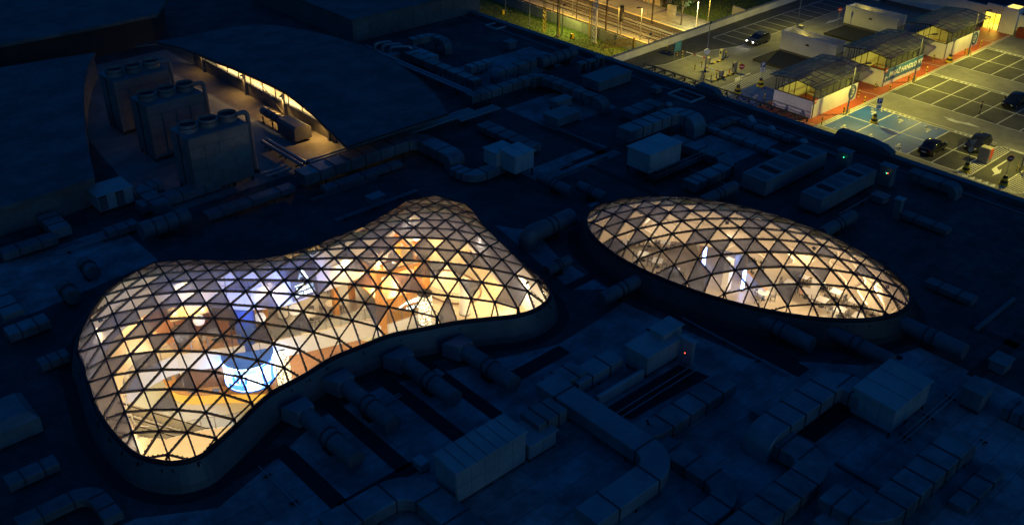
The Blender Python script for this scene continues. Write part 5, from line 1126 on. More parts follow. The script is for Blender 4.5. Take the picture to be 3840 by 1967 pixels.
for q in range(5): p = T6(1060 + q * 112, 1005 + q * 40, ZM); polymark('yield_triangle', [(p[0] - .35, p[1] + .35), (p[0] - .35, p[1] - .35), (p[0] + .55, p[1] - .05)])
for q in range(5): p = T6(1780 + q * 65, 568 + q * 20, ZM); polymark('stop_dash', [(p[0] - .25, p[1] + .22), (p[0] - .25, p[1] - .22), (p[0] + .25, p[1] - .22), (p[0] + .25, p[1] + .22)])
def island(x0, x1, y0, y1):
    marks('island_outline', [(x0 + .6, y0, x1 - .6, y0), (x0 + .6, y1, x1 - .6, y1), (x0 + .6, y0, x0, y0 + .5), (x0, y0 + .5, x0, y1 - .5), (x0, y1 - .5, x0 + .6, y1), (x1 - .6, y0, x1, y0 + .5), (x1, y0 + .5, x1, y1 - .5), (x1, y1 - .5, x1 - .6, y1)], .14)
    marks('island_hatching', [(x0 + .2 + k * .45, y0 + .15, x0 + .2 + k * .45 + .5, y1 - .15) for k in range(int((x1 - x0 - .6) / .45))], .16)
island(103.6, 114.6, 39.0, 40.5); island(103.4, 114, 33.2, 35.6); island(103.5, 116, 72.0, 73.9)
def wheelchair(c, px, flip):
    p = c(*px, ZM + .002); s = 1.4; sg = -1 if flip else 1; mb = MB(); pts = []
    for a in np.linspace(-2.6, 1.2, 16): pts.append((.42 * math.cos(a), .42 * math.sin(a) - .28))
    st = [pts, [(-.12, .0), (-.12, .52), (.0, .52)], [(-.12, .28), (.28, .24)], [(-.1, .02), (.3, .0), (.48, -.5), (.66, -.44)]]
    for ln in st:
        for a, b in zip(ln[:-1], ln[1:]):
            a, b = np.array(a), np.array(b); d = b - a; L = np.linalg.norm(d) + 1e-6; d /= L; n = np.array((-d[1], d[0])) * .055; a = a - d * .04; b = b + d * .04; q = [a - n, b - n, b + n, a + n]
            mb.add([(p[0] + sg * u[1] * s, p[1] - sg * u[0] * s, ZM + .004) for u in q], [(0, 1, 2, 3)])
    hd = [(.11 * math.cos(a) - .12, .11 * math.sin(a) + .70) for a in np.linspace(0, 6.28, 10, endpoint=False)]
    mb.add([(p[0] + sg * u[1] * s, p[1] - sg * u[0] * s, ZM + .004) for u in hd], [tuple(range(10))])
    tag(mb.build('wheelchair_symbol', M['line']), kind='structure')
for px, fl in (((1125, 180), True), ((1390, 260), True), ((1655, 350), True), ((795, 335), False), ((1055, 425), False), ((1330, 520), False)): wheelchair(C6, px, fl)
wheelchair(C7, (2415, 785), False); wheelchair(C5, (260, 800), True)

# ---------------- glazed stair sheds
def shed(x0, lb, sign):
    x1, y0, y1 = x0 + 10.4, 59.85, 65.5; zw, ze, zr = -2.75, -.9, -.42; ym = (y0 + y1) / 2; t = thing('stair_shed', lb, 'shed', ((x0 + x1) / 2, ym, ZP)); th = .18
    MB().box(x0, x0 + th, y0, y1, ZP, zw).build('end_wall', M['wallwhite'], t); MB().box(x0 + th, x1, y0, y0 + th, ZP, zw).build('front_wall', M['wallwhite'], t)
    MB().box(x0 + th, x1, y1 - th, y1, ZP, zw).build('rear_wall', M['ywall'], t); MB().box(x1 - 2.2, x1 - 2.0, y0 + th, y1 - th, ZP, zw + .8).build('inner_wall', M['ywall'], t)
    for k in range(2): MB().box(x0 - .03, x0 - .002, y0 + .25 + k * 2.65, y0 + 2.75 + k * 2.65, ZP + .1, zw - .12).build('door_panel', M['wallwhite'], t)
    st = MB()
    for k in range(14): st.box(x0 + .6 + k * .5, x0 + 1.1 + k * .5, y0 + .5, y1 - .5, ZP - 2 + k * .15, ZP - 1.85 + k * .15 + .6 * (k < 0))
    st.build('stairs', M['ywall'], t)
    def bar(a, b, w=.09): return MB().beam(a, b, w, w)
    xs = np.linspace(x0 + .08, x1 - .08, 8); fr = MB()
    for y in (y0 + .06, y1 - .06):
        for x in xs: fr.beam((x, y, zw), (x, y, ze), .08, .08)
        fr.beam((x0, y, zw + .04), (x1, y, zw + .04), .1, .1).beam((x0 - .4, y, ze), (x1 + .6, y, ze), .12, .12)
    for y in (y0 + 1.2, ym, y1 - 1.2): fr.beam((x0 + .06, y, zw), (x0 + .06, y, zr - .1 - abs(y - ym) * .13), .07, .07)
    fr.beam((x0 + .06, y0, zw + .04), (x0 + .06, y1, zw + .04), .1, .1)
    fr.build('frame', M['dark'], t)
    ya, yb = y0 - .85, y1 + .65; za, zb = ze + .06, ze + .06; X = np.linspace(x0 - .5, x1 + .8, 9)
    rf = MB()
    for x in X: rf.beam((x, ya, za), (x, ym, zr), .07, .12).beam((x, ym, zr), (x, yb, zb), .07, .12)
    rf.beam((X[0], ym, zr), (X[-1], ym, zr), .1, .14)
    for f in (.0, .33, .66):
        for yy, s in ((ya, 1), (yb, -1)): rf.beam((X[0], yy + (ym - yy) * f, za + (zr - za) * f), (X[-1], yy + (ym - yy) * f, za + (zr - za) * f), .06, .08)
    rf.build('roof_frame', M['dark'], t)
    for a, b in zip(X[:-1], X[1:]):
        for yy in (ya, yb):
            for f0, f1 in ((0, .33), (.33, .66), (.66, 1)):
                q = [(a + .03, yy + (ym - yy) * f0, za + (zr - za) * f0 + .08), (b - .03, yy + (ym - yy) * f0, za + (zr - za) * f0 + .08), (b - .03, yy + (ym - yy) * f1, za + (zr - za) * f1 + .08), (a + .03, yy + (ym - yy) * f1, za + (zr - za) * f1 + .08)]
                MB().add(q + [(u, v, w + .02) for u, v, w in q], [(0, 1, 2, 3), (7, 6, 5, 4), (0, 4, 5, 1), (1, 5, 6, 2), (2, 6, 7, 3), (3, 7, 4, 0)]).build('roof_pane', M['sglass'], t)
    for a, b in zip(xs[:-1], xs[1:]): MB().box(a + .05, b - .05, y0 + .04, y0 + .06, zw + .1, ze - .08).build('side_pane', M['sglass'], t)
    for k in range(2):     # tree-like props under the front overhang
        y = y1 - .3 - k * 1.6; MB().tube([(x0 + .3, y, zw), (x0 + .3, y, ze - .4)], .05, 6).build('prop', M['dark'], t)
    l = bpy.data.objects.new('stair_light', bpy.data.lights.new('stair_light', 'AREA')); COL.objects.link(l); l.parent = t; l.data.size = 1.2; l.data.energy = 40; l.data.color = (1, .86, .22)
    l.location = (-.8, -1.6, 2.15); l.rotation_euler = (math.radians(30), 0, 0)
    MB().box((x0 + x1) / 2 - 1.4, (x0 + x1) / 2 - .2, ym - 1.65, ym - 1.55, ZP + 2.2, ZP + 2.3).build('lamp_housing', M['dark'], t)
    F = frame_m((x0 + 9.2, y0 - .02, ZP + 1.25), (1, 0, 0), (0, 0, 1))
    if sign == 'E':
        ring = [(x0 + 9.2 + .72 * math.cos(a), y0 - .03, ZP + 1.25 + .85 * math.sin(a)) for a in np.linspace(0, 2 * math.pi, 28, endpoint=False)]
        MB().tube(ring, .12, 6, closed=True).build('emblem_ring', M['emblem'], t); text_mesh('letter', 'E', 1.35, M['emblem'], t, F, bold=.02, shear=.15)
    elif sign == 'C':
        ring = [(x0 + 9.2 + .72 * math.cos(a), y0 - .03, ZP + 1.25 + .85 * math.sin(a)) for a in np.linspace(0, 2 * math.pi, 28, endpoint=False)]
        MB().tube(ring, .12, 6, closed=True).build('emblem_ring', M['emblem'], t); text_mesh('letter', 'E', 1.35, M['emblem'], t, F, bold=.02, shear=.15)
    else:
        MB().box(x0 + .25, x1 - .05, y0 - .04, y0 - .003, ZP + .55, zw - .02).build('sign_board', M['teal'], t)
        text_mesh('letters', 'PASAŻ HANDLOWY', .98, M['signwhite'], t, frame_m((x0 + 5.95, y0 - .05, ZP + 1.35), (1, 0, 0), (0, 0, 1)), bold=.015, shear=.12)
        mb = MB(); z = ZP + 1.1; mb.beam((x0 + .45, y0 - .06, z), (x0 + 1.3, y0 - .06, z), .03, .1).beam((x0 + .45, y0 - .06, z), (x0 + .75, y0 - .06, z + .32), .03, .1).beam((x0 + .45, y0 - .06, z), (x0 + .75, y0 - .06, z - .32), .03, .1); mb.build('arrow', M['signwhite'], t)
    MB().box(x0 + .25, x0 + .33, y0 - .05, y0 - .0, ZP, zw + .9).build('drain_pipe', M['dark'], t)
    MB().lathe((0, 0, 0), [(.01, 0)], 3, False) if False else None
    return t
shed(104.7, 'glazed stair shed nearest the roof edge with white base walls', 'C'); shed(121.5, 'middle glazed stair shed with a blue passage sign on its wall', 'PASAZ'); shed(138.4, 'farthest glazed stair shed with a round E emblem', 'E')
for x, lb in ((105.1, 'round red and white sign on the corner of the nearest shed'), (121.9, 'round red and white sign on the corner of the middle shed')):
    t = thing('round_sign', lb, 'sign', (x, 59.7, -2.6)); MB().tube([(x, 59.78, -2.75), (x, 59.72, -2.75)], .33, 16).build('plate', M['signred'], t); MB().box(x - .25, x + .25, 59.695, 59.715, -2.82, -2.68).build('bar', M['signwhite'], t)
# white ramp enclosures
def ramp(x0, ya, yb, lb):
    t = thing('ramp_enclosure', lb, 'enclosure', (x0 + 1.2, (ya + yb) / 2, ZP)); x1 = x0 + 2.6; z = -1.75; w = .25
    MB().box(x0, x0 + w, ya, yb, ZP + .55, z).build('front_wall', M['wallwhite'], t); MB().box(x0 - .01, x0 + w, ya, yb, ZP, ZP + .548).build('plinth', M['plinth'], t)
    MB().box(x1 - w, x1, ya, yb, ZP, z - .02).build('rear_wall', M['wallwhite'], t); MB().box(x0 + w, x1 - w, yb - w, yb, ZP, z).build('end_wall', M['wallwhite'], t)
    MB().add([(x0 + w, ya, ZP + .3), (x1 - w, ya, ZP + .3), (x1 - w, yb - w, z - .35), (x0 + w, yb - w, z - .35)], [(0, 1, 2, 3)]).build('ramp_lining', M['ywall'], t)
    MB().box(x0 - .06, x0 - .003, (ya + yb) / 2 - .25, (ya + yb) / 2 + .25, -3.0, -2.75).build('wall_lamp', M['dark'], t)
    l = bpy.data.objects.new('ramp_light', bpy.data.lights.new('ramp_light', 'AREA')); COL.objects.link(l); l.parent = t; l.data.size = .6; l.data.energy = 26; l.data.color = (1, .82, .15); l.location = (.1, 1.5, 2.6); l.rotation_euler = (math.radians(55), 0, 0)  # added yellow fill; the inside is really lit by lamps above
    for q in range(6): MB().tube([(x0 + .3 + q * .4, ya - .1, ZP), (x0 + .3 + q * .4, ya - .1, -3.2)], .04, 6).build('rail_post', M['dark'], t)
    MB().beam((x0 + .2, ya - .1, -3.2), (x1, ya - .1, -3.2), .06, .06).build('hand_rail', M['dark'], t)
ramp(123.3, 68.4, 77.4, 'white walled ramp enclosure behind the nearest stair shed'); ramp(141.6, 69.3, 78.1, 'white walled ramp enclosure behind the middle stair shed')
for x, lb in ((117.2, 'low dark ramp pit cover in front of the nearer ramp enclosure'), (135.4, 'low dark ramp pit cover in front of the farther ramp enclosure')):
    t = thing('pit_cover', lb, 'cover', (x, 73, ZP)); MB().box(x, x + 5.8, 68.6, 77.6, ZP + .02, ZP + .35).build('cover_plate', M['gutter'], t)
    mb = MB(); 
    for y in (68.55, 77.55): mb.beam((x, y, ZP + .2), (x + 5.8, y, ZP + .2), .15, .4)
    mb.build('kerb', M['concrete'], t)
# steel pergola at the foot of the mall facade
t = thing('steel_pergola', 'row of dark triangular steel trusses between mall and car park', 'pergola', (98, 70, ZP)); 
for k in range(15):
    y = 59.6 + k * 1.75; mb = MB(); xa, xb, z = 96.5, 103.6, -4.35
    mb.beam((xa, y, z), (xb, y, z - .1), .09, .09).beam((xa, y, z + .75), (xb - 2.2, y, z + .75), .09, .09).beam((xb - 2.2, y, z + .75), (xb, y, z - .1), .09, .09)
    for q in range(5):
        u = xa + q * 1.0; mb.beam((u, y, z), (u + .5, y, z + .75), .06, .06).beam((u + .5, y, z + .75), (u + 1.0, y, z), .06, .06)
    mb.build('truss', M['dark'], t); MB().box(xb - .08, xb + .08, y - .08, y + .08, ZP, z - .1).build('foot', M['dark'], t)
for x in (97, 101.3, 103.5): MB().beam((x, 59.4, -3.55 if x < 103 else -4.4), (x, 84.4, -3.55 if x < 103 else -4.4), .08, .08).build('purlin', M['dark'], t)
# ---------------- lamp posts
def lamp_post(x, y, ztop, lb, power, arm=(1.0, .35), col=(.97, .82, .12), m='ygrey', grp='car park lamp posts', base=True, ang=60, zb=ZP):
    t = thing('lamp_post', lb, 'lamp post', (x, y, zb), grp); MB().lathe((x, y, zb), [(.11, 0), (.08, (ztop - zb) * .5), (.06, ztop - zb)], 8).build('pole', M[m], t)
    hx, hy = x + arm[0], y + arm[1]; MB().tube([(x, y, ztop), (x + arm[0] * .5, y + arm[1] * .5, ztop + .25), (hx, hy, ztop + .3)], .04, 6).build('arm', M['dark'], t)
    d = np.array(arm) / (np.hypot(*arm) + 1e-6); MB().beam((hx - d[0] * .3, hy - d[1] * .3, ztop + .3), (hx + d[0] * .4, hy + d[1] * .4, ztop + .33), .28, .12).build('lamp_head', M['dark'], t)
    if base:
        for q in range(4): MB().tube([(x + .35 * math.cos(q * 1.57), y + .35 * math.sin(q * 1.57), zb), (x + .35 * math.cos(q * 1.57), y + .35 * math.sin(q * 1.57), zb + .8)], .05, 6).build('guard_post', M['yel'], t)
    if power:
        l = bpy.data.objects.new('lamp_light', bpy.data.lights.new('lamp_light', 'SPOT')); COL.objects.link(l); l.parent = t; l.location = (arm[0], arm[1], ztop + .18 - zb); l.data.energy = power; l.data.color = col
        l.data.spot_size = math.radians(165); l.data.spot_blend = .35; l.data.shadow_soft_size = .12
    return t
lamp_post(109.5, 57.7, 1.3, 'lamp post at the nearest stair shed beside the blue bays', 4200, (1.2, -.9)); lamp_post(126.6, 58.0, 1.3, 'lamp post at the middle stair shed', 4200, (1.2, -.9)); lamp_post(143.0, 58.3, 1.3, 'lamp post at the farthest stair shed', 3600, (1.2, -.9))
lamp_post(109.2, 79.8, 1.0, 'tall post with a round plate at the entry barriers', 2200, (.8, .5), base=False); lamp_post(131.5, 80.0, 1.0, 'lamp post with a pink box behind the nearer ramp enclosure', 2000, (.8, .5), base=False)
lamp_post(103.8, 38.2, 1.3, 'lamp post on the hatched island at the right edge', 900, (1.0, -.5)) if False else None
lamp_post(*T6(1950, 950, ZP)[:2], 1.3, 'dark lamp post in a guard frame at the right picture edge', 2600, (.9, .9))
p = T4(445, 440, -3.6); tag(MB().bbox(p[0] - .3, p[0] + .3, p[1] - .3, p[1] + .3, -3.95, -3.3, .04).build('switch_box', M['concrete']), 'pinkish switch box on the lamp post by the ramp', 'box')
p = T2(738, 525, -2.6); tag(MB().tube([(109.05, 79.72, -2.4), (109.0, 79.66, -2.4)], .42, 18).build('round_plate', M['signwhite']), 'pale round plate on the tall post at the barriers', 'sign')
for y, pw, lb in ((62.5, 900, 'neutral wall lamp on the facade facing the nearest shed'), (74.5, 800, 'neutral wall lamp on the facade above the pergola'), (82.5, 420, 'greenish wall lamp at the far end of the pergola')):
    t = thing('wall_lamp', lb, 'lamp', (91.3, y, -1.6)); MB().box(91.0, 91.35, y - .2, y + .2, -1.7, -1.5).build('housing', M['dark'], t)
    l = bpy.data.objects.new('wall_light', bpy.data.lights.new('wall_light', 'SPOT')); COL.objects.link(l); l.parent = t; l.location = (.15, 0, -.1); l.rotation_euler = Vector((1, 0, -.32)).to_track_quat('-Z', 'Y').to_euler(); l.data.energy = pw; l.data.color = (1, .86, .74); l.data.spot_size = math.radians(120); l.data.spot_blend = .6; l.data.shadow_soft_size = .1
# ---------------- bollards and sign feet
def bollard0(h, m1, m2):
    t = thing('striped_bollard', 'x', 'bollard', (0, 0, 0), 'striped bollards'); n = 5
    for k in range(n): MB().lathe((0, 0, h * k / n), [(.075, 0.002), (.075, h / n)], 10).build('band', m1 if k % 2 == 0 else m2, t)
    MB().lathe((0, 0, h), [(.075, 0), (.05, .05), (.01, .06)], 10).build('cap', m1, t); return t
bo = bollard0(.95, M['yel'], M['yblack']); used = [0]
def bollard(c, px, lb):
    p = c(*px, ZP)
    if not used[0]: used[0] = 1; bo.location = Vector((p[0], p[1], ZP)); bo['label'] = lb
    else: dup(bo, (p[0], p[1], ZP), 0, lb)
for px, lb in (((600, 1215), 'striped bollard at the near end of the red walkway'), ((812, 1110), 'striped bollard on the red walkway before the nearest shed'), ((1015, 1010), 'striped bollard on the red walkway beside the P sign'), ((960, 945), 'striped bollard at the far corner of the nearest shed'), ((1120, 870), 'striped bollard at the near corner of the middle shed'), ((1262, 892), 'striped bollard on the walkway left of the middle shed front'), ((1443, 800), 'striped bollard before the blue passage sign'), ((1622, 715), 'striped bollard past the middle shed'), ((1550, 645), 'striped bollard at the far corner of the middle shed'), ((1690, 590), 'striped bollard at the near corner of the farthest shed'), ((1995, 530), 'striped bollard before the round E emblem'), ((2148, 460), 'striped bollard past the farthest shed'), ((2232, 320), 'striped bollard in front of the lit doorway'), ((40, 985), 'striped bollard left of the nearest shed by the blue bay')): bollard(C5, px, lb)
for px, lb in (((85, 598), 'leftmost striped bollard at the railway side wall'), ((170, 628), 'second striped bollard at the railway side wall'), ((257, 655), 'third striped bollard at the railway side wall'), ((345, 685), 'rightmost striped bollard at the railway side wall'), ((662, 840), 'striped bollard left of the first barrier machine'), ((727, 815), 'striped bollard touching the first barrier machine'), ((550, 905), 'striped bollard on a yellow foot at the barriers'), ((905, 1040), 'striped bollard in front of the second barrier'), ((815, 1070), 'striped bollard by the pergola under the barriers'), ((700, 1060), 'striped bollard left of the pergola end'), ((1060, 690), 'striped bollard behind the ticket pillar'), ((1288, 880), 'striped bollard beside the second ticket pillar')): bollard(T2, px, lb)
def sign_foot(p, lb):
    t = thing('sign_foot', lb, 'sign base', (p[0], p[1], ZP), 'striped sign feet')
    for k, (r0, r1, z) in enumerate(((.5, .46, 0), (.42, .36, .28), (.34, .28, .56), (.26, .2, .84))): MB().lathe((p[0], p[1], ZP + z), [(r0, 0.002), (r1, .28)], 14).build('ring', M['yel'] if k % 2 == 0 else M['yblack'], t)
    return t
for c, px, lb in ((C6, (1110, 285), 'yellow and black cone-shaped foot among the blue bays'), (C6, (2005, 762), 'yellow and black foot at the near end of the hatched island'), (C6, (2375, 890), 'yellow and black foot under the no entry sign'), (C7, (2470, 695), 'yellow and black foot on the left hatched strip'), (C7, (2287, 750), 'yellow and black foot by the pergola end'), (C5, (1845, 605), 'yellow and black foot before the farthest shed')): sign_foot(c(*px, ZP), lb)
def post_sign(p, h, lb, kind):
    t = thing('traffic_sign', lb, 'sign', (p[0], p[1], ZP)); x, y = p[0], p[1]; MB().tube([(x, y, ZP), (x, y, ZP + h)], .035, 6).build('post', M['ygrey'], t); f = np.array((-.66, -.75)); r = np.array((.75, -.66)); z = ZP + h
    if kind == 'P':
        for q, (m, z0, z1) in enumerate((('signblue', -.0, .75), ('signwhite', -.62, -.03))):
            MB().beam((x - r[0] * .32 + f[0] * .05, y - r[1] * .32 + f[1] * .05, z + (z0 + z1) / 2), (x + r[0] * .32 + f[0] * .05, y + r[1] * .32 + f[1] * .05, z + (z0 + z1) / 2), .03, z1 - z0).build('plate', M[m], t)
        text_mesh('letter', 'P', .75, M['signwhite'], t, frame_m((x + f[0] * .08, y + f[1] * .08, z + .37), (*r, 0), (0, 0, 1)), bold=.02)
        text_mesh('pictogram', '&', .4, M['signblue'], t, frame_m((x + f[0] * .08, y + f[1] * .08, z - .33), (*r, 0), (0, 0, 1))) if False else None
        MB().tube([(x + f[0] * .08 + r[0] * .13 * math.cos(a), y + f[1] * .08 + r[1] * .13 * math.cos(a), z - .4 + .13 * math.sin(a)) for a in np.linspace(-2.6, 1.2, 9)], .025, 5).build('wheel_pictogram', M['signblue'], t)
        MB().tube([(x + f[0] * .08 - r[0] * .05, y + f[1] * .08 - r[1] * .05, z - .12), (x + f[0] * .08 - r[0] * .03, y + f[1] * .08 - r[1] * .03, z - .32), (x + f[0] * .08 + r[0] * .12, y + f[1] * .08 + r[1] * .12, z - .34)], .025, 5).build('rider_pictogram', M['signblue'], t)
    elif kind == 'no':
        MB().tube([(x, y, z), (x + f[0] * .03, y + f[1] * .03, z)], .36, 20).build('plate', M['signred'], t); MB().beam((x - r[0] * .24 + f[0] * .05, y - r[1] * .24 + f[1] * .05, z), (x + r[0] * .24 + f[0] * .05, y + r[1] * .24 + f[1] * .05, z), .02, .13).build('bar', M['signwhite'], t)
    else:
        MB().add([(*(np.array((x, y)) + f * .03 + r * a), z + b) for a, b in ((-.42, .35), (.42, .35), (0, -.38))] + [(*(np.array((x, y)) + r * a), z + b) for a, b in ((-.42, .35), (.42, .35), (0, -.38))], [(2, 1, 0), (3, 4, 5), (0, 1, 4, 3), (1, 2, 5, 4), (2, 0, 3, 5)]).build('plate', M['ygrey'], t)
        if kind == 'back': MB().tube([(x, y, z - .75), (x + f[0] * .03, y + f[1] * .03, z - .75)], .34, 18).build('round_plate', M['ygrey'], t)
    return t
post_sign(C5(1155, 1058, -3.0), 2.6, 'blue P sign with wheelchair plate beside the blue bays', 'P'); post_sign(C5(22, 700, -3.0), 2.6, 'blue P sign with wheelchair plate left of the nearest shed', 'P')
post_sign(C6(2375, 880, ZP), 3.0, 'red no entry sign on a striped foot near the right edge', 'no'); post_sign(C6(2005, 750, ZP), 3.3, 'grey signs seen from behind over the hatched island', 'back'); post_sign(C5(1850, 590, ZP), 2.9, 'dark triangular sign before the farthest shed', 'tri')
post_sign(T2(1285, 1180, ZP), 2.9, 'red no entry sign beside the entry barriers', 'no'); post_sign(T4(1020, 475, ZP), 3.1, 'red and white sign on a striped foot between the ramps', 'no')
p = T2(275, 470, -3.2); t = thing('blue_board', 'blue board hanging on the railway side wall', 'board', (p[0], p[1], ZP)); MB().box(p[0] - .7, p[0] + .7, p[1] - .05, p[1] + .05, -4.2, -2.8).build('panel', M['teal'], t); MB().box(p[0] - .6, p[0] - .5, p[1] + .06, p[1] + .12, ZP, -2.8).build('post', M['ygrey'], t)
# ---------------- entry barriers
def barrier(a, b, base, lb):
    p, q = T2(*a, -4.1), T2(*b, -4.1); g = T2(*base, ZP); t = thing('entry_barrier', lb, 'barrier', (g[0], g[1], ZP)); MB().bbox(g[0] - .2, g[0] + .2, g[1] - .25, g[1] + .25, ZP, -3.95, .04).build('cabinet', M['concrete'], t)
    q = np.array((g[0], g[1], -4.1)); d = np.array((0, 1.)) ; L = 3.6
    for k in range(6): MB().beam((g[0] - .25, g[1] + .2 + k * L / 6, -4.1), (g[0] - .25, g[1] + .2 + (k + 1) * L / 6 - .01, -4.1), .05, .1).build('boom_section', M['signwhite'] if k % 3 else M['signred'], t)
    return t
barrier((470, 620), (750, 705), (770, 800), 'raised-arm cabinet with white boom at the upper entry lane'); barrier((700, 810), (970, 910), (980, 1020), 'cabinet with white boom at the lower entry lane')
for px, h, lb in (((985, 720), 1.55, 'grey ticket pillar at the upper entry lane'), ((1195, 940), 1.6, 'grey ticket pillar at the lower entry lane')):
    p = T2(*px, ZP); t = thing('ticket_pillar', lb, 'ticket machine', (p[0], p[1], ZP)); MB().bbox(p[0] - .25, p[0] + .25, p[1] - .25, p[1] + .25, ZP, ZP + h, .05).build('body', M['concrete'], t); MB().box(p[0] - .27, p[0] - .252, p[1] - .15, p[1] + .15, ZP + .9, ZP + 1.3).build('screen', M['carglass'], t)
for a, b, lb in (((820, 800), (1045, 715), 'black and yellow kerb island of the upper entry lane'), ((830, 1090), (1230, 935), 'black and yellow kerb island of the lower entry lane')):
    p, q = T2(*a, ZP), T2(*b, ZP); t = thing('striped_kerb', lb, 'kerb', (p[0], p[1], ZP)); n = int((q[0] - p[0]) / .55)
    for k in range(n): x = p[0] + k * .55; MB().bbox(x, x + .54, p[1] - .12, p[1] + .12, ZP, ZP + .16, .03).build('kerb_block', M['yel'] if k % 2 else M['yblack'], t)
    MB().box(p[0], q[0], p[1] + .125, p[1] + 1.1, ZP, ZP + .13).build('island_top', M['concrete'], t)
p = T2(1117, 960, ZP); t = thing('warning_post', 'orange flexible post with a white top at the lower lane', 'post', (p[0], p[1], ZP)); MB().lathe((p[0], p[1], ZP), [(.12, 0), (.09, .1), (.09, .75)], 10).build('body', M['orange'], t); MB().lathe((p[0], p[1], ZP + .752), [(.09, 0), (.09, .2)], 10).build('top', M['signwhite'], t)
p = T6(1310, 770, ZP); t = thing('pay_station', 'red and grey pay station on the hatched island', 'machine', (p[0], p[1], ZP)); MB().bbox(p[0] - .45, p[0] + .45, p[1] - .9, p[1] + .3, ZP, ZP + 1.9, .05).build('body', M['concrete'], t); MB().box(p[0] - .3, p[0] + .4, p[1] - .93, p[1] - .905, ZP + .6, ZP + 1.8).build('red_panel', M['bin_red'], t); MB().box(p[0] + .455, p[0] + .47, p[1] - .8, p[1] + .2, ZP + .6, ZP + 1.85).build('red_panel', M['bin_red'], t)
# ---------------- back building with lit doorway
t = thing('back_building', 'low white building closing the car park with a lit doorway', 'building', (170, 60, ZP)); XB = 158.0
for y0, y1, z1 in ((20, 60.9, -1.9), (63.4, 80, -1.6)):
    n = int((y1 - y0) / 4) ; 
    for k in range(n): MB().box(XB, XB + .3, y0 + (y1 - y0) * k / n + .01, y0 + (y1 - y0) * (k + 1) / n - .01, ZP + .7, z1).build('wall_panel', M['wallwhite'], t)
    MB().box(XB - .02, XB + .3, y0, y1, ZP, ZP + .698).build('plinth', M['plinth'], t)
MB().box(XB, XB + .3, 60.9, 63.4, -2.55, -1.2).build('door_lintel', M['wallwhite'], t)
MB().box(XB + .31, 195, 20, 80, -1.95, -1.85).build('roof', M['gutter'], t); MB().box(XB + .31, XB + 4, 59.8, 60.1, ZP, -2).build('lobby_side', M['ywall'], t); MB().box(XB + .31, XB + 4, 63.5, 63.8, ZP, -2).build('lobby_side', M['ywall'], t); MB().box(XB + 4, XB + 4.2, 59.8, 63.8, ZP, -2).build('lobby_back', M['ywall'], t); MB().box(XB, XB + 4, 60.1, 63.5, ZP + .0, ZP + .02).build('lobby_floor', M['cream'], t)
for y in (60.9, 61.7, 62.5, 63.3): MB().box(XB - .03, XB + .05, y, y + .08, ZP, -2.55).build('door_frame', M['dark'], t)
MB().box(XB - .05, XB - .02, 61.0, 61.65, ZP + 1.0, ZP + 1.06).build('door_handle', M['dark'], t)
text_mesh('letters', 'WEJŚCIE', .62, M['concrete'], t, frame_m((XB - .02, 61.8, -1.85), (0, -1, 0), (0, 0, 1))) if False else None
l = bpy.data.objects.new('lobby_light', bpy.data.lights.new('lobby_light', 'AREA')); COL.objects.link(l); l.parent = t; l.location = Vector((XB + 2, 61.8, -2.1)) - t.location; l.data.size = 1.6; l.data.energy = 420; l.data.color = (1, .74, .10)
MB().box(XB + 1, XB + 3, 60.8, 62.8, -2.08, -2.04).build('ceiling_lamp', M['dark'], t)
tw = thing('roof_tower', 'small white corner block with a glowing yellow top beside the doorway', 'building', (159, 59.3, ZP)); MB().box(157.4, 160, 58.2, 60.6, ZP + .01, -1.1).build('walls', M['wallwhite'], tw); MB().box(157.8, 159.6, 58.6, 60.2, -1.097, -1.0).build('glowing_top', mat('glow_top', (.8, .7, .3), .5, emit=((1, .72, .12), 1.6)), tw)
t = thing('red_locker', 'dark red locker standing by the lit doorway', 'locker', (157.2, 57.0, ZP)); MB().bbox(156.8, 157.7, 56.3, 57.6, ZP, ZP + 1.5, .04).build('body', M['darkred'], t); MB().box(156.77, 156.798, 56.35, 56.93, ZP + .1, ZP + 1.4).build('door', M['darkred'], t); MB().box(156.77, 156.798, 56.97, 57.55, ZP + .1, ZP + 1.4).build('door', M['darkred'], t)
t = thing('far_annexe', 'pale windowless annexe at the top edge behind the sheds', 'building', (152, 83, ZP)); MB().bbox(158.5, 172, 81.5, 96, ZP, -1.2, .05).build('walls', M['wallwhite'], t); MB().box(158.3, 172.2, 81.3, 96.2, -1.197, -1.05).build('roof', M['gutter'], t)
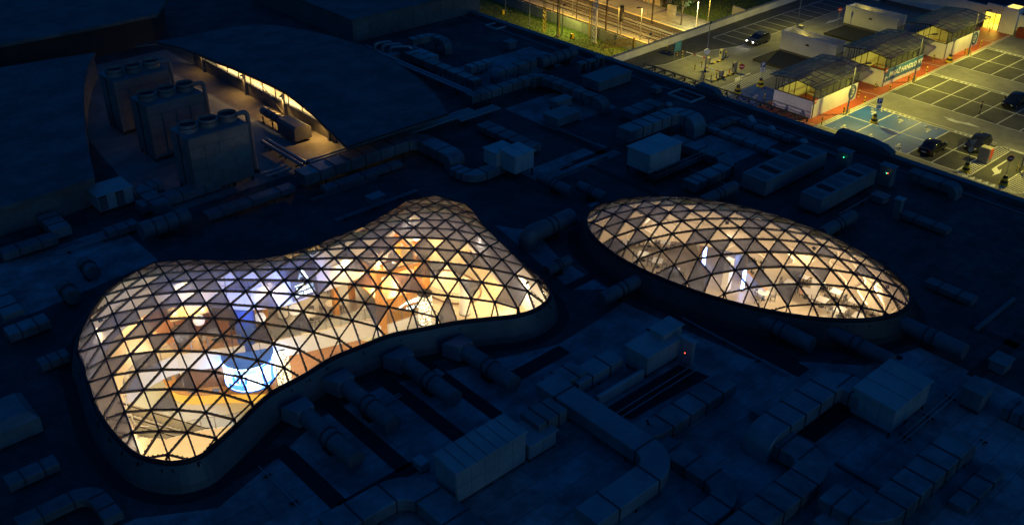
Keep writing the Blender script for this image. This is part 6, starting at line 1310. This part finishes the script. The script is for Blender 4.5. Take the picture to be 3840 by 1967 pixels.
# ---------------- cars
def make_car(lb, m, lights_on=False, hatch=True):
    t = thing('parked_car', lb, 'car', (0, 0, 0)); Lh = 2.1; W2 = .88
    def loft(stations, mm, name, cap=True):
        mb = MB(); k = len(stations[0]); vs = [p for s in stations for p in s]; fs = []
        for i in range(len(stations) - 1):
            for j in range(k): fs.append((i * k + j, i * k + (j + 1) % k, (i + 1) * k + (j + 1) % k, (i + 1) * k + j))
        fs += [tuple(range(k))[::-1], tuple(range((len(stations) - 1) * k, len(stations) * k))]; mb.add(vs, fs); return mb.build(name, mm, t, True)
    def sec(x, w, zb, zt): return [(x, -w, zb + .12), (x, -w * .93, zb), (x, w * .93, zb), (x, w, zb + .12), (x, w, zt - .22), (x, w * .94, zt - .05), (x, w * .75, zt), (x, -w * .75, zt), (x, -w * .94, zt - .05), (x, -w, zt - .22)]
    loft([sec(-2.12, .62, .32, .66), sec(-2.05, .80, .24, .84), sec(-1.6, .88, .2, .94), sec(-.6, .9, .2, .96), (sec(.5, .9, .2, .96)), sec(1.0, .89, .2, .93), sec(1.6, .86, .2, .84), sec(2.0, .78, .24, .72), sec(2.15, .6, .32, .6)], m, 'body')
    def cab(x, w, z): return [(x, -w, .9), (x, w, .9), (x, w, z * .55 + .4), (x, w * .86, z), (x, -w * .86, z), (x, -w, z * .55 + .4)]
    bx = -1.95 if hatch else -1.5
    loft([cab(bx, .72, .94), cab(bx + .35, .78, 1.36), cab(-.9, .80, 1.46), cab(-.1, .80, 1.47), cab(.35, .78, 1.36), cab(1.05, .74, .93)], M['carglass'], 'windows')
    loft([[(x, -w, z), (x, w, z), (x, w * .9, z + .05), (x, -w * .9, z + .05)] for x, w, z in ((bx + .4, .66, 1.37), (-.9, .70, 1.455), (-.1, .70, 1.465), (.3, .67, 1.39))], m, 'roof_panel')
    for x in (-1.3, 1.32):
        for s in (-1, 1):
            w = MB().tube([(x, s * .72, .32), (x, s * .91, .32)], .32, 16).build('wheel', M['black'], t); MB().tube([(x, s * .9, .32), (x, s * .925, .32)], .19, 12).build('rim', M['steel'], w)
    for s in (-1, 1):
        MB().beam((2.0, s * .55, .62), (2.12, s * .5, .62), .26, .13).build('headlight', M['headlight'] if lights_on else M['lens'], t); MB().beam((-2.02, s * .66, .76), (-2.1, s * .62, .76), .22, .14).build('tail_light', M['tail'], t)
        MB().bbox(.75, .95, s * .9 - .1 if s > 0 else -1.0, s * .9 + .1 if s > 0 else -.8, .95, 1.08, .03).build('mirror', m, t)
    MB().box(-2.14, -2.12, -.26, .26, .5, .62).build('number_plate', M['signwhite'], t)
    if lights_on:
        for s in (-1, 1):
            l = bpy.data.objects.new('beam_light', bpy.data.lights.new('beam_light', 'SPOT')); COL.objects.link(l); l.parent = t; l.location = (2.25, s * .5, .62); l.rotation_euler = (math.radians(90 - 12), 0, math.radians(-90)); l.data.energy = 90; l.data.color = (1, .93, .8); l.data.spot_size = math.radians(55); l.data.spot_blend = .8; l.data.shadow_soft_size = .05
    return t
def put(car, loc, rz): car.location = Vector((float(loc[0]), float(loc[1]), ZP + .006)); car.rotation_euler = (0, 0, rz)
put(make_car('dark grey hatchback driving with headlights on near the entry barriers', M['cargrey'], True), C7(2450, 345, ZP), math.pi)
put(make_car('black sedan parked next to the blue bays', M['carblack'], False, False), (107.0, 45.0), 0.0)
put(make_car('black car parked beside the red pay station', M['carblack']), (111.9, 42.0), math.pi)
put(make_car('dark car parked in the second row at the right edge', M['carblack']), (128.6, 45.2), math.pi)
# ---------------- people
def person(name, lb, loc, rz, joints, shirt, trousers, split, cat='person'):
    V, E, R = joints; me = bpy.data.meshes.new('body_skel'); me.from_pydata(V, E, []); o = bpy.data.objects.new('tmp_skel', me); COL.objects.link(o)
    sk = o.modifiers.new('skin', 'SKIN'); 
    for i, r in enumerate(R): me.skin_vertices[0].data[i].radius = (r, r)
    me.skin_vertices[0].data[0].use_root = True; o.modifiers.new('sub', 'SUBSURF').levels = 1; bpy.context.view_layer.update()
    bm = bpy.data.meshes.new_from_object(o.evaluated_get(bpy.context.evaluated_depsgraph_get())); bpy.data.objects.remove(o); bm.name = 'body'
    for m in (M['skin'], shirt, trousers): bm.materials.append(m)
    for p in bm.polygons: p.material_index = split(p.center); p.use_smooth = True
    t = thing(name, lb, cat, (*loc[:2], loc[2])); t.rotation_euler = (0, 0, rz); b = bpy.data.objects.new('body', bm); COL.objects.link(b); b.parent = t
    h = V[4]; MB().lathe((h[0], h[1] + .0, h[2]), [(.06, -.05), (.105, 0), (.11, .06), (.07, .12), (.02, .13)], 12).build('hair', M['cloth_d'], None).parent = t
    hr = [c for c in t.children if c.name.startswith('hair')][0]; hr.location = (h[0] - .01, h[1], h[2] - .04)
    return t
def skel(seated):
    V = [(0, 0, .92), (0, 0, 1.15), (0, 0, 1.38), (0, 0, 1.5), (.02, 0, 1.64)]; R = [.14, .13, .14, .055, .10]; E = [(0, 1), (1, 2), (2, 3), (3, 4)]
    if seated: V = [(0, 0, .52), (0, 0, .76), (.03, 0, 1.0), (.04, 0, 1.12), (.07, 0, 1.25)]
    for s in (-1, 1):
        b = len(V); sh = (V[2][0], s * .19, V[2][2] - .02)
        V += [sh, (sh[0] + .05, s * .25, sh[2] - .29), (sh[0] + (.28 if seated else .10), s * .22, sh[2] - (.30 if seated else .53)), (sh[0] + (.36 if seated else .12), s * .21, sh[2] - (.29 if seated else .61))]; R += [.06, .047, .034, .03]; E += [(2, b), (b, b + 1), (b + 1, b + 2), (b + 2, b + 3)]
        for k in range(5):
            f = len(V); w = V[b + 3]; a = (k - 2) * .016; ln = (.045, .075, .082, .075, .055)[k]; dx = (ln, -.01) if seated else (.01, -ln); V += [(w[0] + dx[0], w[1] + a * (1.6 if k else 2.4), w[2] + dx[1])]; R += [.009]; E += [(b + 3, f)]
        l = len(V)
        if seated: V += [(.05, s * .1, .50), (.45, s * .12, .50), (.44, s * .12, .1), (.56, s * .13, .04)]
        else: V += [(0, s * .1, .86), (.04 * s, s * .11, .48), (-.05 * s, s * .11, .09), (-.05 * s + .13, s * .12, .04)]
        R += [.1, .065, .045, .04]; E += [(0, l), (l, l + 1), (l + 1, l + 2), (l + 2, l + 3)]
    return V, E, R
def split_st(c): return 0 if c.z > 1.46 or (abs(c.y) > .17 and c.z < .87 and c.z > .6) else (1 if c.z > .92 else 2)
def split_se(c): return 0 if c.z > 1.08 or (c.x > .3 and c.z > .62) else (1 if c.z > .55 else 2)
pp = C5(2140, 1118, ZP); person('person', 'person in dark clothes standing among the empty bays at the right', (pp[0], pp[1], ZP + .006), 2.2, skel(False), M['cloth_d'], M['cloth_d'], split_st)
person('person', 'person in a coral red top seated at a restaurant table', (72.35, 38.35, ZU), 2.4, skel(True), M['cloth_r'], M['cloth_d'], split_se); person('person', 'seated person with bare arms at a table left of the coral top', (69.0, 37.5, ZU), -.4, skel(True), M['skin'], M['cloth_d'], split_se)
# ------------------------------------------------------------------ railway beyond the car park wall
ZG = -10.0
def RX(off, y): return 123.4 + off + (y - 101.3) * .054
def band(name, m, o0, o1, y0, y1, z, st=True): 
    o = sheet(name, m, [(RX(o0, y0), y0), (RX(o1, y0), y0), (RX(o1, y1), y1), (RX(o0, y1), y1)], z)
    return tag(o, kind='structure') if st else o
YA, YB = 89, 190
band('grass_verge', M['grass'], -40, -4.1, YA, YB, ZG - .3); band('gravel_path', M['platform'], -3.9, -3.0, YA, YB, ZG - .15); band('ballast_bed', M['ballast'], -3.9, 9.2, YA, YB, ZG - .2)
tag(MB().prism([(RX(-.7, YA), YA), (RX(1.0, YA), YA), (RX(1.0, YB), YB), (RX(-.7, YB), YB)], ZG - .2, ZG + .25).build('low_platform', M['platform']), kind='structure')
tag(MB().prism([(RX(8.9, YA), YA), (RX(16.5, YA), YA), (RX(16.5, YB), YB), (RX(8.9, YB), YB)], ZG - .2, ZG + .35).build('main_platform', M['platform']), kind='structure')
for o, z in ((-.62, .256), (9.0, .356)): band('platform_edge_line', M['edge_y'], o, o + .28, YA, YB, ZG + z)
for q in range(60):
    y = 92 + q * 1.2
    if q % 1 == 0: tag(sheet('paving_joint', M['ballast'], [(RX(9.4, y), y), (RX(16.4, y), y), (RX(16.4, y) , y + .03), (RX(9.4, y), y + .03)], ZG + .354), kind='structure') if q < 30 else None
for k, off in enumerate((-2.2, 3.0, 6.9)):
    t = thing('railway_track', ('track nearest the mall behind the concrete fence', 'middle railway track beside the narrow platform', 'railway track along the wide platform')[k], 'railway track', (RX(off, 100), 100, ZG)); b = MB().box(-1.3, 1.3, -.13, .13, -.16, .02); me = bpy.data.meshes.new('sleeper'); me.from_pydata(b.v, [], b.f); me.materials.append(M['sleeper'] if k != 0 else M['ballast'])
    for q in range(80):
        y = 91.5 + q * .62
        o = bpy.data.objects.new('sleeper', me); COL.objects.link(o); o.parent = t; o.location = (RX(off, y) - t.location.x, y - 100, 0); o.rotation_euler = (0, 0, -.054)
    for s in (-.75, .75): MB().beam((RX(off + s, YA), YA, ZG + .11), (RX(off + s, YB), YB, ZG + .11), .08, .16).build('rail', M['rail'], t)
t = thing('panel_fence', 'grey concrete panel fence along the railway', 'fence', (RX(-4, 100), 100, ZG))
for q in range(40):
    y = 90 + q * 2.0; MB().beam((RX(-4, y + .08), y + .08, ZG + .55), (RX(-4, y + 1.92), y + 1.92, ZG + .55), .08, 1.7).build('fence_panel', M['concrete'], t); MB().beam((RX(-4, y), y, ZG - .3), (RX(-4, y), y, ZG + 1.5), .16, .16).build('fence_post', M['concrete'], t)
t = thing('wire_fence', 'thin wire fence behind the wide platform', 'fence', (RX(17, 110), 110, ZG)); mb = MB()
for q in range(24): y = 92 + q * 2.2; mb.beam((RX(17, y), y, ZG), (RX(17, y), y, ZG + 1.4), .05, .05)
mb.build('posts', M['dark'], t); MB().beam((RX(17, 92), 92, ZG + 1.35), (RX(17, 143), 143, ZG + 1.35), .03, .03).build('top_wire', M['dark'], t)
# grass blades on the verge (nobody could count them)
random.seed(21); mb = MB()
for q in range(9000):
    y = random.uniform(92, 150); x = RX(random.uniform(-14, -4.3), y); h = random.uniform(.08, .3); a = random.uniform(0, 6.28); w = .05; d = (math.cos(a) * w, math.sin(a) * w); l = random.uniform(-.1, .1)
    mb.add([(x - d[0], y - d[1], ZG - .3), (x + d[0], y + d[1], ZG - .3), (x + l, y + l, ZG - .3 + h)], [(0, 1, 2)])
for q in range(7000):
    y = random.uniform(93, 125); x = RX(random.uniform(17.2, 34), y); h = random.uniform(.1, .4); a = random.uniform(0, 6.28); w = .06; d = (math.cos(a) * w, math.sin(a) * w); l = random.uniform(-.1, .1)
    mb.add([(x - d[0], y - d[1], ZG - .1), (x + d[0], y + d[1], ZG - .1), (x + l, y + l, ZG - .1 + h)], [(0, 1, 2)])
tag(mb.build('grass_blades', M['blade']), 'rough green grass beside the railway', 'grass', kind='stuff')
band('grass_bank', M['grass'], 16.5, 60, YA, YB, ZG - .1)
# masts
def mast(p, h, lb, m='ygrey', r=.09, lattice=False, name='mast', cat='mast'):
    t = thing(name, lb, cat, (p[0], p[1], ZG - .3)); x, y, z = p[0], p[1], ZG - .3
    if lattice:
        for a, b in ((-.2, -.2), (.2, -.2), (.2, .2), (-.2, .2)): MB().beam((x + a, y + b, z), (x + a * .7, y + b * .7, z + h), .06, .06).build('leg', M[m], t)
        mb = MB(); n = int(h / .7)
        for k in range(n):
            z0, z1 = z + h * k / n, z + h * (k + 1) / n
            for (a, b), (c, d) in (((-.2, -.2), (.2, -.2)), ((.2, .2), (-.2, .2)), ((-.2, -.2), (-.2, .2))): mb.beam((x + a, y + b, z0), (x + c, y + d, z1), .04, .04)
        mb.build('bracing', M[m], t)
    else: MB().lathe((x, y, z), [(r, 0), (r * .7, h)], 8).build('pole', M[m], t); MB().lathe((x, y, z), [(r * 2.2, 0), (r * 2.2, .15)], 8).build('foot', M['concrete'], t)
    return t
def tp(x, y, z=ZG - .3): return W(1780 + x * 600 / 2576, y * 600 / 2576, z)
mast(tp(495, 190), 5, 'thin grey pole at the left end of the grass verge'); mast(tp(880, 420), 4.5, 'grey pole with a camera box on the verge'); mast(tp(1118, 515), 5.5, 'yellow lattice signal mast behind the roof edge', 'ypost', lattice=True); mast(tp(1325, 572), 7, 'dark catenary mast at the fence', 'dark', .12); mast(tp(1350, 598), 6.5, 'yellow pole next to the dark catenary mast', 'ypost', .1)
mast(tp(1840, 600), 6, 'yellow topped pole near the twin white masts', 'ypost', .1); mast(tp(1866, 655), 7.5, 'slim grey pole left of the twin white masts'); mast(tp(1910, 690), 9, 'left one of the twin white lattice masts', 'signwhite', lattice=True); mast(tp(1945, 705), 9, 'right one of the twin white masts', 'signwhite', .13)
mast(tp(1262, 285), 7, 'brown pole on the narrow platform', 'rail', .09); mast(tp(1635, 385), 6, 'brown pole on the narrow platform, right of the portal', 'rail', .09)
t = mast(tp(2338, 720), 6.5, 'railway signal with a black head by the orange gantry', 'concrete', .1, name='railway_signal', cat='signal'); x, y = t.location.x, t.location.y; MB().bbox(x - .25, x + .25, y - .2, y + .2, ZG + 3.6, ZG + 6.2, .05).build('signal_head', M['black'], t)
for k in range(3): MB().lathe((x - .18, y - .22, ZG + 4 + k * .7), [(.12, -.05), (.14, 0), (.12, .05)], 8).build('lens', M['carglass'], t)
# portal over the tracks
a, b = np.array(tp(1340, 165, ZG + 6)), np.array(tp(1960, 75, ZG + 6)); a = np.array((RX(-3.4, 109), 109, ZG + 6.2)); b = np.array((RX(8.4, 109), 109, ZG + 6.2))
t = thing('catenary_portal', 'lattice catenary portal spanning the tracks', 'portal', (a[0], 109, ZG)); mb = MB()
mb.beam(a, b, .09, .09).beam(a + (0, 0, .6), b + (0, 0, .6), .09, .09)
for k in range(16): f0, f1 = k / 16, (k + 1) / 16; mb.beam(a + (b - a) * f0 + (0, 0, .6 * (k % 2)), a + (b - a) * f1 + (0, 0, .6 * ((k + 1) % 2)), .05, .05)
mb.build('truss', M['rail'], t)
for e in (a, b): MB().beam((e[0], e[1], ZG - .2), (e[0], e[1], ZG + 6.9), .2, .2).build('leg', M['rail'], t)
for off in (-2.2, 3.0, 6.9): MB().tube([(RX(off, 92), 92, ZG + 5.3), (RX(off, 150), 150, ZG + 5.3)], .018, 4).build('contact_wire', M['dark'], t)
# orange gantry at the end of the wall
t = thing('orange_gantry', 'orange lattice gantry with a post beside the deck parapet', 'gantry', (*tp(2560, 840, -8)[:2], ZG)); e = np.array(tp(2560, 720, -5.2)); s = e + np.array((-5.0, 1.9, 0)); s[2] = e[2]; mb = MB()
for dz in (0, .8):
    for dy in (0, .6): mb.beam(s + (0, dy, dz), e + (0, dy, dz), .1, .1)
for k in range(10):
    f0, f1 = k / 10, (k + 1) / 10
    for dy in (0, .6): mb.beam(s + (e - s) * f0 + (0, dy, .8 * (k % 2)), s + (e - s) * f1 + (0, dy, .8 * ((k + 1) % 2)), .07, .07)
mb.build('truss', M['ypost'], t); MB().beam((e[0], e[1], ZG - .2), (e[0], e[1], e[2] + 1.0), .22, .22).build('post', M['ypost'], t)
# platform lamps
lamp_post(*(W(1780 + 2480 * .2329, 860 * .2329, ZG)[:2] + np.array((1.5, 4.0))), ZG + 6.5, 'orange lamp pole beside the orange gantry', 1500, (-.8, -1.2), (1, .58, .08), grp='gantry lamps', base=False, zb=ZG - .3)
for (x, y), lb, pw in (((RX(10.2, 98), 98), 'platform lamp post nearest the car park', 3300), ((RX(10.6, 112), 112), 'platform lamp post in the middle of the wide platform', 3300), ((RX(10.8, 127), 127), 'platform lamp post at the top picture edge', 3300)):
    lamp_post(x, y, ZG + 7, lb, pw, (-1.6, 0), (1, .62, .10), grp='platform lamp posts', base=False, zb=ZG + .35)
for (x, y), lb, pw in (((RX(-.1, 104), 104), 'lamp pole on the narrow platform, nearer one', 2400), ((RX(.2, 121), 121), 'lamp pole on the narrow platform, farther one', 2400)):
    lamp_post(x, y, ZG + 5.5, lb, pw, (-.9, 0), (1, .62, .14), grp='narrow platform lamp poles', base=False, zb=ZG + .25)
lamp_post(*C7(1950, 250, ZG)[:2], ZG + 5, 'white lamp post at the grass bank behind the platform', 2000, (-.6, .3), (.95, 1, .45), m='signwhite', grp='grass bank lamps', base=False, zb=ZG - .1)
lamp_post(RX(-7, 96), 96, ZG + 4.2, 'small lamp on the grass verge below the roof edge', 1300, (.5, .2), (.95, 1, .22), grp='verge lamps', base=False, zb=ZG - .3); lamp_post(RX(-7, 116), 116, ZG + 4.2, 'small lamp at the far end of the grass verge', 1500, (.5, .2), (.95, 1, .2), grp='verge lamps', base=False, zb=ZG - .3)
# low walls, kiosk, trees behind the platform
for pts, h, lb in (([(1720, 130), (1790, 145)], 2.2, 'short concrete wall slab at the back of the platform'), ([(2245, 130), (2420, 195)], 2.0, 'pale concrete wall on the grass bank')):
    a, b = C7(*pts[0], ZG), C7(*pts[1], ZG); tag(MB().beam((a[0], a[1], ZG + h / 2 - .1), (b[0], b[1], ZG + h / 2 - .1), .3, h).build('concrete_wall', M['concrete']), lb, 'wall')
a = C7(1660, 50, ZG); t = thing('kiosk', 'small cream kiosk at the top edge behind the platform', 'kiosk', (a[0], a[1], ZG)); MB().bbox(a[0], a[0] + 3.5, a[1], a[1] + 4, ZG, ZG + 2.6, .05).build('walls', M['cream'], t); MB().box(a[0] - .3, a[0] + 3.8, a[1] - .3, a[1] + 4.3, ZG + 2.603, ZG + 2.8).build('roof', M['gutter'], t); MB().box(a[0] + 1, a[0] + 1.9, a[1] - .04, a[1] - .003, ZG, ZG + 2.1).build('door', M['wood_d'], t)
def tree(p, h, cr, lb, n=900, seed=1):
    random.seed(seed); x, y = p[0], p[1]; t = thing('tree', lb, 'tree', (x, y, ZG - .1)); mb = MB(); mb.sweep([(x, y, ZG - .1), (x + .08, y, ZG + h * .4), (x - .05, y + .1, ZG + h * .8)], [(.13, 0), (.09, .09), (0, .13), (-.09, .09), (-.13, 0), (-.09, -.09), (0, -.13), (.09, -.09)])
    tips = []
    for k in range(9):
        a = k * 2.4; z0 = ZG + h * random.uniform(.4, .75); e = (x + math.cos(a) * cr * random.uniform(.5, .9), y + math.sin(a) * cr * random.uniform(.5, .9), z0 + random.uniform(.3, 1) * h * .3); mb.tube([(x, y, z0), ((x + e[0]) / 2, (y + e[1]) / 2, z0 + .2), e], .035, 5); tips.append(e)
    mb.build('trunk', M['bark'], t); lf = MB(); tips.append((x, y, ZG + h))
    for k in range(n):
        c = random.choice(tips); q = np.array(c) + np.array([random.gauss(0, cr * .24) for _ in range(3)]); u = np.array([random.uniform(-1, 1) for _ in range(3)]); u /= np.linalg.norm(u); v = np.cross(u, (random.random(), random.random(), 1)); v /= np.linalg.norm(v) + 1e-6; s = random.uniform(.07, .15)
        lf.add([q - u * s, q + v * s * .5, q + u * s, q - v * s * .5], [(0, 1, 2, 3)])
    lf.build('crown', M['leaf'], t)
tree(C7(1830, 220, ZG), 6.5, 1.5, 'slender tree standing at the back of the platform', 800, 4); tree(C7(1700, 60, ZG), 2.2, 1.5, 'low bush beside the kiosk at the top edge', 700, 5); tree(C7(1980, 40, ZG), 5.5, 2.2, 'dark tree on the grass bank left of the pale wall', 1200, 6); tree(C7(2160, 20, ZG), 6.5, 2.6, 'dark tree at the top edge above the pale wall', 1400, 7); tree(C7(2420, 10, ZG), 6, 2.4, 'dark tree at the top edge beside the deck parapet', 1200, 8)
p = tp(450, 210, ZG); tag(MB().bbox(p[0] - .25, p[0] + .25, p[1] - .25, p[1] + .25, ZG - .3, ZG + .5, .05).build('junction_box', M['yel']), 'small yellow box on the left grass verge', 'box'); p = tp(1565, 590, ZG); tag(MB().bbox(p[0] - .25, p[0] + .25, p[1] - .25, p[1] + .25, ZG - .3, ZG + .5, .05).build('junction_box', M['yel']), 'small yellow box on the grass near the twin masts', 'box')
